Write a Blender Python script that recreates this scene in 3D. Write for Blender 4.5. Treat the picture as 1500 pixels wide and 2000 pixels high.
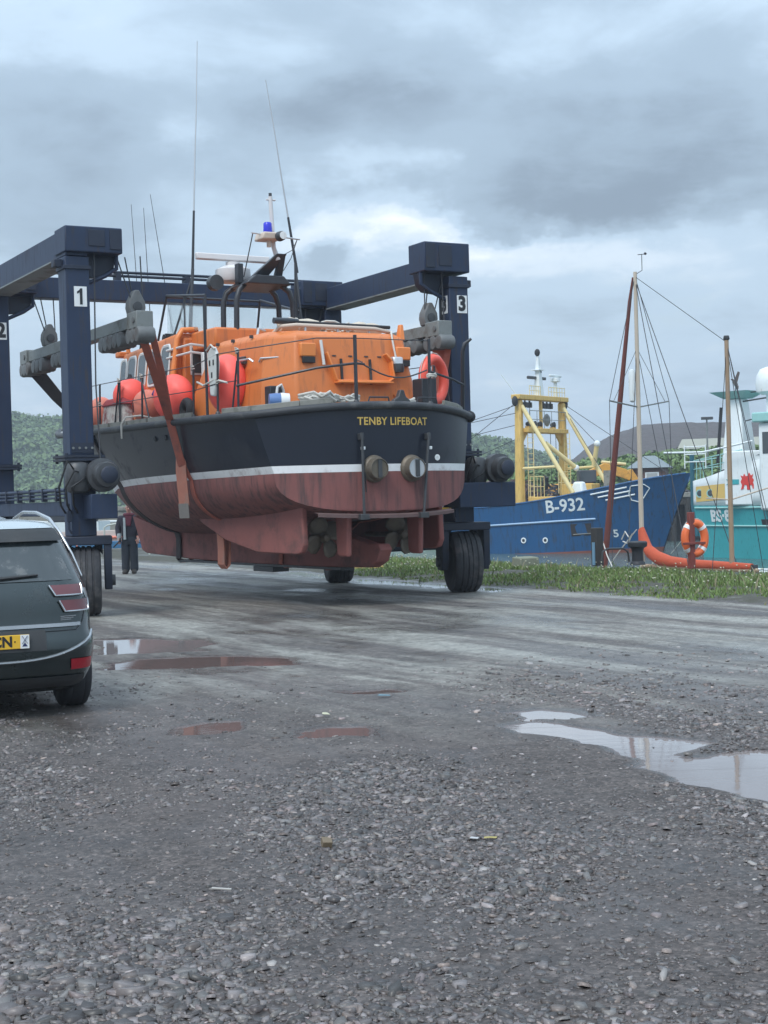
import bpy, bmesh, math, random
import numpy as np
from mathutils import Matrix, Vector

for _o in list(bpy.data.objects):
    bpy.data.objects.remove(_o, do_unlink=True)
SC = bpy.context.scene
COL = SC.collection
R = math.radians
random.seed(7)
rng = np.random.default_rng(11)

# ------------------------------------------------------------------ camera
CAM_H = 1.7
cam_d = bpy.data.cameras.new('camera')
cam = bpy.data.objects.new('camera', cam_d)
COL.objects.link(cam)
cam_d.sensor_fit = 'VERTICAL'
cam_d.sensor_height = 24.0
cam_d.lens = 36.0
cam_d.clip_start = 0.1
cam_d.clip_end = 6000
_roll, _pitch = 0.027, math.atan(27 / 3000)
_f = Vector((0, math.cos(_pitch), -math.sin(_pitch)))
_up = Vector((0, math.sin(_pitch), math.cos(_pitch)))
_x = Vector((1, 0, 0))
_r = _x * math.cos(_roll) - _up * math.sin(_roll)
_u = _x * math.sin(_roll) + _up * math.cos(_roll)
_m = Matrix((_r, _u, -_f)).transposed().to_4x4()
_m.translation = (0, 0, CAM_H)
cam.matrix_world = _m
SC.camera = cam

# ------------------------------------------------------------------ sky, sun, exposure
SUN_EL, SUN_AZ = R(52), R(-150)          # azimuth clockwise from +Y
SKY_STRENGTH = 1.0
world = bpy.data.worlds.new('World')
SC.world = world
world.use_nodes = True
wt = world.node_tree
wt.nodes.clear()


class NT:
    """small helper for wiring node trees"""
    def __init__(s, tree):
        s.t = tree

    def n(s, typ, **kw):
        nd = s.t.nodes.new(typ)
        for k, v in kw.items():
            if k.startswith('i_'):
                key = k[2:]
                key = int(key) if key.isdigit() else key.replace('_', ' ')
                sock = nd.inputs[key]
                if hasattr(v, 'links'):
                    s.t.links.new(v, sock)
                else:
                    sock.default_value = v
            else:
                setattr(nd, k, v)
        return nd

    def m(s, op, a, b=None, c=None, clamp=False):
        nd = s.t.nodes.new('ShaderNodeMath')
        nd.operation = op
        nd.use_clamp = clamp
        for i, v in enumerate((a, b, c)):
            if v is None:
                continue
            if hasattr(v, 'links'):
                s.t.links.new(v, nd.inputs[i])
            else:
                nd.inputs[i].default_value = v
        return nd.outputs[0]

    def mix(s, f, a, b, mode='MIX'):
        nd = s.t.nodes.new('ShaderNodeMix')
        nd.data_type = 'RGBA'
        nd.blend_type = mode
        for i, v in ((0, f), (6, a), (7, b)):
            if hasattr(v, 'links'):
                s.t.links.new(v, nd.inputs[i])
            else:
                nd.inputs[i].default_value = v if i == 0 else (v if len(v) == 4 else (*v, 1))
        return nd.outputs[2]

    def noise(s, vec, scale, detail=4, rough=0.55, dist=0.0, dim='3D'):
        nd = s.t.nodes.new('ShaderNodeTexNoise')
        nd.noise_dimensions = dim
        if vec is not None:
            s.t.links.new(vec, nd.inputs['Vector'])
        nd.inputs['Scale'].default_value = scale
        nd.inputs['Detail'].default_value = detail
        nd.inputs['Roughness'].default_value = rough
        nd.inputs['Distortion'].default_value = dist
        return nd.outputs['Fac']

    def ramp(s, fac, stops, interp='LINEAR'):
        nd = s.t.nodes.new('ShaderNodeValToRGB')
        cr = nd.color_ramp
        cr.interpolation = interp
        while len(cr.elements) < len(stops):
            cr.elements.new(0.5)
        for e, (p, c) in zip(cr.elements, stops):
            e.position = p
            e.color = (c, c, c, 1) if not hasattr(c, '__len__') else (*c[:3], 1)
        s.t.links.new(fac, nd.inputs[0])
        return nd.outputs[0]

    def rng(s, v, a, b, c, d):
        nd = s.t.nodes.new('ShaderNodeMapRange')
        nd.interpolation_type = 'SMOOTHSTEP'
        s.t.links.new(v, nd.inputs[0])
        for i, q in enumerate((a, b, c, d)):
            nd.inputs[i + 1].default_value = q
        return nd.outputs[0]

    def l(s, a, b):
        s.t.links.new(a, b)


def build_sky():
    N = NT(wt)
    geo = N.n('ShaderNodeTexCoord')
    nrm = N.n('ShaderNodeVectorMath', operation='NORMALIZE', i_0=geo.outputs['Generated'])
    sep = N.n('ShaderNodeSeparateXYZ', i_0=nrm.outputs[0])
    X, Y, Z = sep.outputs
    az = N.m('ARCTAN2', X, Y)
    el = N.m('ARCSINE', Z)
    # a deck of cloud seen in perspective
    zz = N.m('ADD', N.m('MAXIMUM', Z, 0.0), 0.16)
    cv = N.n('ShaderNodeCombineXYZ', i_0=N.m('DIVIDE', X, zz), i_1=N.m('DIVIDE', Y, zz), i_2=3.7)
    n1 = N.noise(cv.outputs[0], 1.15, 7, 0.56, 0.25)
    n2 = N.noise(cv.outputs[0], 3.6, 6, 0.6, 0.4)
    wv = N.n('ShaderNodeCombineXYZ', i_0=az, i_1=N.m('MULTIPLY', el, 1.7), i_2=0.4)
    wa = N.n('ShaderNodeTexNoise', i_Vector=wv.outputs[0], i_Scale=7.0, i_Detail=6.0, i_Roughness=0.62)
    ws = N.n('ShaderNodeSeparateColor', i_0=wa.outputs['Color'])
    azw = N.m('ADD', az, N.m('MULTIPLY', N.m('SUBTRACT', ws.outputs[0], 0.5), 0.16))
    elw = N.m('ADD', el, N.m('MULTIPLY', N.m('SUBTRACT', ws.outputs[1], 0.5), 0.11))

    def blob(a0, e0, sa, se, amp):
        da = N.m('DIVIDE', N.m('SUBTRACT', azw, a0), sa)
        de = N.m('DIVIDE', N.m('SUBTRACT', elw, e0), se)
        q = N.m('ADD', N.m('MULTIPLY', da, da), N.m('MULTIPLY', de, de))
        return N.m('MULTIPLY', N.m('EXPONENT', N.m('MULTIPLY', q, -1.0)), amp)

    base = N.m('ADD', N.m('MULTIPLY', n1, 0.52), N.m('ADD', N.m('MULTIPLY', n2, 0.38), -0.03))   # about .42
    for b in CLOUD_MASSES:
        base = N.m('ADD', base, blob(*b[:4], b[4] * 1.2))
    cloud = N.ramp(base, [(0.00, (0.203, 0.262, 0.336)), (0.25, (0.315, 0.410, 0.512)), (0.43, (0.445, 0.568, 0.695)),
                          (0.59, (0.610, 0.710, 0.815)), (0.80, (0.900, 0.940, 0.975))], 'EASE')
    # overcast deck: brighter overhead than at the horizon
    lift = N.m('ADD', 0.93, N.m('MULTIPLY', N.rng(Z, 0.05, 1.0, 0.0, 1.0), 1.1))
    cl = N.mix(1.0, cloud, N.n('ShaderNodeCombineColor', i_0=lift, i_1=lift, i_2=lift).outputs[0], 'MULTIPLY')
    # thin blue showing through between the layers
    sky = N.n('ShaderNodeTexSky')
    sky.sky_type = 'NISHITA'
    sky.sun_disc = False
    sky.sun_elevation = SUN_EL
    sky.sun_rotation = SUN_AZ
    sky.air_density = 1.4
    sky.dust_density = 2.5
    skc = N.mix(1.0, sky.outputs[0], (0.10, 0.10, 0.10), 'MULTIPLY')
    cover = N.m('SUBTRACT', 0.94, N.m('MULTIPLY', N.rng(n2, 0.55, 0.75, 0.0, 1.0), 0.14))
    fin = N.mix(cover, skc, cl)
    bg = N.n('ShaderNodeBackground', i_Color=fin, i_Strength=SKY_STRENGTH)
    out = N.n('ShaderNodeOutputWorld')
    N.l(bg.outputs[0], out.inputs[0])


# cloud masses in view: azimuth, elevation, half-widths (radians), brightness
CLOUD_MASSES = [
    (-0.020, 0.236, 0.075, 0.030, -0.20), (0.150, 0.225, 0.130, 0.040, -0.27), (0.130, 0.185, 0.090, 0.020, -0.24),
    (0.240, 0.190, 0.080, 0.026, -0.18), (-0.215, 0.236, 0.070, 0.036, -0.15), (-0.190, 0.190, 0.060, 0.020, -0.11),
    (-0.125, 0.226, 0.028, 0.024, 0.11), (-0.020, 0.174, 0.080, 0.016, 0.26), (0.070, 0.166, 0.060, 0.014, 0.24),
    (0.160, 0.150, 0.080, 0.014, 0.10), (-0.020, 0.160, 0.018, 0.014, -0.22), (-0.080, 0.180, 0.030, 0.022, -0.10),
    (-0.200, 0.300, 0.090, 0.020, 0.07), (0.050, 0.295, 0.150, 0.016, 0.03), (0.100, 0.330, 0.200, 0.020, -0.05)]
build_sky()

sun_d = bpy.data.lights.new('sun', 'SUN')
sun_d.energy = 1.5
sun_d.angle = R(22)
sun_d.color = (1.0, 0.98, 0.95)
sun = bpy.data.objects.new('sun', sun_d)
COL.objects.link(sun)
_sd = Vector((math.sin(SUN_AZ) * math.cos(SUN_EL), math.cos(SUN_AZ) * math.cos(SUN_EL), math.sin(SUN_EL)))
sun.rotation_euler = (-_sd).to_track_quat('-Z', 'Y').to_euler()
sun.location = (0, 0, 60)

vs = SC.view_settings
vs.view_transform = 'Standard'
vs.look = 'None'
vs.exposure = 0.48
vs.gamma = 1.0
vs.use_curve_mapping = False
SC.cycles.max_bounces = 6
SC.cycles.transparent_max_bounces = 12
SC.cycles.volume_bounces = 0
SC.cycles.use_denoising = True

# ------------------------------------------------------------------ materials


def lin(c):
    return tuple(((x / 255 + 0.055) / 1.055) ** 2.4 if x > 10 else x / 255 / 12.92 for x in c)


MATS = {}


def mat(name, col, rough=0.5, metal=0.0, var=0.12, scale=6.0, dirt=None, dirt_amt=0.0, dirt_scale=2.5, bump=0.0, bump_scale=40.0,
        streak=False, coat=0.0, trans=0.0, spec=0.5, attr=None):
    if name in MATS:
        return MATS[name]
    m = bpy.data.materials.new(name)
    m.use_nodes = True
    t = m.node_tree
    N = NT(t)
    b = t.nodes['Principled BSDF']
    tc = N.n('ShaderNodeTexCoord')
    v = tc.outputs['Object']
    base = (*col, 1)
    c = base
    if attr:
        a = N.n('ShaderNodeAttribute', attribute_name=attr)
        c = a.outputs['Color']
    if var > 0:
        f = N.noise(v, scale, 6, 0.65)
        k = N.m('ADD', 1.0 - var, N.m('MULTIPLY', f, 2 * var))
        kc = N.n('ShaderNodeCombineColor', i_0=k, i_1=k, i_2=k).outputs[0]
        c = N.mix(1.0, c, kc, 'MULTIPLY')
    if dirt is not None and dirt_amt > 0:
        if streak:
            mp = N.n('ShaderNodeMapping', i_Vector=v, i_Scale=(7.0, 7.0, 0.7))
            df = N.noise(mp.outputs[0], dirt_scale, 6, 0.65)
        else:
            df = N.noise(v, dirt_scale, 7, 0.7)
        dm = N.rng(df, 0.62 - 0.35 * dirt_amt, 0.78 - 0.2 * dirt_amt, 0.0, min(1.0, 0.45 + dirt_amt))
        c = N.mix(dm, c, (*dirt, 1))
        N.l(N.m('ADD', rough, N.m('MULTIPLY', dm, (0.85 - rough))), b.inputs['Roughness'])
    else:
        f2 = N.noise(v, scale * 2.3, 4, 0.6)
        N.l(N.m('ADD', rough - 0.08, N.m('MULTIPLY', f2, 0.16)), b.inputs['Roughness'])
    if hasattr(c, 'links'):
        N.l(c, b.inputs['Base Color'])
    else:
        b.inputs['Base Color'].default_value = c
    b.inputs['Metallic'].default_value = metal
    b.inputs['Specular IOR Level'].default_value = spec
    if coat:
        b.inputs['Coat Weight'].default_value = coat
        b.inputs['Coat Roughness'].default_value = 0.12
    if trans:
        b.inputs['Transmission Weight'].default_value = trans
    if bump > 0:
        bn = N.noise(v, bump_scale, 5, 0.6)
        bm = N.n('ShaderNodeBump', i_Height=bn, i_Strength=0.6, i_Distance=bump)
        N.l(bm.outputs[0], b.inputs['Normal'])
    MATS[name] = m
    return m


# ------------------------------------------------------------------ mesh helpers
class MB:
    def __init__(s):
        s.v, s.f = [], []

    def add(s, vs_, fs):
        o = len(s.v)
        s.v += [tuple(float(q) for q in v) for v in vs_]
        s.f += [tuple(i + o for i in f) for f in fs]
        return s

    def box(s, c, d, rz=0.0, M=None):
        x, y, z = (q / 2 for q in d)
        vv = [Vector((i * x, j * y, k * z)) for i in (-1, 1) for j in (-1, 1) for k in (-1, 1)]
        if M is None:
            M = Matrix.Rotation(rz, 3, 'Z')
        vv = [M @ v + Vector(c) for v in vv]
        return s.add(vv, [(0, 1, 3, 2), (4, 6, 7, 5), (0, 4, 5, 1), (2, 3, 7, 6), (0, 2, 6, 4), (1, 5, 7, 3)])

    def bx(s, x0, x1, y0, y1, z0, z1):
        return s.box(((x0 + x1) / 2, (y0 + y1) / 2, (z0 + z1) / 2), (x1 - x0, y1 - y0, z1 - z0))

    def hexa(s, b, t):
        """8-corner block: bottom quad b, top quad t, same order"""
        return s.add(list(b) + list(t), [(3, 2, 1, 0), (4, 5, 6, 7), (0, 1, 5, 4), (1, 2, 6, 5), (2, 3, 7, 6), (3, 0, 4, 7)])

    def bar(s, p0, p1, w, h, up=(0, 0, 1)):
        p0, p1 = Vector(p0), Vector(p1)
        d = (p1 - p0)
        L = d.length
        y = d.normalized()
        x = y.cross(Vector(up))
        if x.length < 1e-4:
            x = Vector((1, 0, 0))
        x.normalize()
        z = x.cross(y)
        M = Matrix((x, y, z)).transposed()
        return s.box((p0 + p1) / 2, (w, L, h), M=M)

    def tube(s, pts, r, n=8, cap=True, closed=False):
        pts = [Vector(p) for p in pts]
        rs = r if hasattr(r, '__len__') else [r] * len(pts)
        rings = []
        prev = None
        for i, p in enumerate(pts):
            a = pts[i - 1] if i > 0 else (pts[-1] if closed else p)
            b = pts[i + 1] if i < len(pts) - 1 else (pts[0] if closed else p)
            d = (b - a).normalized()
            if prev is None:
                ref = Vector((0, 0, 1)) if abs(d.z) < 0.9 else Vector((1, 0, 0))
                x = d.cross(ref).normalized()
            else:
                x = (prev - d * prev.dot(d))
                x = x.normalized() if x.length > 1e-5 else d.orthogonal().normalized()
            prev = x
            y = d.cross(x)
            rings.append([p + (x * math.cos(q) + y * math.sin(q)) * rs[i] for q in [2 * math.pi * k / n for k in range(n)]])
        return s.loft(rings, cap=cap and not closed, loop=closed)

    def loft(s, rings, cap=True, loop=False, closed=True):
        n = len(rings[0])
        vv = [p for r_ in rings for p in r_]
        ff = []
        m = len(rings)
        for i in range(m if loop else m - 1):
            i2 = (i + 1) % m
            for k in range(n if closed else n - 1):
                k2 = (k + 1) % n
                ff.append((i * n + k, i * n + k2, i2 * n + k2, i2 * n + k))
        if cap:
            ff.append(tuple(range(n))[::-1])
            ff.append(tuple((m - 1) * n + k for k in range(n)))
        return s.add(vv, ff)

    def lathe(s, prof, c=(0, 0, 0), axis='Z', n=20, M=None):
        """prof: list of (radius, height) along axis"""
        rings = []
        for r_, h in prof:
            ring = []
            for k in range(n):
                q = 2 * math.pi * k / n
                p = Vector((r_ * math.cos(q), r_ * math.sin(q), h))
                if M is not None:
                    p = M @ p
                elif axis == 'X':
                    p = Vector((p.z, p.x, p.y))
                elif axis == 'Y':
                    p = Vector((p.y, p.z, p.x))
                ring.append(p + Vector(c))
            rings.append(ring)
        return s.loft(rings, cap=True)

    def ball(s, c, r, n=14, m=9, sc=(1, 1, 1)):
        rings = []
        for j in range(m + 1):
            a = math.pi * (j / m) * 0.998 + 0.003
            rings.append([(c[0] + sc[0] * r * math.sin(a) * math.cos(2 * math.pi * k / n),
                           c[1] + sc[1] * r * math.sin(a) * math.sin(2 * math.pi * k / n),
                           c[2] - sc[2] * r * math.cos(a)) for k in range(n)])
        return s.loft(rings)

    def prism(s, poly, h0, h1, plane='XZ', off=(0, 0, 0)):
        """polygon in a plane extruded along the third axis from h0 to h1"""
        def P(a, b, h):
            q = {'XZ': (a, h, b), 'YZ': (h, a, b), 'XY': (a, b, h)}[plane]
            return (q[0] + off[0], q[1] + off[1], q[2] + off[2])
        n = len(poly)
        vv = [P(a, b, h0) for a, b in poly] + [P(a, b, h1) for a, b in poly]
        ff = [tuple(range(n))[::-1], tuple(range(n, 2 * n))] + [(k, (k + 1) % n, n + (k + 1) % n, n + k) for k in range(n)]
        return s.add(vv, ff)

    def torus(s, c, R_, r_, axis='Y', n=28, m=10, sc=(1, 1), a0=0.0, a1=2 * math.pi):
        closed = abs(a1 - a0 - 2 * math.pi) < 1e-6
        pts = []
        k_n = n if closed else n + 1
        for k in range(k_n):
            q = a0 + (a1 - a0) * k / n
            a, b = R_ * sc[0] * math.cos(q), R_ * sc[1] * math.sin(q)
            p = {'Y': (a, 0, b), 'X': (0, a, b), 'Z': (a, b, 0)}[axis]
            pts.append((c[0] + p[0], c[1] + p[1], c[2] + p[2]))
        return s.tube(pts, r_, m, closed=closed)

    def build(s, name, m, parent=None, smooth=40, bevel=0.0, seg=2, recalc=True):
        me = bpy.data.meshes.new(name)
        me.from_pydata(s.v, [], s.f)
        if recalc:
            bm = bmesh.new()
            bm.from_mesh(me)
            bmesh.ops.recalc_face_normals(bm, faces=bm.faces)
            bm.to_mesh(me)
            bm.free()
        return link(name, me, m, parent, smooth, bevel, seg)


def link(name, me, m, parent=None, smooth=40, bevel=0.0, seg=2):
    o = bpy.data.objects.new(name, me)
    COL.objects.link(o)
    if m is not None:
        me.materials.append(m if not isinstance(m, str) else MATS[m])
    if smooth:
        for p in me.polygons:
            p.use_smooth = True
        me.set_sharp_from_angle(angle=R(smooth))
    if bevel:
        md = o.modifiers.new('bevel', 'BEVEL')
        md.width = bevel
        md.segments = seg
        md.limit_method = 'ANGLE'
        md.angle_limit = R(35)
        md.harden_normals = False
    if parent:
        o.parent = parent
    return o


def tag(o, label=None, cat=None, group=None, kind=None):
    if label:
        o['label'] = label
    if cat:
        o['category'] = cat
    if group:
        o['group'] = group
    if kind:
        o['kind'] = kind
    return o


def thing(name, label, cat, loc=(0, 0, 0), rz=0.0, group=None):
    o = bpy.data.objects.new(name, None)
    COL.objects.link(o)
    o.location = loc
    o.rotation_euler = (0, 0, rz)
    o.empty_display_size = 0.2
    return tag(o, label, cat, group)


def text(name, s_, size, m, parent, fn, depth=0.004, bold=0.0, shear=0.0, sx=1.0, space=1.0):
    """flat lettering; fn maps (x, z, depth) in text space to local coordinates"""
    cu = bpy.data.curves.new(name, 'FONT')
    cu.body = s_
    cu.size = size
    cu.align_x = 'CENTER'
    cu.align_y = 'CENTER'
    cu.offset = bold
    cu.space_character = space
    cu.shear = shear
    cu.extrude = depth
    cu.resolution_u = 3
    tmp = bpy.data.objects.new(name, cu)
    COL.objects.link(tmp)
    bpy.context.view_layer.update()
    me = bpy.data.meshes.new_from_object(tmp.evaluated_get(bpy.context.evaluated_depsgraph_get()))
    bpy.data.objects.remove(tmp, do_unlink=True)
    for v in me.vertices:
        v.co = Vector(fn(v.co.x * sx, v.co.y, v.co.z))
    me.name = name
    me.materials.clear()
    return link(name, me, m, parent, smooth=0)


def interp(q, pts):
    xs = [p[0] for p in pts]
    ys = [p[1] for p in pts]
    # smooth monotone-ish interpolation
    i = 0
    while i < len(xs) - 2 and q > xs[i + 1]:
        i += 1
    x0, x1 = xs[i], xs[i + 1]
    t = min(1.0, max(0.0, (q - x0) / (x1 - x0)))
    def slope(k):
        if k == 0:
            return (ys[1] - ys[0]) / (xs[1] - xs[0])
        if k == len(xs) - 1:
            return (ys[-1] - ys[-2]) / (xs[-1] - xs[-2])
        return 0.5 * ((ys[k + 1] - ys[k]) / (xs[k + 1] - xs[k]) + (ys[k] - ys[k - 1]) / (xs[k] - xs[k - 1]))
    h = x1 - x0
    m0, m1 = slope(i) * h, slope(i + 1) * h
    t2, t3 = t * t, t * t * t
    return (2 * t3 - 3 * t2 + 1) * ys[i] + (t3 - 2 * t2 + t) * m0 + (-2 * t3 + 3 * t2) * ys[i + 1] + (t3 - t2) * m1


def vnoise(x, y, seed=0):
    """value noise for numpy arrays"""
    xi, yi = np.floor(x).astype(int), np.floor(y).astype(int)
    xf, yf = x - xi, y - yi
    def h(a, b):
        q = (a * 374761393 + b * 668265263 + seed * 974634777) & 0x7fffffff
        q = (q ^ (q >> 13)) * 1274126177 & 0x7fffffff
        return ((q ^ (q >> 16)) & 0xffff) / 65535.0
    u, v = xf * xf * (3 - 2 * xf), yf * yf * (3 - 2 * yf)
    return (h(xi, yi) * (1 - u) + h(xi + 1, yi) * u) * (1 - v) + (h(xi, yi + 1) * (1 - u) + h(xi + 1, yi + 1) * u) * v


def fbm(x, y, oct_=4, seed=0):
    r_ = 0.0
    a = 0.5
    for k in range(oct_):
        r_ = r_ + a * vnoise(x * 2 ** k, y * 2 ** k, seed + k)
        a *= 0.5
    return r_


def np_mesh(name, verts, faces, m, parent=None, cols=None, smooth=False):
    """big meshes from numpy arrays; all faces the same size"""
    me = bpy.data.meshes.new(name)
    nv, nf, k = len(verts), len(faces), faces.shape[1]
    me.vertices.add(nv)
    me.vertices.foreach_set('co', np.ascontiguousarray(verts, dtype=np.float32).ravel())
    me.loops.add(nf * k)
    me.loops.foreach_set('vertex_index', np.ascontiguousarray(faces, dtype=np.int32).ravel())
    me.polygons.add(nf)
    me.polygons.foreach_set('loop_start', np.arange(0, nf * k, k, dtype=np.int32))
    if smooth:
        me.polygons.foreach_set('use_smooth', np.ones(nf, dtype=bool))
    if cols is not None:
        ca = me.color_attributes.new('Col', 'FLOAT_COLOR', 'POINT')
        c4 = np.ones((nv, 4), dtype=np.float32)
        c4[:, :3] = cols
        ca.data.foreach_set('color', c4.ravel())
    me.update()
    me.validate()
    o = bpy.data.objects.new(name, me)
    COL.objects.link(o)
    if m is not None:
        me.materials.append(m)
    if parent:
        o.parent = parent
    return o

# ------------------------------------------------------------------ yard coordinates (a along the quay, b towards the water)
HP = Vector((-1.62, 25.58, 0))
HYAW = R(28.5)
UA = Vector((-math.sin(HYAW), math.cos(HYAW), 0))
NB = Vector((math.cos(HYAW), math.sin(HYAW), 0))
QUAY_B = 10.4
WATER_Z = -1.5


def yard(a, b, z=0.0):
    p = HP + UA * a + NB * b
    return Vector((p.x, p.y, z))


PUDDLES = [
    ('right', [(1.61, 9.65), (1.86, 9.82), (2.11, 9.9), (2.45, 9.96), (2.86, 9.78), (2.73, 8.74), (2.32, 7.94), (2.03, 8.29), (1.83, 8.64), (1.65, 9.06), (1.58, 9.42)]),
    ('right2', [(0.92, 11.38), (1.15, 11.57), (1.4, 11.34), (1.6, 10.95), (1.88, 10.67), (2.21, 10.39), (1.93, 10.01), (1.66, 9.74), (1.55, 9.91), (1.41, 10.39), (1.22, 10.83), (0.91, 11.03)]),
    ('film', [(0.91, 12.09), (1.19, 12.31), (1.45, 12.1), (1.6, 11.73), (1.35, 11.61), (1.1, 11.77)]),
    ('left', [(-3.73, 19.55), (-3.25, 19.63), (-2.33, 19.28), (-2.22, 17.88), (-2.71, 17.77), (-3.21, 17.73)]),
    ('left2', [(-2.99, 16.62), (-2.59, 16.94), (-1.63, 17.02), (-1.06, 16.71), (-1.06, 16.09), (-1.91, 16.0), (-2.87, 16.14)]),
    ('brown1', [(-1.68, 11.8), (-1.44, 11.97), (-1.17, 12.01), (-1.1, 11.46), (-1.37, 11.33), (-1.59, 11.37)]),
    ('brown2', [(-0.69, 11.39), (-0.46, 11.48), (-0.2, 11.53), (-0.18, 11.12), (-0.41, 11.07), (-0.64, 11.11)]),
    ('mud', [(-0.5, 13.76), (0.0, 13.76), (0.14, 13.48), (-0.31, 13.43)]),
    ('far1', [(-2.52, 38.14), (-1.8, 37.72), (-1.08, 34.8), (-1.27, 33.55), (-1.92, 35.25)]),
    ('far2', [(-0.69, 32.61), (0.07, 32.02), (1.15, 29.78), (1.02, 28.98), (0.06, 30.13), (-0.56, 31.35)]),
    ('far3', [(1.82, 28.61), (2.3, 28.0), (1.87, 27.0)]),
    ('shade', [(-5.42, 43.59), (-3.81, 41.91), (-2.84, 40.06), (-4.2, 40.28)]),
]


def poly_sdf(px, py, poly):
    """signed distance, positive inside"""
    d = np.full(px.shape, 1e9)
    ins = np.zeros(px.shape, bool)
    n = len(poly)
    for i in range(n):
        x0, y0 = poly[i]
        x1, y1 = poly[(i + 1) % n]
        ex, ey = x1 - x0, y1 - y0
        t = np.clip(((px - x0) * ex + (py - y0) * ey) / (ex * ex + ey * ey), 0, 1)
        d = np.minimum(d, np.hypot(px - x0 - t * ex, py - y0 - t * ey))
        c = ((y0 > py) != (y1 > py)) & (px < (x1 - x0) * (py - y0) / (y1 - y0 + 1e-12) + x0)
        ins ^= c
    return np.where(ins, d, -d)


def sstep(x, a, b):
    t = np.clip((x - a) / (b - a), 0, 1)
    return t * t * (3 - 2 * t)


PUD_LEVEL = -0.019


def ground_h(x, y):
    rx, ry = x - HP.x, y - HP.y
    a = rx * UA.x + ry * UA.y
    b = rx * NB.x + ry * NB.y
    h = (fbm(a * 0.35, b * 0.8, 3, 5) - 0.44) * 0.030 + (fbm(x * 2.2, y * 2.2, 3, 9) - 0.44) * 0.014
    h = np.maximum(h, -0.012 + 0.1 * (h + 0.012))
    h = h + (fbm(x * 9, y * 9, 2, 21) - 0.38) * 0.008
    near = sstep(y, 26, 14)
    for nm, poly in PUDDLES:
        k = 1.0 if poly[0][1] < 15 else (1.6 if poly[0][1] < 25 else 2.6)
        d = poly_sdf(x, y, poly) + (fbm(x * 3.0 / k, y * 3.0 / k, 4, 31) - 0.47) * 0.34 * k
        h = h - (0.038 if nm[0] in 'rl' else 0.032) * sstep(d, -0.13 * k, 0.10 * k)
    # tyre ruts through the mud between the two puddles on the right
    for k in range(3):
        q = (y - 10.05 - 0.09 * k) - 0.36 * (x - 2.0)
        h = h + 0.012 * np.exp(-(q / 0.055) ** 2) * sstep(x, 1.45, 1.75) * sstep(x, 3.2, 2.6)
    # the grass bank
    edge = 4.75 + (fbm(a * 0.5, b * 0.0 + 3.3, 3, 41) - 0.45) * 1.2
    h = h + sstep(b, edge - 0.2, edge + 0.8) * 0.05 - sstep(b, 7.5, 10.2) * 0.10
    return h, a, b


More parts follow.
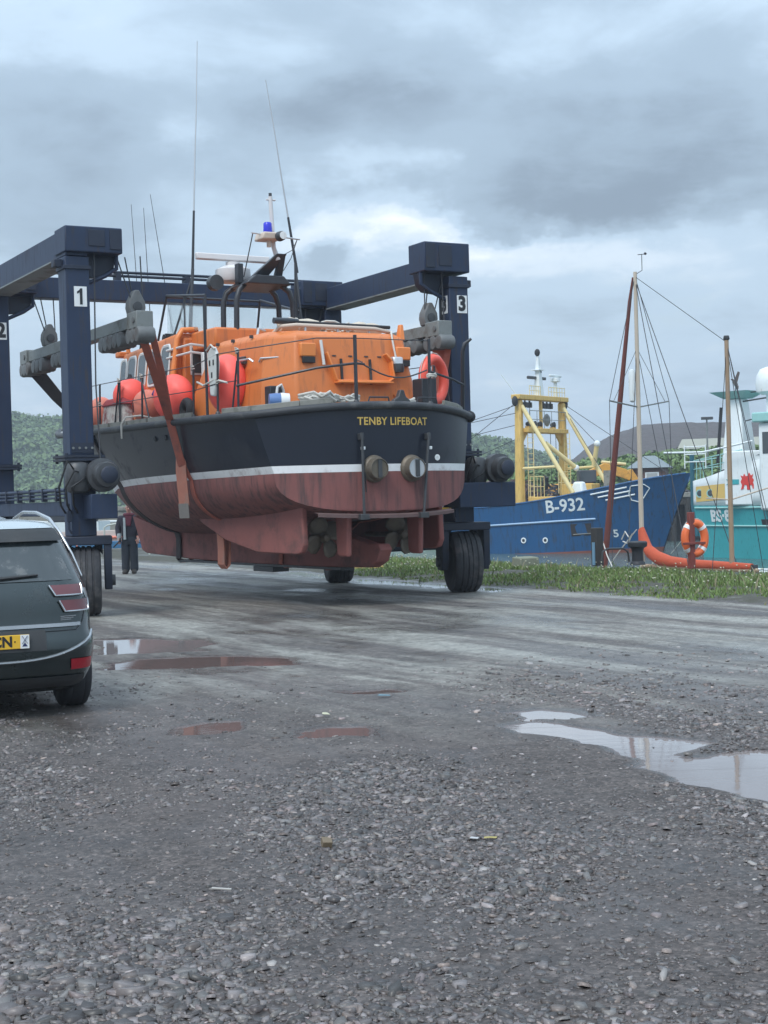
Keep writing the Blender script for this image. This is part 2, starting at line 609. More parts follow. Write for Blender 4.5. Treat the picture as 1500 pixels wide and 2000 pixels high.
def make_ground_material():
    m = bpy.data.materials.new('slate_hardstanding')
    m.use_nodes = True
    t = m.node_tree
    N = NT(t)
    b = t.nodes['Principled BSDF']
    geo = N.n('ShaderNodeNewGeometry')
    pos = geo.outputs['Position']
    sep = N.n('ShaderNodeSeparateXYZ', i_0=pos)
    X, Y, Z = sep.outputs
    # quay-aligned coordinates
    rot = N.n('ShaderNodeVectorRotate', rotation_type='Z_AXIS', i_Vector=pos, i_Center=tuple(HP), i_Angle=-HYAW)
    rp = N.n('ShaderNodeSeparateXYZ', i_0=rot.outputs[0])
    Bq = N.m('SUBTRACT', rp.outputs[0], HP.x)
    stretch = N.n('ShaderNodeMapping', i_Vector=rot.outputs[0], i_Scale=(1.0, 0.14, 1.0))
    big = N.noise(pos, 0.45, 5, 0.6)
    mid = N.noise(pos, 3.0, 6, 0.65)
    fine = N.noise(pos, 38.0, 5, 0.7)
    grit = N.n('ShaderNodeTexVoronoi', i_Vector=pos, i_Scale=55.0)
    grit2 = N.n('ShaderNodeTexVoronoi', i_Vector=pos, i_Scale=26.0)
    tracks = N.noise(stretch.outputs[0], 1.3, 6, 0.6, 0.3)
    col = N.ramp(N.m('ADD', N.m('MULTIPLY', mid, 0.5), N.m('MULTIPLY', fine, 0.5)),
                 [(0.25, (0.035, 0.027, 0.025)), (0.5, (0.080, 0.065, 0.059)), (0.75, (0.145, 0.121, 0.109))])
    col = N.mix(0.8, col, N.mix(1.0, col, N.ramp(grit.outputs['Color'], [(0.1, 0.40), (0.7, 1.1), (0.95, 2.0)]), 'MULTIPLY'))
    col = N.mix(0.6, col, N.mix(1.0, col, N.ramp(grit2.outputs['Color'], [(0.1, 0.55), (0.9, 1.5)]), 'MULTIPLY'))
    # purple-brown slate mud
    col = N.mix(N.m('MULTIPLY', N.rng(big, 0.42, 0.7, 0, 1), 0.55), col, (0.108, 0.086, 0.078))
    # dry pale slate dust, drawn out along the wheel tracks, in the driven part of the yard
    far = N.rng(N.m('ADD', Y, N.m('MULTIPLY', N.m('SUBTRACT', big, 0.5), 8.0)), 9.5, 16.0, 0.0, 1.0)
    dust = N.m('MULTIPLY', N.rng(tracks, 0.41, 0.62, 0.15, 0.9), far)
    col = N.mix(dust, col, (0.300, 0.290, 0.258))
    damp = N.m('MULTIPLY', N.rng(tracks, 0.46, 0.33, 0.0, 0.5), far)
    col = N.mix(damp, col, (0.060, 0.059, 0.062))
    gr1 = N.noise(pos, 5.0, 5, 0.75)
    gr2 = N.noise(pos, 17.0, 3, 0.8)
    gk = N.m('MULTIPLY', N.rng(gr1, 0.25, 0.75, 0.62, 1.38), N.rng(gr2, 0.25, 0.75, 0.60, 1.40))
    col = N.mix(N.m('ADD', 0.35, N.m('MULTIPLY', far, 0.55)), col, N.mix(1.0, col, N.n('ShaderNodeCombineColor', i_0=gk, i_1=gk, i_2=gk).outputs[0], 'MULTIPLY'))
    # soil under the grass
    gm = N.rng(N.m('ADD', Bq, N.m('MULTIPLY', N.m('SUBTRACT', mid, 0.5), 2.0)), 4.5, 5.1, 0.0, 1.0)
    col = N.mix(gm, col, (0.060, 0.055, 0.035))
    # silt on the puddle beds
    bed = N.rng(Z, -0.010, -0.020, 0.0, 1.0)
    col = N.mix(N.m('MULTIPLY', bed, 0.9), col, (0.180, 0.135, 0.125))
    wet = N.rng(Z, 0.003, -0.011, 0.0, 1.0)
    col = N.mix(N.m('MULTIPLY', wet, 0.55), col, N.mix(1.0, col, (0.45, 0.43, 0.42), 'MULTIPLY'))
    N.l(col, b.inputs['Base Color'])
    wet2 = N.m('MULTIPLY', N.rng(N.noise(stretch.outputs[0], 0.8, 4, 0.6), 0.45, 0.62, 0, 1), 0.35)
    ro = N.m('SUBTRACT', 0.80, N.m('MAXIMUM', N.m('MULTIPLY', wet, 0.58), wet2))
    N.l(N.m('ADD', ro, N.m('MULTIPLY', N.m('SUBTRACT', fine, 0.5), 0.25)), b.inputs['Roughness'])
    g1 = N.n('ShaderNodeSeparateColor', i_0=grit.outputs['Color']).outputs[0]
    g2 = N.n('ShaderNodeSeparateColor', i_0=grit2.outputs['Color']).outputs[1]
    h = N.m('ADD', N.m('MULTIPLY', fine, 0.5), N.m('ADD', N.m('MULTIPLY', g1, 0.5), N.m('MULTIPLY', g2, 0.7)))
    bm = N.n('ShaderNodeBump', i_Height=h, i_Strength=0.75, i_Distance=0.02)
    N.l(bm.outputs[0], b.inputs['Normal'])
    return m


def axis_lines(lo, f0, f1, hi, step, grow=1.25):
    out = list(np.arange(f0, f1 + 1e-6, step))
    s_, p = step, f0
    while p > lo:
        s_ *= grow
        p = max(lo, p - s_)
        out.insert(0, p)
    s_, p = step, f1
    while p < hi:
        s_ *= grow
        p = min(hi, p + s_)
        out.append(p)
    return np.array(out)


def make_ground():
    la = axis_lines(-70, -20.0, 12.0, 33.0, 0.055)
    lb = axis_lines(-70, -12.5, 6.5, QUAY_B, 0.055)
    A, B = np.meshgrid(la, lb, indexing='ij')
    X = HP.x + UA.x * A + NB.x * B
    Y = HP.y + UA.y * A + NB.y * B
    h, _, _ = ground_h(X.ravel(), Y.ravel())
    v = np.stack([X.ravel(), Y.ravel(), h], 1)
    n, m_ = A.shape
    i = np.arange(n * m_).reshape(n, m_)
    f = np.stack([i[:-1, :-1], i[:-1, 1:], i[1:, 1:], i[1:, :-1]], -1).reshape(-1, 4)[:, ::-1]
    o = np_mesh('ground', v, f, make_ground_material(), smooth=True)
    tag(o, 'wet slate hardstanding of the boatyard with ruts and puddle beds', kind='structure')
    return o


make_ground()


def water_material(name, col, rough, bump, scale, trans=0.0, ior=1.33):
    m = bpy.data.materials.new(name)
    m.use_nodes = True
    t = m.node_tree
    N = NT(t)
    b = t.nodes['Principled BSDF']
    geo = N.n('ShaderNodeNewGeometry')
    mp = N.n('ShaderNodeMapping', i_Vector=geo.outputs['Position'], i_Scale=(1.0, 1.6, 1.0))
    n1 = N.noise(mp.outputs[0], scale, 5, 0.6, 0.3)
    b.inputs['Base Color'].default_value = (*col, 1)
    b.inputs['Roughness'].default_value = rough
    b.inputs['IOR'].default_value = ior
    b.inputs['Transmission Weight'].default_value = trans
    if bump > 0:
        bm = N.n('ShaderNodeBump', i_Height=n1, i_Strength=0.8, i_Distance=bump)
        N.l(bm.outputs[0], b.inputs['Normal'])
    return m


def make_puddles():
    clear = water_material('puddle_water', (0.85, 0.82, 0.80), 0.02, 0.0008, 5.0, 1.0)
    muddy = water_material('brown_puddle_water', (0.140, 0.104, 0.095), 0.02, 0.0006, 5.0, 0.0, 1.33)
    silty = water_material('silty_puddle_water', (0.25, 0.215, 0.205), 0.015, 0.0006, 5.0, 0.0, 1.75)
    labels = {
        'right': 'large rain puddle at the right edge of the yard', 'right2': 'long rain puddle beside the tyre ruts on the right',
        'film': 'small shallow puddle just beyond the long right puddle', 'left': 'wide puddle behind the dark car reflecting the hoist leg',
        'left2': 'long narrow puddle in front of the wide puddle near the car', 'brown1': 'small brown puddle in the gravel, left of a pair',
        'brown2': 'small brown puddle in the gravel, right of a pair', 'mud': 'muddy puddle in the middle of the gravel yard',
        'far1': 'puddle beyond the lifeboat keel, beside the far hoist wheel', 'far2': 'long puddle along the grass between the hoist wheels',
        'far3': 'small puddle to the right of the near right hoist wheel', 'far4': 'small puddle under the port side of the lifeboat',
        'shade': 'pale puddle beyond the lifeboat bow'}
    for i_p, (nm, poly) in enumerate(PUDDLES):
        cx = sum(p[0] for p in poly) / len(poly)
        cy = sum(p[1] for p in poly) / len(poly)
        big = []
        for x, y in poly:
            d = math.hypot(x - cx, y - cy)
            e = 0.32 if cy < 15 else (0.5 if cy < 25 else 0.9)
            big.append((x + (x - cx) / d * e, y + (y - cy) / d * e))
        bx0, bx1 = min(p[0] for p in big), max(p[0] for p in big)
        by0, by1 = min(p[1] for p in big), max(p[1] for p in big)
        zp = PUD_LEVEL + 0.0004 * i_p - 0.002
        ob = MB().add([(bx0, by0, zp), (bx1, by0, zp), (bx1, by1, zp), (bx0, by1, zp)], [(0, 1, 2, 3)]).build('puddle', muddy if nm in ('brown1', 'brown2', 'mud', 'left2') else silty, smooth=0, recalc=False)
        tag(ob, labels[nm], kind='structure')


make_puddles()


# ------------------------------------------------------------------ loose slate chippings
def make_chips():
    N_ = 112000
    y = 3.4 + (rng.random(N_ * 3)) ** 1.75 * 13.5
    x = (rng.random(N_ * 3) - 0.5) * 2 * (0.30 * y + 0.9)
    cl = fbm(x * 0.8, y * 0.55, 3, 71)
    keep = rng.random(N_ * 3) < np.clip((cl - 0.27) * 3.4, 0.16, 1.0) * np.clip(1.9 - y / 9.5, 0.16, 1.0)
    inp = np.full(x.shape, -9.0)
    for nm, poly in PUDDLES[:8]:
        inp = np.maximum(inp, poly_sdf(x, y, poly))
    keep &= (inp < -0.06) | (rng.random(N_ * 3) < 0.012)
    keep &= (y < 10.5) | (rng.random(N_ * 3) < np.clip(1.15 - (y - 10.5) * 0.22, 0.2, 1))
    x, y, cl = x[keep][:N_], y[keep][:N_], cl[keep][:N_]
    n = len(x)
    h, _, _ = ground_h(x, y)
    size = 0.0062 + 0.013 * rng.random(n) ** 2.2 + 0.026 * rng.random(n) ** 9
    size *= np.clip(0.8 + (cl - 0.4) * 1.2, 0.6, 1.4) * (1 + np.clip(y - 9, 0, 6) * 0.05) * (1 + 0.30 * sstep(y, 8.0, 5.0))
    th = size * (0.20 + 0.30 * rng.random(n))
    k = 5
    ang = np.arange(k)[None, :] * 2 * np.pi / k + rng.random((n, 1)) * 6.28 + (rng.random((n, k)) - 0.5) * 0.6
    rad = size[:, None] * (0.65 + 0.6 * rng.random((n, k)))
    el = 0.38 + 0.5 * rng.random((n, 1))
    yaw = rng.random((n, 1)) * 6.28
    lx, ly = rad * np.cos(ang), rad * np.sin(ang) * el
    px = lx * np.cos(yaw) - ly * np.sin(yaw)
    py = lx * np.sin(yaw) + ly * np.cos(yaw)
    tx = rng.normal(0, 0.17, (n, 1))
    ty = rng.normal(0, 0.17, (n, 1))
    tilt = px * tx + py * ty
    shr = 0.86 + 0.12 * rng.random((n, 1))
    base = h[:, None] - th[:, None] * 0.10
    low = np.stack([x[:, None] + px, y[:, None] + py, base + tilt], -1)
    top = np.stack([x[:, None] + px * shr, y[:, None] + py * shr, base + tilt + th[:, None] * (0.8 + 0.4 * rng.random((n, k)))], -1)
    v = np.concatenate([low, top], 1).reshape(-1, 3)
    o = (np.arange(n) * 2 * k)[:, None, None]
    sides = np.array([(j, (j + 1) % k, k + (j + 1) % k) for j in range(k)] + [(j, k + (j + 1) % k, k + j) for j in range(k)]
                     + [(k, k + j, k + j + 1) for j in range(1, k - 1)])
    f = (sides[None] + o).reshape(-1, 3)
    g = 0.045 + 0.125 * rng.random(n) ** 1.6 + 0.20 * rng.random(n) ** 17
    g = g * (1 + 0.25 * sstep(y, 10.0, 14.0))
    hue = rng.random(n)
    c = np.stack([g * (1.13 + 0.10 * (hue > 0.8)), g * (0.975 + 0.04 * (hue < 0.25)), g * (0.94 - 0.08 * (hue > 0.9))], 1)
    m = mat('slate_chip', (0.2, 0.2, 0.22), 0.40, var=0.25, scale=60, attr='Col')
    o = np_mesh('slate_chippings', v, f, m, cols=np.repeat(c, 2 * k, 0))
    tag(o, 'loose grey slate chippings strewn over the near yard', 'gravel', kind='stuff')


make_chips()


# ------------------------------------------------------------------ grass bank
def make_grass():
    n = 72000
    a = -16 + 33 * rng.random(n) ** 1.15
    b = 4.4 + 6.2 * rng.random(n)
    edge = 4.75 + (fbm(a * 0.5, b * 0 + 3.3, 3, 41) - 0.45) * 1.2 + (fbm(a * 2.5, b * 2.5, 2, 43) - 0.4) * 0.9
    keep = (b > edge) & (a < 9.0 + (b - 6.2) * 1.3 + 3 * fbm(a * 0.7, b * 0.7, 2, 59)) & (fbm(a * 1.1 + 9, b * 1.1, 3, 61) > 0.30)
    a, b = a[keep], b[keep]
    n = len(a)
    x = HP.x + UA.x * a + NB.x * b
    y = HP.y + UA.y * a + NB.y * b
    h, _, _ = ground_h(x, y)
    tall = 0.035 + 0.13 * fbm(a * 0.9, b * 0.9, 3, 47) * (0.6 + 0.4 * sstep(b, 5.0, 7.0))
    H = tall * (0.45 + 0.8 * rng.random(n) ** 1.5 + 1.3 * (rng.random(n) > 0.985))
    yaw = rng.random(n) * 6.28
    w = 0.006 + 0.012 * rng.random(n)
    lean = rng.normal(0, 0.35, (n, 2)) * H[:, None]
    dx, dy = np.cos(yaw) * w, np.sin(yaw) * w
    z0 = h - 0.01
    P = np.zeros((n, 5, 3))
    P[:, 0] = np.stack([x - dx, y - dy, z0], 1)
    P[:, 1] = np.stack([x + dx, y + dy, z0], 1)
    P[:, 2] = np.stack([x - dx * 0.8 + lean[:, 0] * 0.35, y - dy * 0.8 + lean[:, 1] * 0.35, z0 + H * 0.55], 1)
    P[:, 3] = np.stack([x + dx * 0.8 + lean[:, 0] * 0.35, y + dy * 0.8 + lean[:, 1] * 0.35, z0 + H * 0.55], 1)
    P[:, 4] = np.stack([x + lean[:, 0], y + lean[:, 1], z0 + H], 1)
    o = (np.arange(n) * 5)[:, None, None]
    f = (np.array([(0, 1, 3), (0, 3, 2), (2, 3, 4)])[None] + o).reshape(-1, 3)
    t = np.clip(rng.random(n) * 0.75 + fbm(a * 0.6, b * 0.6, 2, 53) * 0.5 - 0.1, 0, 1)[:, None]
    dry = ((rng.random(n) < 0.14) | ((H > 0.20) & (rng.random(n) < 0.4)))[:, None]
    c = (1 - t) * np.array([0.085, 0.140, 0.036]) + t * np.array([0.205, 0.285, 0.078])
    c = np.where(dry, np.array([0.230, 0.205, 0.120]), c)
    m = mat('grass_blade', (0.1, 0.15, 0.05), 0.6, var=0.1, attr='Col')
    ob = np_mesh('grass', P.reshape(-1, 3), f, m, cols=np.repeat(c, 5, 0))
    tag(ob, 'rough green grass bank along the quay edge', 'grass', kind='stuff')
    # small pale flower heads among the grass
    k = 420
    a = -12 + 26 * rng.random(k)
    b = 5.3 + 4.6 * rng.random(k)
    mb = MB()
    for i in range(k):
        p = yard(a[i], b[i])
        hh = 0.12 + 0.12 * random.random()
        r_ = 0.010 + 0.014 * random.random()
        mb.add([(p.x + r_ * math.cos(q), p.y + r_ * math.sin(q), hh + (0.01 if j % 2 else 0)) for j, q in enumerate([0, 1.05, 2.1, 3.14, 4.2, 5.2])]
               + [(p.x, p.y, hh - 0.02)], [(0, 1, 2, 3, 4, 5), (0, 6, 1), (1, 6, 2), (2, 6, 3), (3, 6, 4), (4, 6, 5), (5, 6, 0)])
    tag(mb.build('meadow_flowers', mat('flower_cream', (0.66, 0.66, 0.48), 0.7), smooth=0), 'small cream flower heads dotted through the bank grass', 'flowers', kind='stuff')


make_grass()

# ------------------------------------------------------------------ quay wall and harbour water
M_CONC = mat('quay_concrete', (0.27, 0.26, 0.24), 0.85, var=0.3, scale=2.5, dirt=(0.06, 0.06, 0.045), dirt_amt=0.5, bump=0.01, bump_scale=12, streak=True)
_p = [yard(-72, QUAY_B + 0.004), yard(33.2, QUAY_B + 0.004), yard(33.2, QUAY_B + 0.35), yard(-72, QUAY_B + 0.35)]
_q = MB().hexa([(p.x, p.y, -4) for p in _p], [(p.x, p.y, -0.09) for p in _p]).build('quay_wall', M_CONC, bevel=0.03)
tag(_q, 'concrete quay wall at the back edge of the grass bank', 'wall')
_p = [yard(33.03, -72), yard(33.03, QUAY_B + 0.3), yard(33.5, QUAY_B + 0.3), yard(33.5, -72)]
_q = MB().hexa([(p.x, p.y, -4) for p in _p], [(p.x, p.y, 0.05) for p in _p]).build('quay_end_wall', M_CONC, bevel=0.03)
tag(_q, 'concrete edge closing the far end of the yard', 'wall')

M_WATER = water_material('harbour_water', (0.075, 0.115, 0.110), 0.08, 0.22, 1.6)
_w = MB().add([(-700, -160, WATER_Z), (700, -160, WATER_Z), (700, 900, WATER_Z), (-700, 900, WATER_Z)], [(0, 1, 2, 3)]).build('water', M_WATER, smooth=0)
tag(_w, 'grey green harbour water lapping the boats', kind='structure')


# ------------------------------------------------------------------ land beyond the harbour
def terrain(name, label, x0, x1, y0, y1, hf, m, nx=90, ny=40, kind='structure'):
    xs, ys = np.linspace(x0, x1, nx), np.linspace(y0, y1, ny)
    X, Y = np.meshgrid(xs, ys, indexing='ij')
    Z = hf(X, Y)
    i = np.arange(nx * ny).reshape(nx, ny)
    f = np.stack([i[:-1, :-1], i[1:, :-1], i[1:, 1:], i[:-1, 1:]], -1).reshape(-1, 4)
    o = np_mesh(name, np.stack([X.ravel(), Y.ravel(), Z.ravel()], 1), f, m, smooth=True)
    return tag(o, label, kind=kind)


def leaf_crowns(name, label, cat, pts, rad, nleaf, leaf, ca, cb, sq=0.85, kind='stuff'):
    """crowns of small leaf-clump faces; pts (k,3) crown centres, rad (k,)"""
    k = len(pts)
    tot = k * nleaf
    idx = np.repeat(np.arange(k), nleaf)
    d = rng.normal(0, 1, (tot, 3))
    d /= np.linalg.norm(d, axis=1)[:, None]
    d[:, 2] = np.where(d[:, 2] < -0.35, -d[:, 2], d[:, 2])
    # lobes: each crown is a handful of sub-clumps
    lob = rng.normal(0, 1, (k, 7, 3))
    lob /= np.linalg.norm(lob, axis=2)[:, :, None]
    lob[:, :, 2] = np.abs(lob[:, :, 2]) * 0.9
    li = rng.integers(0, 7, tot)
    c = lob[idx, li] * 0.55 + d * (0.50 + 0.14 * rng.random((tot, 1)))
    c[:, 2] *= sq
    p = pts[idx] + c * rad[idx][:, None]
    nrm = d + rng.normal(0, 0.45, (tot, 3))
    nrm /= np.linalg.norm(nrm, axis=1)[:, None]
    t1 = np.cross(nrm, rng.normal(0, 1, (tot, 3)))
    t1 /= np.linalg.norm(t1, axis=1)[:, None]
    t2 = np.cross(nrm, t1)
    s_ = (leaf * (0.6 + 0.8 * rng.random(tot)))[:, None]
    q = np.stack([p - t1 * s_ - t2 * s_ * 0.5, p + t1 * s_ * 0.6 - t2 * s_ * 0.8, p + t1 * s_ + t2 * s_ * 0.5, p - t1 * s_ * 0.5 + t2 * s_], 1)
    f = np.arange(tot * 4).reshape(-1, 4)
    tone = np.clip(rng.random(k)[idx] * 0.75 + rng.random(tot) * 0.3, 0, 1)[:, None]
    col = (1 - tone) * np.array(ca) + tone * np.array(cb)
    o = np_mesh(name, q.reshape(-1, 3), f, mat('leaf_clump', (0.06, 0.1, 0.04), 0.7, var=0.1, attr='Col'), cols=np.repeat(col, 4, 0))
    return tag(o, label, cat, kind=kind)


RIDGE = [(-420, 26), (-260, 29), (-150, 27), (-96, 25.0), (-80, 24.0), (-30, 23), (0, 20), (25, 16.5), (36, 12.0), (52, 7.5), (75, 4), (140, 3)]


def hill_h(X, Y):
    top = np.interp(X, [p[0] for p in RIDGE], [p[1] for p in RIDGE])
    k = sstep(Y, 300, 420)
    return -2.0 + (top + 0.5) * k + (fbm(X * 0.03, Y * 0.03, 3, 3) - 0.45) * 6 * k


M_SOIL = mat('hill_soil', (0.045, 0.065, 0.030), 0.9, var=0.3, scale=0.1)
terrain('hill', 'wooded hill across the harbour', -420, 140, 290, 520, hill_h, M_SOIL)
_k = 1250
_x = -420 + 560 * rng.random(_k)
_x[:620] = -112 + 62 * rng.random(620)
_x[620:900] = 8 + 50 * rng.random(280)
_y = 312 + 118 * rng.random(_k)
_z = hill_h(_x, _y) + 0.6
_rr = 2.2 + 2.4 * rng.random(_k)
leaf_crowns('wooded_hillside', 'broadleaf wood covering the hill across the harbour', 'woodland', np.stack([_x, _y, _z], 1), _rr, 150, 0.40,
            (0.050, 0.095, 0.034), (0.125, 0.195, 0.062))


def heap_h(X, Y):
    top = np.interp(X, [20, 30, 35, 39, 44, 52, 60, 70, 90, 140], [1, 3.2, 7.8, 10.9, 12.7, 13.1, 13.0, 12.6, 11.5, 8])
    k = sstep(Y, 225, 262) * sstep(Y, 330, 280)
    return -2 + (top + 2) * k + (fbm(X * 0.25, Y * 0.25, 4, 13) - 0.47) * 1.3 * k


terrain('spoil_heap', 'purple brown slate spoil heap behind the scrub', 15, 140, 222, 330, heap_h,
        mat('spoil', (0.078, 0.066, 0.064), 0.95, var=0.35, scale=0.6, bump=0.6, bump_scale=1.2), 150, 80)


def bank_h(X, Y):
    top = np.interp(X, [-8, 2, 5, 12, 20, 30, 60, 120], [-2.6, 1.0, 2.0, 2.3, 3.3, 3.9, 4.0, 3.8])
    return -3 + (top + 3) * sstep(Y, 104, 122) + sstep(Y, 122, 170) * 0.8 + (fbm(X * 0.15, Y * 0.15, 3, 23) - 0.45) * 0.8


terrain('far_bank', 'green bank on the far side of the harbour', -8, 120, 100, 230, bank_h,
        mat('bank_turf', (0.060, 0.095, 0.035), 0.9, var=0.4, scale=0.6), 120, 60)
_k = 520
_x = 2 + 52 * rng.random(_k)
_y = 112 + 50 * rng.random(_k)
_x[:170] = 15 + 20 * rng.random(170)
_y[:170] = 111 + 16 * rng.random(170)
_z = bank_h(_x, _y) - 0.1
_rr = 0.7 + 1.15 * rng.random(_k) * np.interp(_x, [2, 15, 22, 54], [0.5, 0.8, 1.0, 1.1])
leaf_crowns('bank_scrub', 'dense bright green scrub on the far bank', 'scrub', np.stack([_x, _y, _z], 1), _rr, 260, 0.13,
            (0.060, 0.110, 0.030), (0.170, 0.255, 0.078))

# ------------------------------------------------------------------ boat hoist (local x = b towards the water, y = a away)
M_HB = mat('hoist_blue', (0.021, 0.035, 0.072), 0.48, var=0.22, scale=3, spec=0.35, dirt=(0.060, 0.048, 0.042), dirt_amt=0.30, streak=True, bump=0.002, bump_scale=18)
M_HBD = mat('hoist_blue_dark', (0.015, 0.022, 0.042), 0.55, var=0.2, scale=4, dirt=(0.04, 0.035, 0.03), dirt_amt=0.35)
M_STEEL = mat('galvanised_grey', (0.19, 0.205, 0.20), 0.55, var=0.25, scale=5, dirt=(0.10, 0.09, 0.075), dirt_amt=0.4)
M_ROLL = mat('roller_grey', (0.135, 0.14, 0.14), 0.6, var=0.3, scale=7, dirt=(0.09, 0.06, 0.045), dirt_amt=0.4)
M_BLACK = mat('black_rubber', (0.022, 0.023, 0.026), 0.75, var=0.3, scale=8, dirt=(0.09, 0.085, 0.08), dirt_amt=0.25)
M_TYRE = mat('tyre_rubber', (0.030, 0.030, 0.034), 0.7, var=0.35, scale=5, dirt=(0.12, 0.11, 0.105), dirt_amt=0.32, bump=0.003, bump_scale=30)
M_WIRE = mat('wire_rope', (0.055, 0.058, 0.065), 0.6, metal=0.3, var=0.2)
M_WHITE = mat('white_paint', (0.78, 0.79, 0.78), 0.45, var=0.08, dirt=(0.35, 0.33, 0.29), dirt_amt=0.2)
M_INK = mat('black_ink', (0.018, 0.019, 0.022), 0.5, var=0.0)
M_GREASE = mat('greasy_metal', (0.06, 0.062, 0.066), 0.45, metal=0.3, var=0.4, scale=9)
M_HOSE = mat('hydraulic_hose', (0.02, 0.02, 0.022), 0.5, var=0.1)
M_YEL = mat('safety_yellow', (0.72, 0.46, 0.06), 0.5, var=0.1, dirt=(0.3, 0.12, 0.05), dirt_amt=0.25)

hoist = thing('boat_hoist', 'dark blue four legged travelling boat hoist straddling the lifeboat', 'boat hoist', HP, HYAW)
LEGS = {'1': (-3.53, 0.0), '2': (-3.53, 4.75), '3': (3.35, 0.0), '4': (3.35, 4.9)}
LW = 0.19
for key, (bx_, ay) in LEGS.items():
    inn = 1 if bx_ < 0 else -1
    # column with a slightly heavier lower sleeve
    leg = MB().bx(bx_ - LW, bx_ + LW, ay - LW, ay + LW, 2.49, 5.56).build('leg', M_HB, hoist, bevel=0.012)
    MB().bx(bx_ - LW * 1.03, bx_ + LW * 1.03, ay - LW * 1.03, ay + LW * 1.03, 1.24, 2.40).build('leg_sleeve', M_HB, leg, bevel=0.012)
    fl = MB().bx(bx_ - 0.32, bx_ + 0.32, ay - 0.31, ay + 0.31, 2.40, 2.44)
    fl.bx(bx_ - 0.32, bx_ + 0.32, ay - 0.31, ay + 0.31, 2.45, 2.49)
    for sx in (-1, 1):
        for sy in (-1, 1):
            fl.lathe([(0.025, 2.37), (0.025, 2.52)], (bx_ + sx * 0.27, ay + sy * 0.26, 0), n=6)
    fl.build('flange', M_HBD, leg)
    # winch head at the top, reaching inwards over the boat
    x0, x1 = sorted((bx_ - inn * 0.20, bx_ + inn * 0.72))
    hz = 6.02 if bx_ < 0 else 6.13
    hd = MB().bx(x0, x1, ay - 0.26, ay + 0.30, 5.62, hz).build('winch_head', M_HB, hoist, bevel=0.02)
    MB().prism([(bx_ + inn * 0.195, 5.615), (bx_ + inn * 0.70, 5.615), (bx_ + inn * 0.66, 5.42), (bx_ + inn * 0.55, 5.30), (bx_ + inn * 0.195, 5.26)],
               ay + 0.02, ay + 0.2, 'XZ').build('gusset', M_HBD, hd, bevel=0.01)
    pl = MB()
    pl.bx(bx_ + inn * 0.30 - 0.13, bx_ + inn * 0.30 + 0.13, ay - 0.275, ay - 0.262, 5.72, hz - 0.05)
    pl.bx(bx_ + inn * 0.60 - 0.09, bx_ + inn * 0.60 + 0.09, ay - 0.280, ay - 0.262, 5.68, hz - 0.03)
    pl.build('cover_plate', M_HBD, hd, bevel=0.005)
    # rope guard loop under the head
    MB().tube([(bx_ + inn * 0.68, ay - 0.05, 5.66), (bx_ + inn * 0.68, ay - 0.05, 5.42), (bx_ + inn * 0.5, ay - 0.05, 5.30), (bx_ + inn * 0.19, ay - 0.05, 5.16)],
              0.035, 8).build('rope_guard', M_HB, hd)
    # tyre fork and wheel, steered a little towards the camera
    fk = thing('wheel_unit', None, None)
    fk.parent = hoist
    fk.location = (bx_ + (0.03 if bx_ < 0 else 0.06), ay, 0)
    fk.rotation_euler = (0, 0, R(-17))
    MB().bx(-0.44, 0.44, -0.30, 0.30, 1.10, 1.235).build('fork', M_HBD, fk, bevel=0.015)
    for sx in (-1, 1):
        xa, xb = sorted((sx * 0.315, sx * 0.43))
        MB().prism([(-0.28, 1.098), (0.28, 1.098), (0.26, 0.62), (0.16, 0.40), (-0.16, 0.40), (-0.26, 0.62)], xa, xb, 'YZ').build('fork_arm', M_HBD, fk, bevel=0.012)
        MB().prism([(sx * 0.30, 1.098), (sx * 0.30, 0.93), (sx * 0.16, 1.098)], 0.10, 0.20, 'XZ').build('fork_gusset', M_HBD, fk)
        MB().lathe([(0.085, 0.0), (0.085, 0.05)], (0.432 if sx > 0 else -0.482, 0, 0.54), 'X', 12).build('axle_cap', M_GREASE, fk)
    prof = [(0.24, -0.20), (0.30, -0.235), (0.42, -0.26), (0.50, -0.245), (0.532, -0.205), (0.541, -0.155), (0.524, -0.145), (0.524, -0.125), (0.545, -0.115),
            (0.547, -0.06), (0.528, -0.05), (0.528, -0.03), (0.548, -0.02), (0.548, 0.02), (0.528, 0.03), (0.528, 0.05), (0.547, 0.06), (0.545, 0.115),
            (0.524, 0.125), (0.524, 0.145), (0.541, 0.155), (0.532, 0.205), (0.50, 0.245), (0.42, 0.26), (0.30, 0.235), (0.24, 0.20)]
    MB().lathe(prof, (0, 0, 0.535), 'X', 40).build('tyre', M_TYRE, fk, smooth=35)
    MB().lathe([(0.02, -0.10), (0.22, -0.10), (0.245, -0.19), (0.245, 0.19), (0.22, 0.10), (0.02, 0.10)], (0, 0, 0.535), 'X', 24).build('rim', M_HB, fk)

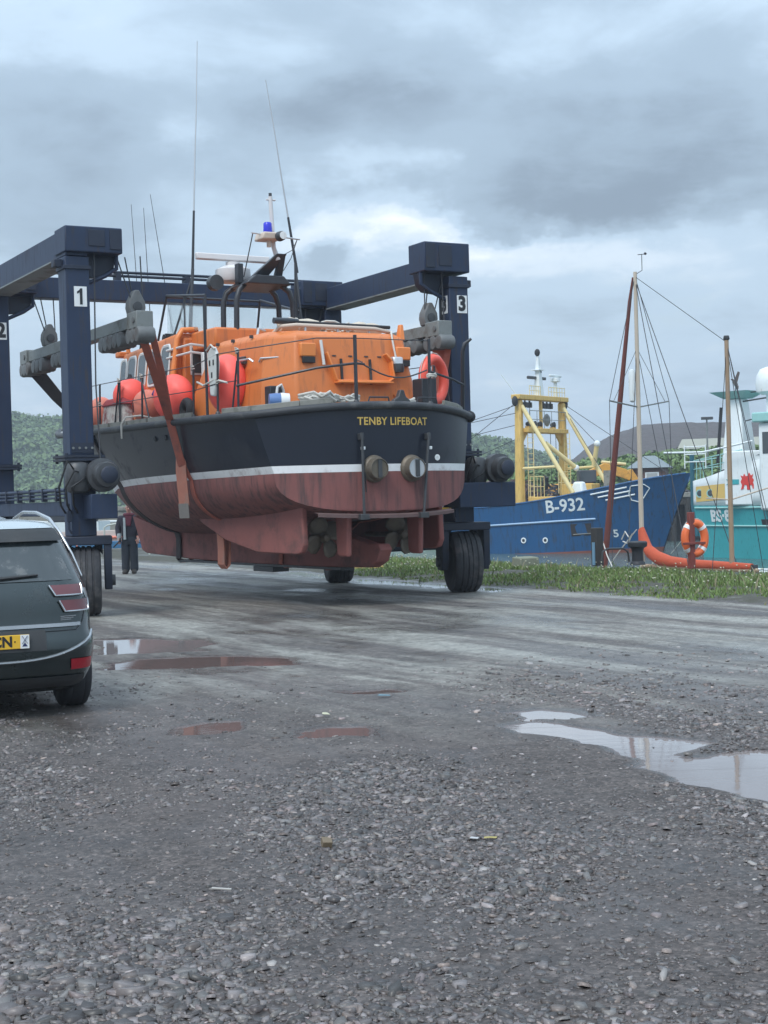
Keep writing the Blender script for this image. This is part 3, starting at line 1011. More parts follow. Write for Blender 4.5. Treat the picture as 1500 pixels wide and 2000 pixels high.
# ropes, hoses and brackets on the near legs
for bx_, inn in ((-3.53, 1), (3.35, -1)):
    MB().tube([(bx_ + inn * 0.30, -0.12, 5.62), (bx_ + inn * 0.255, -0.16, 3.6), (bx_ + inn * 0.24, -0.34, 2.3)], 0.012, 6).build('hoist_rope', M_WIRE, hoist)
    MB().tube([(bx_ + inn * 0.205, 0.08, 5.55), (bx_ + inn * 0.215, 0.08, 4.0), (bx_ + inn * 0.205, 0.05, 2.55)], 0.016, 6).build('hose', M_HOSE, hoist)
    for z in (5.40, 4.35, 3.30):
        MB().bx(*sorted((bx_ + inn * 0.192, bx_ + inn * 0.235)), 0.03, 0.13, z, z + 0.05).build('hose_clip', M_HBD, hoist)
    MB().bx(bx_ - 0.215, bx_ + 0.215, -0.215, 0.215, 5.36, 5.42).build('collar_plate', M_HBD, hoist, bevel=0.006)
    MB().bx(*sorted((bx_ - inn * 0.192, bx_ - inn * 0.33)), -0.08, 0.08, 5.40, 5.52).build('end_bracket', M_HBD, hoist, bevel=0.01)
    for k in range(4):
        MB().lathe([(0.020, -0.212), (0.020, -0.228)], (bx_ - 0.15 + 0.10 * k, 0, 2.60), 'Y', 6).build('bolt', M_STEEL, hoist)
    MB().bx(bx_ - 0.17, bx_ + 0.17, -0.206, -0.1915, 2.53, 2.68).build('splice_plate', M_HBD, hoist)

# number plates
def number(s_, c, normal, w=0.20, h=0.31):
    pl = MB()
    if normal == 'front':
        pl.bx(c[0] - w / 2, c[0] + w / 2, c[1] - 0.007, c[1], c[2] - h / 2, c[2] + h / 2)
        fn = lambda x, z, d: (c[0] + x, c[1] - 0.0095 - d, c[2] + z)
    else:
        pl.bx(c[0] - 0.007, c[0], c[1] - w / 2, c[1] + w / 2, c[2] - h / 2, c[2] + h / 2)
        fn = lambda x, z, d: (c[0] - 0.0095 - d, c[1] - x, c[2] + z)
    p = pl.build('number_plate', M_WHITE, hoist)
    tag(p, 'white number plate with black digit ' + s_)
    if s_ == '1':
        P1 = [(-0.012, -0.125), (0.030, -0.125), (0.030, 0.125), (-0.002, 0.125), (-0.022, 0.095), (-0.055, 0.075), (-0.055, 0.040), (-0.012, 0.062)]
        one = MB()
        n_ = len(P1)
        one.add([fn(x, z, 0.0) for x, z in P1] + [fn(x, z, 0.003) for x, z in P1], [tuple(range(n_)), tuple(range(n_, 2 * n_))] + [(k, (k + 1) % n_, n_ + (k + 1) % n_, n_ + k) for k in range(n_)])
        one.build('digit', M_INK, p, smooth=0)
    else:
        text('digit', s_, h * 1.12, M_INK, p, fn, depth=0.002, bold=0.016, sx=0.92)


number('1', (-3.49, -LW - 0.001, 4.94), 'front')
number('2', (-3.49, 4.75 - LW - 0.001, 4.92), 'front')
number('3', (3.41, -LW - 0.001, 5.07), 'front')
number('3', (3.35 - LW - 0.001, -0.02, 5.07), 'side')

# side beams and the far cross beam
for bx_, a1 in ((-3.53, 4.75), (3.35, 4.9)):
    sb = MB().bx(bx_ - 0.175, bx_ + 0.175, -0.18 if bx_ < 0 else 0.31, a1 + 0.17, 5.57, 5.985).build('side_beam', M_HB, hoist, bevel=0.012)
    MB().bx(bx_ - 0.21, bx_ + 0.21, 0.33, a1 - 0.28, 5.545, 5.568).build('beam_flange', M_STEEL, sb)
    # lower tie beam
    lb = MB().bx(bx_ - 0.17, bx_ + 0.17, 0.21, a1 - 0.21, 1.55, 1.78).build('tie_beam', M_HB, hoist, bevel=0.012)
    for k in range(3):
        MB().tube([(bx_ - 0.20, 0.1, 1.84 + 0.06 * k), (bx_ - 0.20, a1, 1.84 + 0.06 * k)], 0.018 if k < 2 else 0.03, 8).build('hydraulic_pipe', M_HB, lb)
    for k in range(6):
        MB().bx(bx_ - 0.235, bx_ - 0.15, 0.5 + 0.75 * k, 0.56 + 0.75 * k, 1.785, 2.0).build('pipe_clamp', M_HBD, lb)
cb = MB().bx(-3.34, 3.16, 4.72, 5.06, 5.58, 5.965).build('cross_beam', M_HB, hoist, bevel=0.012)
for k, z in enumerate((6.07, 6.15)):
    MB().tube([(-3.1, 4.86 + 0.08 * k, z), (3.0, 4.86 + 0.08 * k, z), (3.28, 4.86 + 0.08 * k, z - 0.03), (3.34, 4.86 + 0.08 * k, z - 0.14)], 0.028, 8).build('hydraulic_pipe', M_HBD, cb)
for k in range(5):
    MB().bx(-2.6 + 1.4 * k, -2.5 + 1.4 * k, 4.80, 5.0, 5.967, 6.12).build('pipe_bracket', M_HBD, cb)

# lower boxes, winch motors and drums on the near legs
for bx_, sgn in ((-3.53, 1), (3.35, 1)):
    x0, x1 = (bx_ - 0.02, bx_ + 0.40) if bx_ < 0 else (bx_ - 0.35, bx_ + 0.80)
    MB().bx(x0, x1, -0.62, -0.20, 1.50, 1.88 if bx_ < 0 else 1.93).build('drive_box', M_HB, hoist, bevel=0.015)
    cxm = bx_ + (0.20 if bx_ < 0 else 0.50)
    mt = MB().lathe([(0.05, -0.86), (0.12, -0.85), (0.12, -0.80), (0.185, -0.79), (0.20, -0.74), (0.20, -0.62), (0.26, -0.60), (0.26, -0.46), (0.19, -0.44), (0.19, -0.24), (0.12, -0.21)],
                    (cxm, 0, 2.17), 'Y', 24)
    mo = mt.build('winch_motor', M_GREASE, hoist)
    MB().lathe([(0.11, -0.885), (0.135, -0.865), (0.11, -0.862)], (cxm, 0, 2.17), 'Y', 20).build('motor_cap', M_HBD, mo)
    gb = MB().lathe([(0.10, 1.90), (0.17, 1.93), (0.20, 2.02), (0.20, 2.28), (0.15, 2.36), (0.08, 2.38)], (cxm - 0.33, -0.34, 0), 'Z', 18)
    gb.lathe([(0.07, -0.30), (0.07, 0.10)], (cxm - 0.2, -0.34, 2.22), 'X', 12)
    gb.build('gearbox', M_GREASE, hoist)
    for k in range(3):
        s0 = (cxm - 0.45 + 0.1 * k, -0.50, 2.28 - 0.06 * k)
        MB().tube([s0, (s0[0] - 0.12, -0.62, s0[2] + 0.12 - 0.1 * k), (s0[0] - 0.24, -0.55, 2.0), (s0[0] - 0.16, -0.35, 1.72), (s0[0] - 0.05, -0.2, 1.6)],
                  0.016, 6).build('hose', M_HOSE, hoist)
    lad = MB()
    lad.tube([(bx_ - 0.26, -0.25, 1.75), (bx_ - 0.26, -0.25, 1.35), (bx_ - 0.22, -0.25, 1.28)], 0.02, 6)
    lad.box((bx_ - 0.26, -0.25, 1.55), (0.07, 0.06, 0.17))
    lad.build('valve_block', M_HBD, hoist, bevel=0.01)
# engine and hydraulic tank housing slung between the two legs nearer the water
eng = MB().bx(2.46, 3.86, 1.2, 3.9, 0.72, 1.48).build('engine_housing', M_HBD, hoist, bevel=0.03)
for k in range(7):
    MB().bx(2.435, 2.458, 1.5 + 0.30 * k, 1.72 + 0.30 * k, 0.95, 1.32).build('louvre', M_HB, eng, bevel=0.004)
MB().prism([(2.72, 1.475), (2.85, 1.535), (2.85, 1.51), (3.06, 1.51), (3.06, 1.44), (2.85, 1.44), (2.85, 1.415)], -0.235, -0.225, 'XZ').build('arrow_sign', M_YEL, hoist)

# hanging wire ropes from the winch heads to the spreader blocks
SPREAD = {'port': (-2.52, -0.35, 6.35), 'star': (2.86, -0.5, 6.0)}
for side, (b_, a0, a1) in SPREAD.items():
    for a_, ha in ((0.05, 0.0), (4.85, 4.85)):
        for k, (dx, dy) in enumerate(((-0.10, -0.06), (0.10, -0.06), (0.0, 0.10))):
            MB().tube([(b_ + dx * 2.0 + (-0.12 if b_ < 0 else 0.1), a_ + dy, 5.64), (b_ + dx, a_ + dy, 4.98)], 0.011, 6).build('wire_rope', M_WIRE, hoist)


# ------------------------------------------------------------------ grey spreader beams hung from the hoist
def spreader(b_, a0, a1, label):
    sp = thing('spreader_beam', label, 'lifting beam', yard(a0, b_, 0), HYAW, 'spreader beams of the boat hoist')
    L = a1 - a0
    MB().bx(-0.095, 0.095, 0.32, L - 0.30, 4.50, 4.70).build('beam', M_STEEL, sp, bevel=0.012)
    for y0 in (-0.02, L - 0.42):
        c = MB().bx(-0.14, 0.14, y0, y0 + 0.46, 4.47, 4.735).build('end_sleeve', M_STEEL, sp, bevel=0.015)
        MB().lathe([(0.05, -0.16), (0.05, 0.16)], (0, y0 + 0.12, 4.60), 'X', 10).build('pin', M_ROLL, c)
    ys = [0.0, 0.20, 0.40] + [0.85 + 0.235 * k for k in range(5)] + [L / 2 + 0.5 + 0.235 * k for k in range(4)] + [L - 1.35, L - 1.1, L - 0.85] + [L - 0.42, L - 0.22, L - 0.02]
    for y in ys:
        MB().lathe([(0.06, -0.15), (0.115, -0.14), (0.132, -0.10), (0.124, 0.0), (0.132, 0.10), (0.115, 0.14), (0.06, 0.15)], (0, y, 4.365), 'X', 16).build('roller', M_ROLL, sp)
        MB().bx(-0.03, 0.03, y - 0.05, y + 0.05, 4.40, 4.498 if 0.32 < y < L - 0.3 else 4.468).build('roller_lug', M_STEEL, sp)
    for a_ in (0.05 - a0, 4.85 - a0):
        bl = MB().prism([(-0.11, 4.70), (0.11, 4.70), (0.14, 4.82), (0.13, 4.92), (0.035, 5.10), (-0.035, 5.10), (-0.13, 4.92), (-0.14, 4.82)], a_ - 0.10, a_ + 0.10, 'XZ').build('sheave_block', M_ROLL, sp, bevel=0.015)
        MB().lathe([(0.04, -0.125), (0.075, -0.12), (0.075, 0.12), (0.04, 0.125)], (0, a_, 4.84), 'Y', 14).build('sheave', M_GREASE, bl)
    return sp


spreader(*SPREAD['port'], 'grey spreader beam with rollers hanging inside leg one')
spreader(*SPREAD['star'], 'grey spreader beam with rollers hanging inside leg three')

# ------------------------------------------------------------------ lifeboat (local x = starboard, y = forward)
BP = Vector((0.15, 24.0, 0))
BYAW = R(31)
M_NAVY = mat('topside_navy', (0.008, 0.011, 0.021), 0.33, var=0.3, scale=1.2, spec=0.35, dirt=(0.028, 0.030, 0.036), dirt_amt=0.26, dirt_scale=1.1, coat=0.08)
M_STRIPE = mat('stripe_white', (0.70, 0.70, 0.70), 0.5, var=0.1, dirt=(0.38, 0.34, 0.33), dirt_amt=0.35)
M_RED = mat('antifouling_red', (0.205, 0.072, 0.064), 0.7, var=0.28, scale=1.5, dirt=(0.085, 0.048, 0.046), dirt_amt=0.50, dirt_scale=1.1, streak=True, bump=0.003, bump_scale=25)
M_ORANGE = mat('superstructure_orange', (0.64, 0.185, 0.045), 0.45, var=0.10, scale=2.0, dirt=(0.36, 0.13, 0.06), dirt_amt=0.30, streak=True, dirt_scale=1.3)
M_ORANGE_L = mat('hatch_orange', (0.75, 0.23, 0.055), 0.40, var=0.08, scale=2.0)
M_BUOY = mat('buoy_orange', (1.0, 0.125, 0.095), 0.5, var=0.10, scale=3.0, dirt=(0.72, 0.09, 0.07), dirt_amt=0.2)
M_BUOYF = mat('faded_buoy', (0.72, 0.20, 0.13), 0.5, var=0.15, scale=3.0, dirt=(0.75, 0.36, 0.28), dirt_amt=0.4)
M_DECK = mat('deck_grey', (0.24, 0.245, 0.24), 0.7, var=0.2, scale=4)
M_PLANK = mat('grey_timber', (0.235, 0.23, 0.205), 0.8, var=0.25, scale=9, dirt=(0.09, 0.09, 0.07), dirt_amt=0.4)
M_RAIL = mat('rail_black', (0.028, 0.030, 0.036), 0.4, var=0.2)
M_GLASS = mat('dark_glass', (0.045, 0.055, 0.060), 0.06, var=0.1, spec=0.8)
M_FRAME = mat('window_rubber_pale', (0.62, 0.62, 0.60), 0.5, var=0.1)
M_ALU = mat('aluminium', (0.55, 0.56, 0.57), 0.38, metal=0.6, var=0.1)
M_BRONZE = mat('exhaust_metal', (0.15, 0.125, 0.095), 0.55, metal=0.4, var=0.35, scale=8)
M_ROPE = mat('pale_rope', (0.55, 0.53, 0.48), 0.85, var=0.25, scale=30, bump=0.004, bump_scale=90)
M_GOLD = mat('gold_letters', (0.62, 0.42, 0.10), 0.5, var=0.05)
M_STRAP = mat('red_webbing', (0.43, 0.125, 0.085), 0.85, var=0.25, scale=6, dirt=(0.22, 0.10, 0.085), dirt_amt=0.40, bump=0.003, bump_scale=60)
M_STRAPL = mat('worn_webbing', (0.50, 0.20, 0.14), 0.9, var=0.25, scale=6, dirt=(0.36, 0.25, 0.20), dirt_amt=0.4)
M_BLUEL = mat('blue_lamp', (0.03, 0.035, 0.55), 0.15, var=0.05)
M_CREAM = mat('cream_paint', (0.55, 0.45, 0.37), 0.5, var=0.1, dirt=(0.4, 0.22, 0.14), dirt_amt=0.2)
M_TAUPE = mat('radar_white', (0.66, 0.63, 0.62), 0.4, var=0.06)

boat = thing('lifeboat', 'navy and orange lifeboat with red bottom hanging in the hoist slings', 'lifeboat', BP, BYAW)

L_BOT, L_WL, L_GUN = 10.6, 11.85, 14.75
WG = [(0, 2.00), (0.06, 2.08), (0.20, 2.10), (0.42, 2.06), (0.58, 1.92), (0.70, 1.66), (0.82, 1.18), (0.92, 0.62), (1.0, 0.05)]
WW = [(0, 1.76), (0.15, 1.79), (0.40, 1.74), (0.58, 1.55), (0.73, 1.15), (0.86, 0.62), (1.0, 0.02)]
ZG = [(0, 3.09), (0.25, 3.13), (0.5, 3.17), (0.75, 3.27), (1.0, 3.58)]
ZW = [(0, 2.12), (0.5, 2.08), (1.0, 1.99)]
ZB = [(0, 1.50), (0.2, 1.30), (0.5, 1.13), (0.8, 1.14), (1.0, 1.42)]
STRIPE = 0.115


def warp(b, t):
    """rounded stern in plan"""
    return t + 0.70 * (abs(b) / 1.88) ** 2.3 * max(0.0, 1 - t / 3.0) ** 1.5


def hull_bottom(q, th):
    """th 0 centreline .. 1 white line"""
    a = th * math.pi / 2
    n = interp(q, [(0, 2.9), (0.4, 2.3), (0.75, 1.75), (1.0, 1.4)])
    b = interp(q, WW) * math.sin(a) ** (2 / n)
    zw, zb = interp(q, ZW), interp(q, ZB)
    z = zw - (zw - zb) * max(0.0, math.cos(a)) ** (2 / n)
    t = q * (L_BOT + (L_WL - L_BOT) * (z - zb) / (zw - zb))
    return b, t, z


def hull_top(q, s_):
    """s 0 white line .. 1 gunwale"""
    p = interp(q, [(0, 0.9), (0.5, 0.85), (0.8, 1.25), (1.0, 1.5)])
    b = interp(q, WW) + (interp(q, WG) - interp(q, WW)) * s_ ** p
    z = interp(q, ZW) + (interp(q, ZG) - interp(q, ZW)) * s_
    t = q * (L_WL + (L_GUN - L_WL) * s_ ** 1.15)
    return b, t, z


def stern_rise(f, z):
    """the stern gunwale arches up towards the middle"""
    return 0.115 * (1 - f * f) * max(0.0, min(1.0, (z - 2.25) / 0.84))


def side_grid(fn, levels, nq=44):
    mb = MB()
    for sgn in (-1, 1):
        rows = []
        for lv in levels:
            row = []
            for i in range(nq + 1):
                q = (i / nq)
                b, t, z = fn(q, lv)
                row.append((sgn * b, warp(b, t), z))
            rows.append(row)
        mb.loft(rows, cap=False, closed=False)
    # transom
    rows = []
    for lv in levels:
        b, t, z = fn(0, lv)
        rows.append([(b * k / 12, warp(b * k / 12, t), z + stern_rise(k / 12, z)) for k in range(-12, 13)])
    mb.loft(rows, cap=False, closed=False)
    return mb


def weld(o, d=0.0015):
    bm = bmesh.new()
    bm.from_mesh(o.data)
    bmesh.ops.remove_doubles(bm, verts=bm.verts, dist=d)
    bmesh.ops.recalc_face_normals(bm, faces=bm.faces)
    bm.to_mesh(o.data)
    bm.free()
    for p in o.data.polygons:
        p.use_smooth = True
    o.data.set_sharp_from_angle(angle=R(38))
    return o


def stripe_s(q):
    return STRIPE / (interp(q, ZG) - interp(q, ZW))


tag(weld(side_grid(hull_bottom, [0.0, 0.12, 0.24, 0.36, 0.48, 0.58, 0.68, 0.78, 0.88, 0.95, 1.0]).build('bottom', M_RED, boat)), 'dull red antifouled underwater hull')
weld(side_grid(lambda q, s_: hull_top(q, s_ * stripe_s(q)), [0.0, 0.5, 1.0]).build('waterline_stripe', M_STRIPE, boat))
topside = weld(side_grid(lambda q, s_: hull_top(q, stripe_s(q) + s_ * (1 - stripe_s(q))), [0.0, 0.15, 0.3, 0.45, 0.6, 0.75, 0.9, 1.0]).build('topside', M_NAVY, boat))
tag(topside, 'glossy navy blue topside above the white line')


def gun(q, sgn, out=0.0, up=0.0):
    b, t, z = hull_top(q, 1.0)
    return (sgn * (b + out), warp(b, t), z + up)


# deck
rows = []
for i in range(45):
    b, t, z = hull_top(i / 44, 1.0)
    rows.append([(b * k / 8, warp(b * k / 8, t), z - 0.03 + 0.04 * (1 - (k / 8) ** 2) + 0.115 * (1 - (k / 8) ** 2) * max(0.0, 1 - t / 1.6)) for k in range(-8, 9)])
MB().loft(rows, cap=False, closed=False).build('deck', M_DECK, boat)
# rubbing strake all round
pts = [gun(i / 40, -1, 0.03, -0.055) for i in range(40, -1, -1)]
b0, t0, z0 = hull_top(0, 1.0)
pts += [(b0 * k / 10, warp(b0 * k / 10, t0) - 0.03, z0 - 0.055 + stern_rise(k / 10, 3.09)) for k in range(-9, 10)]
pts += [gun(i / 40, 1, 0.03, -0.055) for i in range(0, 41)]
MB().tube(pts, 0.062, 10).build('rubbing_strake', mat('strake_black', (0.035, 0.037, 0.042), 0.6, var=0.3, dirt=(0.14, 0.14, 0.135), dirt_amt=0.4), boat)
tag(MB().ball((2.07, 0.86, 3.03), 0.10, 12, 8).build('fender_end', M_BLACK, boat), 'rounded black fender end at the starboard quarter')
# toe rail planks on the quarters
for sgn in (-1, 1):
    pl = [gun(q, sgn, -0.06, 0.075) for q in (0.012, 0.04, 0.07, 0.10)]
    if sgn < 0:
        pl = [(-0.95, warp(0.95, 0) + 0.03, z0 + 0.075 + stern_rise(0.5, 3.09)), (-1.40, warp(1.40, 0) + 0.03, z0 + 0.075 + stern_rise(0.74, 3.09))] + pl
    else:
        pl = [(1.15, warp(1.15, 0) + 0.03, z0 + 0.075 + stern_rise(0.61, 3.09)), (1.55, warp(1.55, 0) + 0.03, z0 + 0.075 + stern_rise(0.82, 3.09))] + pl[:2]
    for i in range(len(pl) - 1):
        MB().bar(Vector(pl[i]) - Vector((0, 0, 0.025)), Vector(pl[i + 1]) - Vector((0, 0, 0.025)), 0.05, 0.085).build('toe_rail', M_PLANK, boat, bevel=0.008)
for i in range(9, 30, 3):
    MB().bar(gun(i / 44, -1, -0.08, 0.05), gun((i + 2.7) / 44, -1, -0.08, 0.05), 0.05, 0.08).build('toe_rail', M_PLANK, boat)

# name on the transom
def on_transom(cx, cz):
    def fn(x, z, d):
        return (cx + x, warp(cx + x, 0) - 0.006 - d, cz + z)
    return fn


text('lettering', 'TENBY LIFEBOAT', 0.170, M_GOLD, boat, on_transom(0.06, 2.895), depth=0.002, bold=0.0025, sx=0.94, space=1.06)

# keel, bilge keels, rudders, propellers
M_KEEL = mat('keel_red', (0.250, 0.085, 0.073), 0.72, var=0.28, scale=1.5, dirt=(0.10, 0.055, 0.05), dirt_amt=0.45, dirt_scale=1.2)
keel = MB().prism([(0.32, 0.98), (0.24, 0.90), (0.36, 0.70), (0.62, 0.60), (2.3, 0.57), (5.2, 0.56), (7.6, 0.60), (9.9, 0.68), (10.12, 0.74), (10.62, 1.46), (9.6, 1.30), (5.0, 1.18), (2.2, 1.36), (1.3, 1.1), (0.6, 0.98)],
                  -0.11, 0.11, 'YZ').build('keel', M_KEEL, boat, bevel=0.02)
MB().bx(-0.13, 0.13, 1.5, 8.2, 0.535, 0.575).build('keel_shoe', M_GREASE, keel)
MB().bx(-0.16, 0.16, 3.9, 4.7, 0.44, 0.535).build('keel_block', M_GREASE, keel, bevel=0.01)
for sgn in (-1, 1):
    MB().prism([(0.60, 1.62), (0.56, 1.0), (0.64, 0.88), (0.80, 0.85), (2.2, 0.86), (3.4, 1.05), (4.4, 1.36), (4.6, 1.5)], sgn * 1.26 - 0.05, sgn * 1.26 + 0.05, 'YZ').build('bilge_keel', M_KEEL, boat, bevel=0.025)
    rd = MB().prism([(0.22, 1.50), (0.62, 1.50), (0.60, 0.86), (0.54, 0.80), (0.26, 0.80)], sgn * 0.66 - 0.045, sgn * 0.66 + 0.045, 'YZ').build('rudder', M_KEEL, boat, bevel=0.03)
    MB().lathe([(0.04, 1.45), (0.04, 1.6)], (sgn * 0.66, 0.40, 0), n=10).build('rudder_stock', M_GREASE, rd)
    pr = thing('propeller', None, None)
    pr.parent = boat
    pr.location = (sgn * 0.72, 0.98, 1.10)
    MB().lathe([(0.02, -0.16), (0.06, -0.13), (0.085, 0.0), (0.085, 0.10), (0.045, 0.14), (0.04, 1.1)], (0, 0, 0), 'Y', 14).build('hub', M_BRONZE, pr)
    for k in range(4):
        an = k * math.pi / 2 + 0.5
        bl = []
        for rr, w in ((0.05, 0.06), (0.14, 0.15), (0.24, 0.17), (0.31, 0.12), (0.345, 0.03)):
            ring = []
            for c_ in (-1, -0.5, 0, 0.5, 1):
                x = c_ * w
                tw = 0.6 - rr
                px, py = x * math.cos(tw), x * math.sin(tw)
                ring.append((math.cos(an) * rr - math.sin(an) * px, py, math.sin(an) * rr + math.cos(an) * px))
            bl.append(ring)
        m2 = MB().loft(bl, cap=False, closed=False).build('blade', M_BRONZE, pr)
        sd = m2.modifiers.new('solid', 'SOLIDIFY')
        sd.thickness = 0.02
# trim plate below the transom and its struts
tp = MB()
row0 = [(x, warp(x, 0) + 0.02, 1.46 + 0.05 * abs(x) ** 2 * 0.6) for x in [-1.25 + 0.25 * k for k in range(11)]]
row1 = [(x, warp(x, 0) - 0.10, 1.44 + 0.05 * abs(x) ** 2 * 0.6) for x in [-1.25 + 0.25 * k for k in range(11)]]
row2 = [(x, warp(x, 0) - 0.10, 1.39 + 0.05 * abs(x) ** 2 * 0.6) for x in [-1.25 + 0.25 * k for k in range(11)]]
tp.loft([row0, row1, row2], cap=False, closed=False)
tp.build('trim_plate', mat('trim_plate_dull', (0.115, 0.070, 0.066), 0.75, var=0.3, scale=4), boat)
for x_t, x_b in ((-0.56, -0.58), (0.68, 0.50)):
    st = MB().tube([(x_t, warp(x_t, 0) - 0.09, 2.72), (x_b, warp(x_b, 0) - 0.13, 1.45)], 0.022, 8)
    ob = st.build('steering_strut', M_GREASE, boat)
    MB().tube([(x_t + 0.035, warp(x_t, 0) - 0.05, 2.66), (x_b + 0.07, warp(x_b, 0) - 0.09, 1.8)], 0.010, 6).build('hydraulic_line', M_HOSE, ob)
    MB().box((x_t, warp(x_t, 0) - 0.05, 2.66), (0.07, 0.09, 0.10)).build('bracket', M_GREASE, ob, bevel=0.008)
    MB().box((x_t + 0.03, warp(x_t, 0) - 0.06, 2.48), (0.05, 0.07, 0.05)).build('bracket', M_WHITE, ob, bevel=0.008)
    MB().box((x_b, warp(x_b, 0) - 0.12, 1.42), (0.15, 0.10, 0.09)).build('foot', M_GREASE, ob, bevel=0.008)
for cx in (-0.33, 0.36):
    ex = MB().lathe([(0.205, -0.01), (0.215, -0.03), (0.21, -0.06), (0.175, -0.09), (0.16, -0.20), (0.15, -0.205), (0.15, -0.10)], (cx, warp(cx, 0) + 0.02, 2.16), 'Y', 26).build('exhaust_outlet', M_BRONZE, boat)
    MB().box((cx + 0.01, warp(cx, 0) - 0.178, 2.16), (0.07, 0.012, 0.27)).build('flap_bar', M_GREASE, ex)
    MB().lathe([(0.148, 0), (0.148, 0.012)], (cx, warp(cx, 0) - 0.165, 2.16), 'Y', 22).build('flap', M_ALU if cx > 0 else M_BRONZE, ex)
MB().lathe([(0.045, 0.01), (0.05, -0.012), (0.02, -0.016), (0.02, 0.0)], (0.92, warp(0.92, 0) - 0.005, 2.33), 'Y', 14).build('skin_fitting', M_WHITE, boat)
for q in (0.30, 0.335):
    b, t, z = hull_top(q, 0.72)
    MB().lathe([(0.045, -0.02), (0.05, 0.015), (0.02, 0.02)], (-b - 0.005, t, z), 'X', 12).build('skin_fitting', M_BLACK, boat)

# --- aft cabin
cab = MB().loft([[(-1.48, 4.5, 3.05), (-1.48, 1.58, 3.05), (-1.10, 1.00, 3.05), (1.10, 1.00, 3.05), (1.48, 1.58, 3.05), (1.48, 5.2, 3.05)],
                 [(-1.44, 4.25, 3.60), (-1.44, 1.60, 3.60), (-1.08, 1.08, 3.60), (1.08, 1.08, 3.60), (1.44, 1.60, 3.60), (1.44, 5.2, 3.60)],
                 [(-1.30, 3.75, 4.38), (-1.30, 1.72, 4.36), (-1.00, 1.20, 4.34), (1.00, 1.20, 4.34), (1.30, 1.72, 4.36), (1.30, 5.2, 4.40)],
                 [(-1.16, 3.60, 4.47), (-1.16, 1.82, 4.45), (-0.90, 1.36, 4.43), (0.90, 1.36, 4.43), (1.16, 1.82, 4.45), (1.16, 5.2, 4.50)]]).build('aft_cabin', M_ORANGE, boat, bevel=0.045, seg=3, smooth=25)
def aft_y(z):
    return 1.00 + 0.20 * (z - 3.05) / 1.29
# raised panel with a lip on the aft face, and its fittings
pn = [(-0.52, 4.06), (-0.38, 3.60), (0.60, 3.60), (0.70, 3.67), (0.68, 3.94), (0.58, 4.06)]
fr = MB()
for k in range(len(pn) - 1):
    (xa, za), (xb, zb) = pn[k], pn[k + 1]
    fr.bar((xa, aft_y(za) - 0.05, za), (xb, aft_y(zb) - 0.05, zb), 0.13, 0.03, up=(0, 0.16, 1) if abs(zb - za) < 0.1 else (1, 0, 0))
fr.build('locker_lip', M_ORANGE_L, boat, bevel=0.01)
MB().bar((-0.40, aft_y(3.58) - 0.10, 3.58), (0.62, aft_y(3.58) - 0.10, 3.58), 0.20, 0.03).build('locker_sill', M_ORANGE_L, boat, bevel=0.01)
for x in (-0.24, 0.30):
    MB().bar((x - 0.02, aft_y(3.56) - 0.03, 3.56), (x + 0.0, aft_y(3.97) - 0.03, 3.97), 0.035, 0.03, up=(0, 1, 0)).build('retaining_strap', M_BLACK, boat)
for x, z in ((-0.84, 4.00), (0.94, 3.98)):
    v_ = MB().box((x, aft_y(z + 0.12) - 0.03, z + 0.10), (0.28, 0.10, 0.22)).build('vent_cowl', M_ORANGE_L, boat, bevel=0.02)
    MB().box((x, aft_y(z) - 0.05, z - 0.06), (0.22, 0.06, 0.10)).build('vent_opening', M_BLACK, v_, bevel=0.01)
MB().tube([(-0.58, aft_y(3.85) - 0.06, 3.86), (-0.60, aft_y(4.2) - 0.06, 4.26)], 0.025, 8).build('grab_handle', M_FRAME, boat)
for x in (-0.62, 0.80):
    MB().prism([(x - 0.12, 3.40), (x - 0.07, 3.32), (x + 0.07, 3.32), (x + 0.12, 3.40), (x + 0.05, 3.37), (x - 0.05, 3.37)], aft_y(3.36) - 0.06, aft_y(3.36) + 0.02, 'XZ').build('cleat', M_ORANGE, boat, bevel=0.01)
for x in (-0.35, -0.05, 0.25, 0.50):
    MB().box((x, aft_y(4.1) - 0.012, 4.02), (0.07, 0.03, 0.02)).build('hinge', M_GREASE, boat)
# roof rail and hoses
MB().tube([(-1.10, 1.80, 4.42), (-1.06, 1.62, 4.52), (-0.85, 1.46, 4.53), (0.6, 1.42, 4.51), (0.92, 1.52, 4.48), (1.0, 1.75, 4.42)], 0.035, 10).build('roof_rail', M_CREAM, boat)
for x in (-0.7, -0.1, 0.5):
    MB().bar((x, 1.45, 4.40), (x, 1.45, 4.51), 0.03, 0.03, up=(0, 1, 0)).build('rail_post', M_ALU, boat)
MB().tube([(-0.95, 2.7, 4.42), (-0.92, 2.7, 4.60), (-0.6, 3.1, 4.62)], 0.025, 8).build('grab_rail', M_ALU, boat)
# aft steps and pillar on the port side behind the wheelhouse
sc_ = MB()
for y, z in ((4.62, 4.50), (4.62, 4.36)):
    sc_.tube([(-1.05, y, z), (-1.32, y - 0.05, z + 0.02), (-1.34, y + 1.0, z)], 0.022, 8)
sc_.build('side_rail', M_FRAME, boat)
MB().box((-1.33, 4.0, 3.72), (0.09, 0.12, 1.20)).build('pillar', M_FRAME, boat, bevel=0.02)
MB().bx(-1.20, 0.9, 5.20, 6.2, 3.12, 4.72).build('bridge_block', M_ORANGE, boat, bevel=0.05)
w_ = MB().box((-0.86, 5.185, 4.30), (0.34, 0.03, 0.46)).build('door_window', M_GLASS, boat, bevel=0.01)
MB().box((-0.86, 5.192, 4.30), (0.42, 0.02, 0.54)).build('frame', M_FRAME, w_, bevel=0.01)

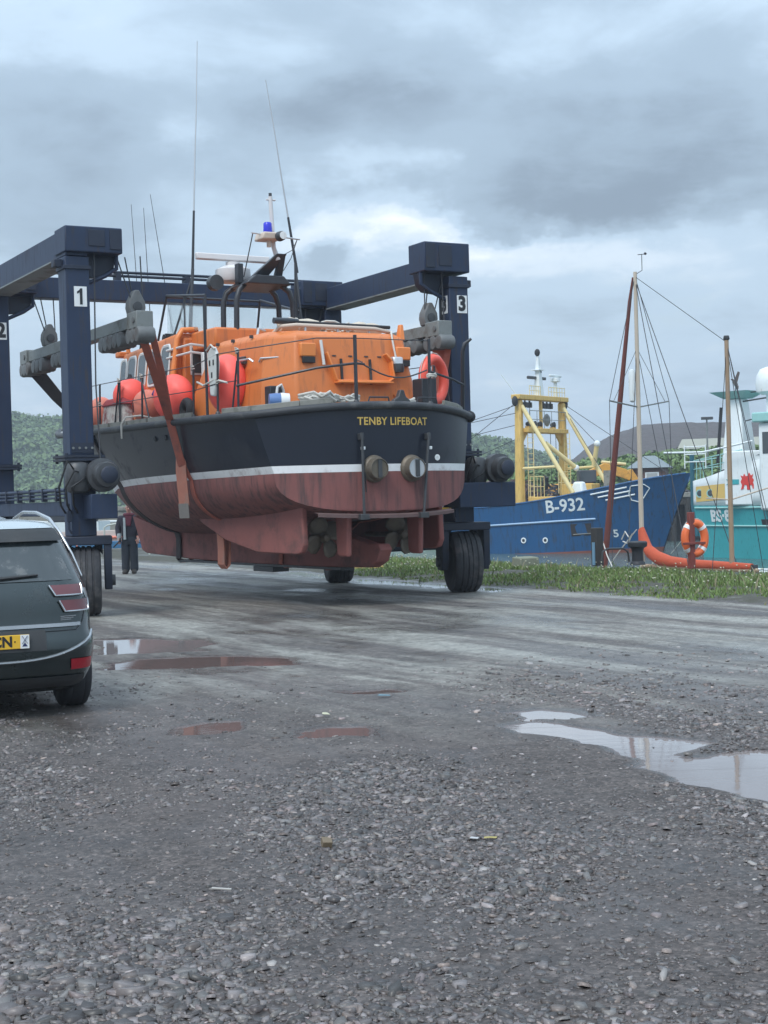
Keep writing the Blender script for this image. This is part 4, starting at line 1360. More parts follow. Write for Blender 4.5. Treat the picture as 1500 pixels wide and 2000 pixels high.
# --- wheelhouse
WH = dict(x0=1.46, x1=1.30, y0=5.25, y1=8.7, y1t=8.1, z0=3.12, z1=4.80)
wh = MB().hexa([(-1.46, 5.35, 3.12), (1.46, 5.35, 3.12), (1.30, 8.9, 3.12), (-1.30, 8.9, 3.12)],
               [(-1.28, 5.25, 4.80), (1.28, 5.25, 4.80), (1.12, 8.30, 4.70), (-1.12, 8.30, 4.70)]).build('wheelhouse', M_ORANGE, boat, bevel=0.07, seg=3)
def wh_x(y, z):
    k = (y - 5.3) / 3.3
    lo, up_ = 1.46 - 0.16 * k, 1.28 - 0.16 * k
    return lo + (up_ - lo) * (z - 3.12) / 1.65
def rrect(cx, cz, w, h, r_, n=4):
    out = []
    for qx, qz, a0 in ((1, 1, 0), (-1, 1, 90), (-1, -1, 180), (1, -1, 270)):
        for k in range(n + 1):
            a = R(a0 + 90 * k / n)
            out.append((cx + qx * (w / 2 - r_) + r_ * math.cos(a), cz + qz * (h / 2 - r_) + r_ * math.sin(a)))
    return out
for sgn in (-1, 1):
    for yc in (5.75, 6.40, 7.02, 7.62, 8.12):
        wd, ht, zc = 0.40 if yc < 8 else 0.30, 0.62, 4.27 - 0.02 * (yc - 5.7)
        fr = MB()
        a = [(sgn * (wh_x(y, z) + 0.012), y, z) for y, z in rrect(yc, zc, wd + 0.11, ht + 0.11, 0.12)]
        b = [(sgn * (wh_x(y, z) + 0.030), y, z) for y, z in rrect(yc, zc, wd + 0.07, ht + 0.07, 0.11)]
        c = [(sgn * (wh_x(y, z) + 0.022), y, z) for y, z in rrect(yc, zc, wd, ht, 0.10)]
        fr.loft([a, b, c], cap=False)
        w_ = fr.build('window', M_FRAME, boat)
        gl = MB().add([(sgn * (wh_x(y, z) + 0.019), y, z) for y, z in rrect(yc, zc, wd + 0.01, ht + 0.01, 0.10)], [tuple(range(20))])
        gl.build('pane', M_GLASS, w_, smooth=0)
# rounded wing at the after end of the wheelhouse roof, horn and grab rail
MB().tube([(-1.42, 5.28, 3.6), (-1.30, 5.22, 4.68), (-1.20, 5.22, 4.84), (-0.9, 5.22, 4.86)], 0.055, 10).build('coaming', M_ORANGE_L, boat)
MB().box((-1.06, 8.5, 4.70), (0.25, 0.22, 0.12)).build('lamp_box', M_ORANGE, boat, bevel=0.03)
for y in (6.3, 7.4, 8.1):
    MB().lathe([(0.05, 4.70), (0.04, 4.82), (0.02, 4.88)], (-1.1, y, 0), n=8).build('roof_fitting', M_ORANGE_L if y > 8 else M_BLACK, boat)

# --- flying bridge: dark coaming, frames and clear dodger screens
MB().bx(-1.02, 1.02, 4.2, 6.6, 4.45, 4.80).build('bridge_coaming', M_ORANGE, boat, bevel=0.04)
MB().bx(-1.06, 1.06, 6.3, 6.36, 4.74, 4.90).build('bridge_trim', M_RAIL, boat)
M_SCREEN = mat('clear_screen', (0.86, 0.90, 0.90), 0.05, var=0.0, trans=0.95)
fr = [((-1.05, 6.7, 4.8), (-0.98, 6.4, 5.62)), ((-1.02, 4.6, 4.6), (-0.96, 4.7, 5.42)), ((1.02, 6.7, 4.8), (0.98, 6.4, 5.62)), ((1.0, 4.6, 4.6), (0.96, 4.7, 5.2)),
      ((-0.98, 6.4, 5.62), (-0.96, 4.7, 5.42)), ((0.98, 6.4, 5.62), (0.96, 4.7, 5.2)), ((-0.98, 6.4, 5.60), (0.98, 6.4, 5.60)), ((-0.97, 5.6, 4.8), (-0.97, 5.6, 5.52))]
for p0, p1 in fr:
    MB().tube([p0, p1], 0.024, 8).build('dodger_frame', M_RAIL, boat)
for x in (-0.98, 0.97):
    MB().hexa([(x - 0.004, 4.75, 4.82), (x + 0.004, 4.75, 4.82), (x + 0.004, 6.4, 4.85), (x - 0.004, 6.4, 4.85)],
              [(x - 0.004, 4.75, 5.25), (x + 0.004, 4.75, 5.25), (x + 0.004, 6.35, 5.5), (x - 0.004, 6.35, 5.5)]).build('dodger_screen', M_SCREEN, boat)
MB().hexa([(-0.9, 6.45, 4.85), (0.9, 6.45, 4.85), (0.9, 6.46, 4.85), (-0.9, 6.46, 4.85)], [(-0.9, 6.40, 5.45), (0.9, 6.40, 5.45), (0.9, 6.41, 5.45), (-0.9, 6.41, 5.45)]).build('windscreen', M_SCREEN, boat)

# --- goalpost mast, radar, blue light
gp = MB()
for sgn in (-1, 1):
    for dy, xt in ((0.0, 0.55), (0.55, 0.40)):
        pth = [(sgn * 0.58, 4.25 + dy, 4.40), (sgn * 0.56, 4.25 + dy, 5.30), (sgn * 0.50, 4.25 + dy, 5.48), (sgn * 0.36, 4.30 + dy * 0.8, 5.60)]
        MB().tube(pth, 0.050, 10).build('mast_leg', M_RAIL, boat)
pf = MB().hexa([(-0.46, 4.05, 5.58), (0.46, 4.05, 5.58), (0.46, 5.0, 5.55), (-0.46, 5.0, 5.55)], [(-0.26, 4.05, 5.74), (0.30, 4.05, 5.74), (0.26, 4.85, 5.70), (-0.26, 4.85, 5.70)]).build('mast_platform', M_RAIL, boat, bevel=0.02)
MB().hexa([(-0.30, 4.30, 5.66), (0.02, 4.30, 5.66), (0.02, 4.44, 5.66), (-0.30, 4.44, 5.66)], [(0.16, 4.0, 6.13), (0.36, 4.0, 6.13), (0.36, 4.12, 6.13), (0.16, 4.12, 6.13)]).build('raked_post', M_RAIL, pf, bevel=0.02)
MB().hexa([(0.20, 4.22, 5.66), (0.34, 4.22, 5.66), (0.34, 4.36, 5.66), (0.20, 4.36, 5.66)], [(0.22, 4.02, 6.12), (0.34, 4.02, 6.12), (0.34, 4.12, 6.12), (0.22, 4.12, 6.12)]).build('raked_post', M_RAIL, pf, bevel=0.02)
MB().box((-0.40, 4.45, 5.80), (0.11, 0.14, 0.35)).build('bracket', M_RAIL, pf, bevel=0.01)
rs = thing('radar_scanner', None, None)
rs.parent = boat
rs.location = (-0.28, 4.95, 5.72)
MB().lathe([(0.30, 0.0), (0.33, 0.06), (0.32, 0.22), (0.20, 0.28), (0.13, 0.30), (0.13, 0.36)], n=20).build('gearbox_housing', M_TAUPE, rs)
MB().hexa([(-0.72, -0.07, 0.38), (0.72, -0.07, 0.38), (0.72, 0.07, 0.38), (-0.72, 0.07, 0.38)], [(-0.74, -0.05, 0.50), (0.74, -0.05, 0.50), (0.74, 0.05, 0.50), (-0.74, 0.05, 0.50)]).build('scanner_bar', M_TAUPE, rs, bevel=0.02)
MB().lathe([(0.14, 0.0), (0.14, 0.16), (0.12, 0.18)], (-0.42, -0.2, -0.05), 'Y', 16).build('searchlight', M_GREASE, rs)
pole = MB().tube([(0.20, 4.08, 6.02), (0.13, 4.10, 6.25), (0.10, 4.12, 7.16)], [0.05, 0.042, 0.036], 10).build('mast_pole', M_TAUPE, boat)
MB().tube([(0.02, 4.12, 7.10), (0.20, 4.12, 7.10)], 0.018, 6).build('mast_cross', M_TAUPE, pole)
MB().lathe([(0.03, 7.14), (0.03, 7.22)], (0.10, 4.12, 0), n=8).build('masthead_light', M_GREASE, pole)
lp = MB().hexa([(-0.22, 3.85, 6.34), (0.16, 3.85, 6.34), (0.16, 4.2, 6.34), (-0.22, 4.2, 6.34)], [(-0.18, 3.85, 6.48), (0.28, 3.85, 6.48), (0.28, 4.2, 6.48), (-0.18, 4.2, 6.48)]).build('light_bracket', M_CREAM, boat, bevel=0.03)
MB().lathe([(0.075, 6.482), (0.08, 6.52), (0.075, 6.65), (0.06, 6.67)], (-0.02, 4.02, 0), n=18).build('blue_light', M_BLUEL, boat)
MB().lathe([(0.04, 6.22), (0.04, 6.34)], (-0.04, 3.95, 0), n=10).build('lamp_stub', M_CREAM, lp)
lm = MB().lathe([(0.09, 0.0), (0.085, -0.10), (0.05, -0.14)], (0.12, 3.84, 6.40), 'Y', 16).build('floodlight', M_GREASE, boat)
MB().lathe([(0.068, -0.006), (0.068, -0.010)], (0.12, 3.70, 6.40), 'Y', 16).build('lens', M_WHITE, lm)
yb = MB().tube([(-0.36, 3.98, 6.46), (0.60, 3.98, 6.40)], 0.016, 6).build('yard_bar', M_ALU, boat)
MB().tube([(-0.34, 3.98, 6.44), (-0.38, 4.3, 5.72)], 0.010, 6).build('aerial', M_RAIL, yb)
MB().tube([(0.55, 3.98, 6.40), (0.45, 4.0, 6.20), (0.30, 4.0, 6.12)], 0.007, 6).build('cable', M_RAIL, yb)
MB().tube([(0.55, 3.98, 6.40), (0.42, 4.0, 6.05), (0.26, 4.0, 5.82)], 0.007, 6).build('cable', M_RAIL, yb)

# --- whip aerials on braced stands
def whip(base, knee, top, spread_, mid=0.34):
    base, knee, top = Vector(base), Vector(knee), Vector(top)
    st = MB().tube([base, knee], 0.032, 8).build('aerial_stand', M_RAIL, boat)
    for sx, sy in spread_:
        MB().tube([(base.x + sx, base.y + sy, base.z), knee - Vector((0, 0, 0.12))], 0.022, 8).build('stay', M_RAIL, st)
    d = top - knee
    p1 = knee + d * mid * 0.75
    wp = MB().tube([knee - d * 0.05, p1], [0.030, 0.022], 8).build('whip_aerial', M_RAIL, boat)
    MB().tube([p1, knee + d * 0.5, knee + d * 0.7 + Vector((0.01, 0, 0)), top], [0.017, 0.014, 0.011, 0.008], 6).build('whip_tip', M_ALU, wp)


whip((-0.90, 5.55, 4.78), (-0.72, 5.75, 6.05), (-0.50, 5.75, 10.30), ((-0.22, 0.25), (0.18, 0.35)))
whip((0.86, 4.70, 4.45), (0.94, 4.80, 6.10), (0.42, 4.80, 9.45), ((-0.02, -0.35), (0.04, 0.25)))
for x, y, z0_, tx, ty, z1_ in ((-0.9, 7.9, 4.72, -0.75, 8.6, 7.75), (-0.8, 7.6, 4.72, -0.65, 8.2, 7.62), (-0.4, 7.4, 4.8, -0.5, 8.2, 7.90)):
    MB().tube([(x, y, z0_), ((x + tx) / 2, (y + ty) / 2, (z0_ + z1_) / 2), (tx, ty, z1_)], [0.012, 0.008, 0.005], 6).build('thin_aerial', M_RAIL, boat)
MB().tube([gun(0.165, -1, -0.12, 0.0), (gun(0.165, -1, -0.12)[0] - 0.01, gun(0.165, -1)[1], 5.02)], 0.024, 8).build('flag_staff', M_RAIL, boat)
MB().tube([gun(0.012, 1, -0.04, 0.02), (1.80, 0.62, 4.10), (1.83, 0.60, 4.22), (1.93, 0.55, 4.30)], [0.035, 0.035, 0.035, 0.022], 10).build('davit_post', M_RAIL, boat)

# --- guard rails
def stanchion(p, h, lean=(0, 0), r_=0.020):
    p = Vector(p)
    t_ = p + Vector((lean[0], lean[1], h))
    o = MB().tube([p, t_], r_, 8).build('stanchion', M_RAIL, boat)
    MB().lathe([(0.045, 0), (0.045, 0.03), (0.025, 0.06)], p, n=8).build('socket', M_GREASE, o)
    return t_


tops, mids = [], []
qs = [0.055, 0.125, 0.205, 0.285, 0.36, 0.44, 0.52, 0.60, 0.68, 0.77, 0.86, 0.93]
for q in qs:
    p = gun(q, -1, -0.10, 0.0)
    hgt = 0.98 if q < 0.15 else 0.86
    tops.append(stanchion(p, hgt, (0.02, 0.0)))
    mids.append(Vector(p) + Vector((0.01, 0, hgt * 0.52)))
for ln, nm in ((tops, 'guard_wire'), (mids, 'guard_wire')):
    MB().tube(ln, 0.0085, 6).build(nm, M_RAIL, boat)
for q0, q1 in ((0.075, 0.055), (0.335, 0.36), (0.265, 0.285), (0.46, 0.44)):
    p = gun(q0, -1, -0.10, 0.02)
    k = Vector(gun(q1, -1, -0.10, 0.82))
    MB().tube([p, k], 0.016, 8).build('stanchion_brace', M_RAIL, boat)
tops, mids = [], []
for q in (0.10, 0.18, 0.27, 0.36, 0.45, 0.54, 0.63, 0.72, 0.81, 0.90):
    p = gun(q, 1, -0.10, 0.0)
    tops.append(stanchion(p, 0.86))
    mids.append(Vector(p) + Vector((0, 0, 0.45)))
MB().tube(tops, 0.0085, 6).build('guard_wire', M_RAIL, boat)
MB().tube(mids, 0.0085, 6).build('guard_wire', M_RAIL, boat)
# stern rail: post on the centreline, post to starboard, bars between
s1 = stanchion((-0.50, 0.20, 3.19), 1.06, r_=0.030)
s2 = stanchion((0.93, 0.30, 3.18), 1.06, r_=0.026)
s3 = Vector(gun(0.055, -1, -0.08, 0.98))
MB().tube([s3 - Vector((0, 0, 0.55)), (-1.1, 0.35, 3.74), s1 - Vector((0, 0, 0.44)), s1 + Vector((0.16, 0, -0.45))], 0.020, 8).build('rail_bar', M_RAIL, boat)
MB().tube([s3, (-1.1, 0.35, 4.20), s1 - Vector((0, 0, 0.05))], 0.010, 6).build('rail_wire', M_RAIL, boat)
MB().tube([s1 - Vector((0, 0, 0.05)), s2 - Vector((0, 0, 0.03))], 0.008, 6).build('rail_wire', M_RAIL, boat)
MB().tube([s2 - Vector((0, 0, 0.52)), (1.5, 0.5, 3.62), (1.80, 0.62, 3.54)], 0.020, 8).build('rail_bar', M_RAIL, boat)
c0, c1 = s1 + Vector((0.15, 0, -0.46)), s2 - Vector((0.05, 0, 0.50))
MB().tube([c0 + (c1 - c0) * k / 8 - Vector((0, 0, 0.16 * math.sin(math.pi * k / 8))) for k in range(9)], 0.013, 6).build('chain', M_GREASE, boat)
MB().tube([s1 + Vector((0.12, 0, -0.42)), (-0.15, 0.75, 3.92), (0.1, 1.25, 4.05)], 0.010, 6).build('retaining_rope', M_GREASE, boat)
# stern fittings
MB().bx(0.86, 1.14, 0.42, 0.72, 3.16, 3.62).build('vent_box', M_RAIL, boat, bevel=0.015)
for cx in (-0.15, 0.74):
    MB().tube([(cx - 0.20, 0.10, 3.19), (cx - 0.17, 0.10, 3.28), (cx + 0.17, 0.10, 3.28), (cx + 0.20, 0.12, 3.19)], 0.014, 8).build('fairlead_hoop', M_RAIL, boat)
fl = MB().prism([(0.10, 3.19), (0.44, 3.19), (0.40, 3.25), (0.34, 3.29), (0.30, 3.40), (0.24, 3.40), (0.20, 3.29), (0.13, 3.25)], 0.08, 0.18, 'XZ').build('fairlead', M_GREASE, boat, bevel=0.01)
lb_ = MB().hexa([(0.70, 0.96, 3.86), (0.86, 0.96, 3.86), (0.86, 1.1, 3.86), (0.70, 1.1, 3.86)], [(0.68, 1.0, 4.02), (0.88, 1.0, 4.02), (0.88, 1.16, 4.02), (0.68, 1.16, 4.02)]).build('stern_light', M_ALU, boat, bevel=0.03)
MB().lathe([(0.08, 3.72), (0.095, 3.78), (0.09, 3.86)], (0.78, 1.00, 0.04), n=14).build('light_hood', M_GREASE, lb_)
MB().tube([(0.78, 1.08, 4.02), (0.76, 1.14, 4.3), (0.84, 1.3, 4.46), (1.0, 1.6, 4.5)], 0.016, 6).build('cable', M_ROPE, boat)
MB().hexa([(1.04, 1.35, 4.33), (1.14, 1.35, 4.33), (1.14, 1.50, 4.33), (1.04, 1.50, 4.33)], [(1.08, 1.40, 4.60), (1.14, 1.40, 4.60), (1.14, 1.48, 4.60), (1.08, 1.48, 4.60)]).build('roof_lug', M_ORANGE_L, boat, bevel=0.01)
for sgn in (-1, 1):
    pass

# --- lifting slings: webbing straps round the hull
bmat = Matrix.Rotation(BYAW, 4, 'Z')
bmat.translation = BP
binv = bmat.inverted()


def y2b(a, b, z):
    return binv @ yard(a, b, z)


def ribbon(pts, w, wd, thick=0.012):
    """flat strap along pts with width w along direction wd"""
    mb = MB()
    pts = [Vector(p) for p in pts]
    wds = wd if hasattr(wd[0], '__len__') else [wd] * len(pts)
    rings = []
    for i, p in enumerate(pts):
        wd = Vector(wds[i]).normalized()
        d = (pts[min(i + 1, len(pts) - 1)] - pts[max(i - 1, 0)]).normalized()
        n_ = d.cross(wd).normalized() * thick / 2
        h = wd * w / 2
        rings.append([p - h - n_, p + h - n_, p + h + n_, p - h + n_])
    return mb.loft(rings)


def hull_ring(t, sgn, out=0.02, n=16):
    """points down the hull side from gunwale to keel at station t"""
    out_ = []
    for k in range(7):
        s_ = 1 - k / 7
        q = t / L_GUN
        for _ in range(12):
            b_, tt, z = hull_top(min(1, q), s_)
            q *= t / max(tt, 0.01)
        out_.append((sgn * (b_ + out + (0.06 if k == 0 else 0)), t, z))
    for k in range(n):
        th = 1 - k / n * 0.93
        q = t / L_WL
        for _ in range(12):
            b_, tt, z = hull_bottom(min(1, q), th)
            q *= t / max(tt, 0.01)
        out_.append((sgn * (b_ + out * 0.7), t, z - out * 0.7))
    return out_


def sling(label, t, sgn, top, lean=0.0, m_=None, free=None):
    ring = hull_ring(t, sgn)
    ring = [(x, y + lean * (3.1 - z), z) for x, y, z in ring]
    ring.append((sgn * 0.14, ring[-1][1], 1.0))
    ring.append((sgn * 0.14, ring[-1][1] + 0.02, 0.60))
    ring.append((0.0, ring[-1][1], 0.52))
    root = thing('lifting_sling', label, 'sling', BP, BYAW, 'lifting slings under the lifeboat')
    top = Vector(top)
    nf = 2
    if free:
        ring = [tuple(p) for p in free] + [p for p in ring if p[2] < 2.15]
        nf = 2 + len(free)
    path = [top, top.lerp(Vector(ring[0]), 0.5)] + ring
    wds = [(0.8, -0.6, 0), (0.75, -0.65, 0)] + [(0.0, 1, 0) if sgn * x_[0] > 0 and k > 3 else (-sgn * 0.5 * (1 - k / 4), 1, 0) for k, x_ in enumerate(ring)]
    wds = [w if k >= nf else (-0.8, 0.6, 0) for k, w in enumerate(wds)]
    ribbon(path, 0.135 if free else 0.22, wds, 0.02).build('webbing', m_ or M_STRAP, root, smooth=25)
    off = Vector((0.10, -0.16, 0.03))
    ribbon([top + off, top.lerp(Vector(ring[0]), 0.45) + off * 0.7, Vector(ring[0]) + Vector((sgn * 0.02, -0.03, 0.02))], 0.11, (0.8, -0.6, 0), 0.02).build('webbing_return', m_ or M_STRAP, root, smooth=25)
    return root, ring


tp_ = y2b(-0.22, -2.52, 4.36)
sl, ring = sling('red webbing sling down the port quarter of the lifeboat', 3.72, -1, tp_, -0.06, free=[(-2.20, 3.56, 3.12), (-2.08, 3.62, 2.75), (-1.95, 3.68, 2.35)])
# folded tails of the strap
def tail(root, p, length, w=0.15, fold=0.26):
    p = Vector(p)
    pts_ = [p + Vector((-0.03, 0.02, -0.1)), p + Vector((-0.05, 0, 0.05)), p + Vector((-0.09, -0.01, 0.12)), p + Vector((-0.15, -0.02, 0.06)), p + Vector((-0.16, -0.02, -0.2)),
            p + Vector((-0.145, -0.03, -length * 0.6)), p + Vector((-0.12, -0.03, -length))]
    ribbon(pts_, w, (0.65, -0.75, 0), 0.02).build('strap_tail', M_STRAPL, root, smooth=30)


tail(sl, (-1.80, 3.72, 2.45), 0.78, 0.19)
ribbon([(-1.935, 3.69, 1.70), (-1.92, 3.69, 1.45)], 0.185, (0.65, -0.75, 0), 0.026).build('strap_end', mat('strap_end_grey', (0.24, 0.22, 0.20), 0.9, var=0.2), sl)
# loop eye hanging below the turn of the bilge
lpts = [(-1.02, 3.98, 1.62), (-1.08, 3.98, 1.48), (-1.13, 3.98, 1.2), (-1.12, 3.97, 0.9), (-1.13, 3.97, 0.62), (-1.08, 3.97, 0.55), (-1.02, 3.97, 0.62), (-1.01, 3.97, 0.9), (-1.0, 3.98, 1.2), (-0.98, 4.0, 1.5)]
ribbon(lpts, 0.26, (0.0, 1, 0), 0.022).build('strap_eye', M_STRAPL, sl, smooth=30)
sling('red webbing sling down the starboard quarter behind the lifebuoy', 2.1, 1, y2b(-0.30, 2.86, 4.36), 0.0)
sling('webbing sling under the port bow, hull shade put in its colour', 8.1, -1, y2b(6.1, -2.52, 4.36), 0.0, mat('shaded_webbing', (0.045, 0.035, 0.036), 0.8, var=0.3))  # shadow beneath the bow is painted into this strap's dark colour
sling('red webbing sling under the starboard bow', 8.1, 1, y2b(5.8, 2.86, 4.36), 0.0)


# --- loose gear lying on the lifeboat
def local_thing(name, label, cat, p, group=None, rz=0.0):
    w = bmat @ Vector(p)
    return thing(name, label, cat, w, BYAW + rz, group)


def buoy(label, p, r_, sc, m, eye=True, group='orange buoy fenders on the lifeboat deck', tilt=None):
    o = local_thing('buoy_fender', label, 'buoy', p, group)
    MB().ball((0, 0, r_ * sc[2]), r_, 22, 14, sc).build('ball', m, o, smooth=60)
    if eye:
        MB().lathe([(0.05, 0), (0.06, 0.03), (0.035, 0.07), (0.03, 0.10)], (0, 0, 2 * r_ * sc[2] - 0.02), n=10).build('eye', M_BLACK, o)
        MB().tube([(0.0, 0, 2 * r_ * sc[2] + 0.05), (-0.10, -0.02, 2 * r_ * sc[2] - 0.10), (-0.16, -0.04, r_ * sc[2] * 1.1)], 0.008, 5).build('lanyard', M_ROPE, o)
    return o


buoy('round orange buoy with a black eye below the wheelhouse windows', (-1.62, 6.75, 3.42), 0.33, (1, 1, 1), M_BUOY)
buoy('fat orange buoy lying behind the red sling', (-1.60, 4.75, 3.16), 0.42, (0.8, 1.2, 1.0), M_BUOY, eye=False)
buoy('tall orange buoy behind the white lifesaving board', (-1.60, 2.55, 3.16), 0.47, (0.66, 0.92, 1.05), M_BUOY, eye=False)
o = buoy('faded pink buoy marked with a dark letter b', (-1.70, 5.75, 3.18), 0.31, (0.8, 1.35, 1.0), M_BUOYF, eye=False)
text('mark', 'b', 0.34, mat('dark_red_ink', (0.12, 0.02, 0.02), 0.7, var=0), o, lambda x, z, d: (-0.8 * 0.31 * math.sqrt(max(0.05, 1 - ((0.12 - x) / 0.42) ** 2 - (z / 0.31) ** 2)) - 0.004 - d, 0.12 - x, z + 0.32), bold=0.012)
buoy('orange buoy furthest forward on the port deck', (-1.45, 8.75, 3.22), 0.33, (0.8, 1.0, 1.0), M_BUOYF, eye=False)

o = local_thing('rescue_bag', 'torn red and white canvas bag lashed to the port rail', 'bag', (-1.82, 6.95, 3.18))
MB().hexa([(-0.10, -0.62, 0), (0.12, -0.62, 0), (0.12, 0.62, 0), (-0.10, 0.62, 0)], [(-0.08, -0.5, 0.44), (0.10, -0.5, 0.44), (0.10, 0.5, 0.44), (-0.08, 0.5, 0.44)]).build('bag', mat('dirty_canvas', (0.50, 0.46, 0.42), 0.9, var=0.2, dirt=(0.20, 0.05, 0.05), dirt_amt=0.55, dirt_scale=4.5, bump=0.02, bump_scale=9), o, bevel=0.05, seg=3)
MB().hexa([(-0.12, -0.58, 0.40), (0.13, -0.58, 0.40), (0.13, 0.58, 0.40), (-0.12, 0.58, 0.40)], [(-0.06, -0.42, 0.54), (0.08, -0.42, 0.54), (0.08, 0.42, 0.54), (-0.06, 0.42, 0.54)]).build('flap', mat('red_canvas', (0.30, 0.045, 0.05), 0.85, var=0.25, bump=0.01, bump_scale=14), o, bevel=0.04)
o = local_thing('ensign', 'blue white and red flag bundled over the faded buoy', 'flag', (-1.74, 5.45, 3.72))
fm = MB()
rows = []
for i in range(9):
    rows.append([(0.05 * math.sin(i * 1.9 + j) + 0.02 * j, -0.42 + 0.105 * i, 0.05 * math.sin(i * 1.3 + j * 0.8) - 0.05 * j) for j in range(5)])
fm.loft(rows, cap=False, closed=False)
mfl = bpy.data.materials.new('flag_cloth')
mfl.use_nodes = True
_N = NT(mfl.node_tree)
_tc = _N.n('ShaderNodeTexCoord')
_w = _N.n('ShaderNodeTexWave', i_Vector=_tc.outputs['Object'], i_Scale=1.1, i_Distortion=4.0)
_c = _N.ramp(_w.outputs['Fac'], [(0.0, (0.05, 0.06, 0.30)), (0.42, (0.06, 0.07, 0.30)), (0.45, (0.6, 0.58, 0.6)), (0.75, (0.62, 0.6, 0.62)), (0.8, (0.35, 0.04, 0.05))])
_N.l(_c, mfl.node_tree.nodes['Principled BSDF'].inputs['Base Color'])
o2 = fm.build('cloth', mfl, o, smooth=60)
o2.modifiers.new('solid', 'SOLIDIFY').thickness = 0.012

o = local_thing('lifesaving_board', 'white rescue board hung on the port stern rail', 'rescue board', (-1.96, 2.28, 3.42))
bd = [(-0.06, 0.0), (0.09, 0.02), (0.13, 0.25), (0.18, 0.58), (0.16, 0.72), (0.06, 0.80), (-0.08, 0.80), (-0.17, 0.70), (-0.20, 0.50), (-0.14, 0.22)]
MB().prism(bd, -0.03, 0.03, 'YZ').build('board', mat('board_white', (0.60, 0.62, 0.60), 0.6, var=0.15, dirt=(0.30, 0.30, 0.28), dirt_amt=0.4), o, bevel=0.02)
for y, z in ((-0.07, 0.55), (0.07, 0.55), (0.0, 0.35)):
    MB().box((-0.032, y, z), (0.01, 0.04, 0.09)).build('hand_slot', M_BLACK, o)
MB().tube([(-0.04, -0.16, 0.76), (-0.04, 0.0, 0.84), (-0.04, 0.17, 0.76)], 0.016, 6).build('lashing', M_ROPE, o)

def ring_buoy(name, label, loc, rz, R_=0.29, r_=0.085, sc=(1, 1), m=None, bands=True, tilt=0.0):
    o = thing(name, label, 'lifebuoy', loc, rz)
    o.rotation_euler = (tilt, 0, rz)
    MB().torus((0, 0, 0), R_, r_, 'Y', 36, 12, sc).build('ring', m or M_BUOY, o, smooth=60)
    if bands:
        for k in range(4):
            a = math.pi / 4 + k * math.pi / 2
            MB().torus((0, 0, 0), R_, r_ * 1.05, 'Y', 4, 12, sc, a - 0.13, a + 0.13).build('reflective_band', M_WHITE, o, smooth=60)
    pts_ = []
    for k in range(25):
        a = 2 * math.pi * k / 24
        rr = (R_ + r_ * 1.02 + 0.012 * abs(math.sin(2 * a)))
        pts_.append((rr * sc[0] * math.cos(a), 0, rr * sc[1] * math.sin(a)))
    MB().tube(pts_, 0.008, 6).build('grab_line', M_ROPE, o)
    return o


_pw = bmat @ Vector((1.28, 0.72, 3.62))
ring_buoy('lifebuoy', 'red lifebuoy hanging on the starboard stern rail of the lifeboat', _pw, R(52), 0.30, 0.085, (0.95, 1.15), mat('lifebuoy_red', (0.82, 0.10, 0.06), 0.4, var=0.08, dirt=(0.75, 0.28, 0.2), dirt_amt=0.2), bands=False)
def coil(label, p, R_, turns, r_, m=None, seed=0, flat=0.35, group='rope coils on the lifeboat'):
    rr = random.Random(seed)
    pts_ = []
    for k in range(turns * 14):
        a = 2 * math.pi * k / 14
        q = R_ * (0.72 + 0.30 * rr.random())
        pts_.append((q * math.cos(a) * 1.25, q * math.sin(a), r_ + flat * R_ * rr.random() + 0.012 * k / 14))
    o = local_thing('rope_coil', label, 'rope', p, group)
    MB().tube(pts_, r_, 6).build('rope', m or M_ROPE, o, smooth=60)
    return o


coil('grey coiled rope on the aft cabin roof', (0.10, 2.0, 4.46), 0.28, 7, 0.020, seed=3)
coil('pale rope heap on the port quarter deck', (-0.95, 0.62, 3.20), 0.26, 6, 0.022, seed=4)
coil('white rope flaked on the stern deck', (-0.45, 0.62, 3.20), 0.20, 5, 0.02, seed=5)
o = local_thing('rope_end', 'pale rope end dangling over the port gunwale', 'rope', (0, 0, 0))
g_ = Vector(gun(0.385, -1, 0.12, 0.0))
MB().tube([g_ + Vector((0.45, -0.35, 0.10)), g_ + Vector((0.25, -0.2, 0.16)), g_ + Vector((0.05, 0, 0.14)), g_ + Vector((-0.02, 0.05, 0.02)), g_ + Vector((-0.01, 0.08, -0.14)), g_ + Vector((0.0, 0.10, -0.24))], 0.018, 6).build('strand', M_ROPE, o)
for i, (p, ln, lab, m_) in enumerate((((-0.55, 1.95, 4.46), 0.75, 'rolled cream canvas on the aft cabin roof, left roll', mat('cream_canvas', (0.58, 0.50, 0.40), 0.9, var=0.2, bump=0.02, bump_scale=12)),
                                      ((0.75, 2.0, 4.44), 0.62, 'rolled cream canvas on the aft cabin roof, right roll', MATS['cream_canvas']))):
    o = local_thing('canvas_roll', lab, 'canvas', p, 'canvas rolls on the cabin roof', R(90 + 8 * i))
    MB().lathe([(0.03, -ln / 2), (0.10, -ln / 2 + 0.02), (0.13, -ln / 4), (0.11, 0), (0.14, ln / 5), (0.10, ln / 2 - 0.03), (0.03, ln / 2)], (0, 0, 0.12), 'Y', 14).build('roll', m_, o)
    MB().torus((0, 0.05, 0.12), 0.125, 0.012, 'Y', 16, 6).build('tie', M_ROPE, o)
o = local_thing('boathook', 'black boathook pole lying along the aft cabin roof', 'pole', (0, 0, 0))
MB().tube([(-1.00, 1.62, 4.60), (0.98, 1.58, 4.565)], 0.030, 10).build('shaft', M_BLACK, o)
MB().lathe([(0.05, -0.26), (0.055, 0.0), (0.045, 0.18)], (-0.92, 1.62, 4.61), 'X', 10).build('grip', M_RAIL, o)
o = local_thing('drum', 'small blue and white drum on the port quarter', 'drum', (-1.46, 0.95, 3.14), None, R(70))
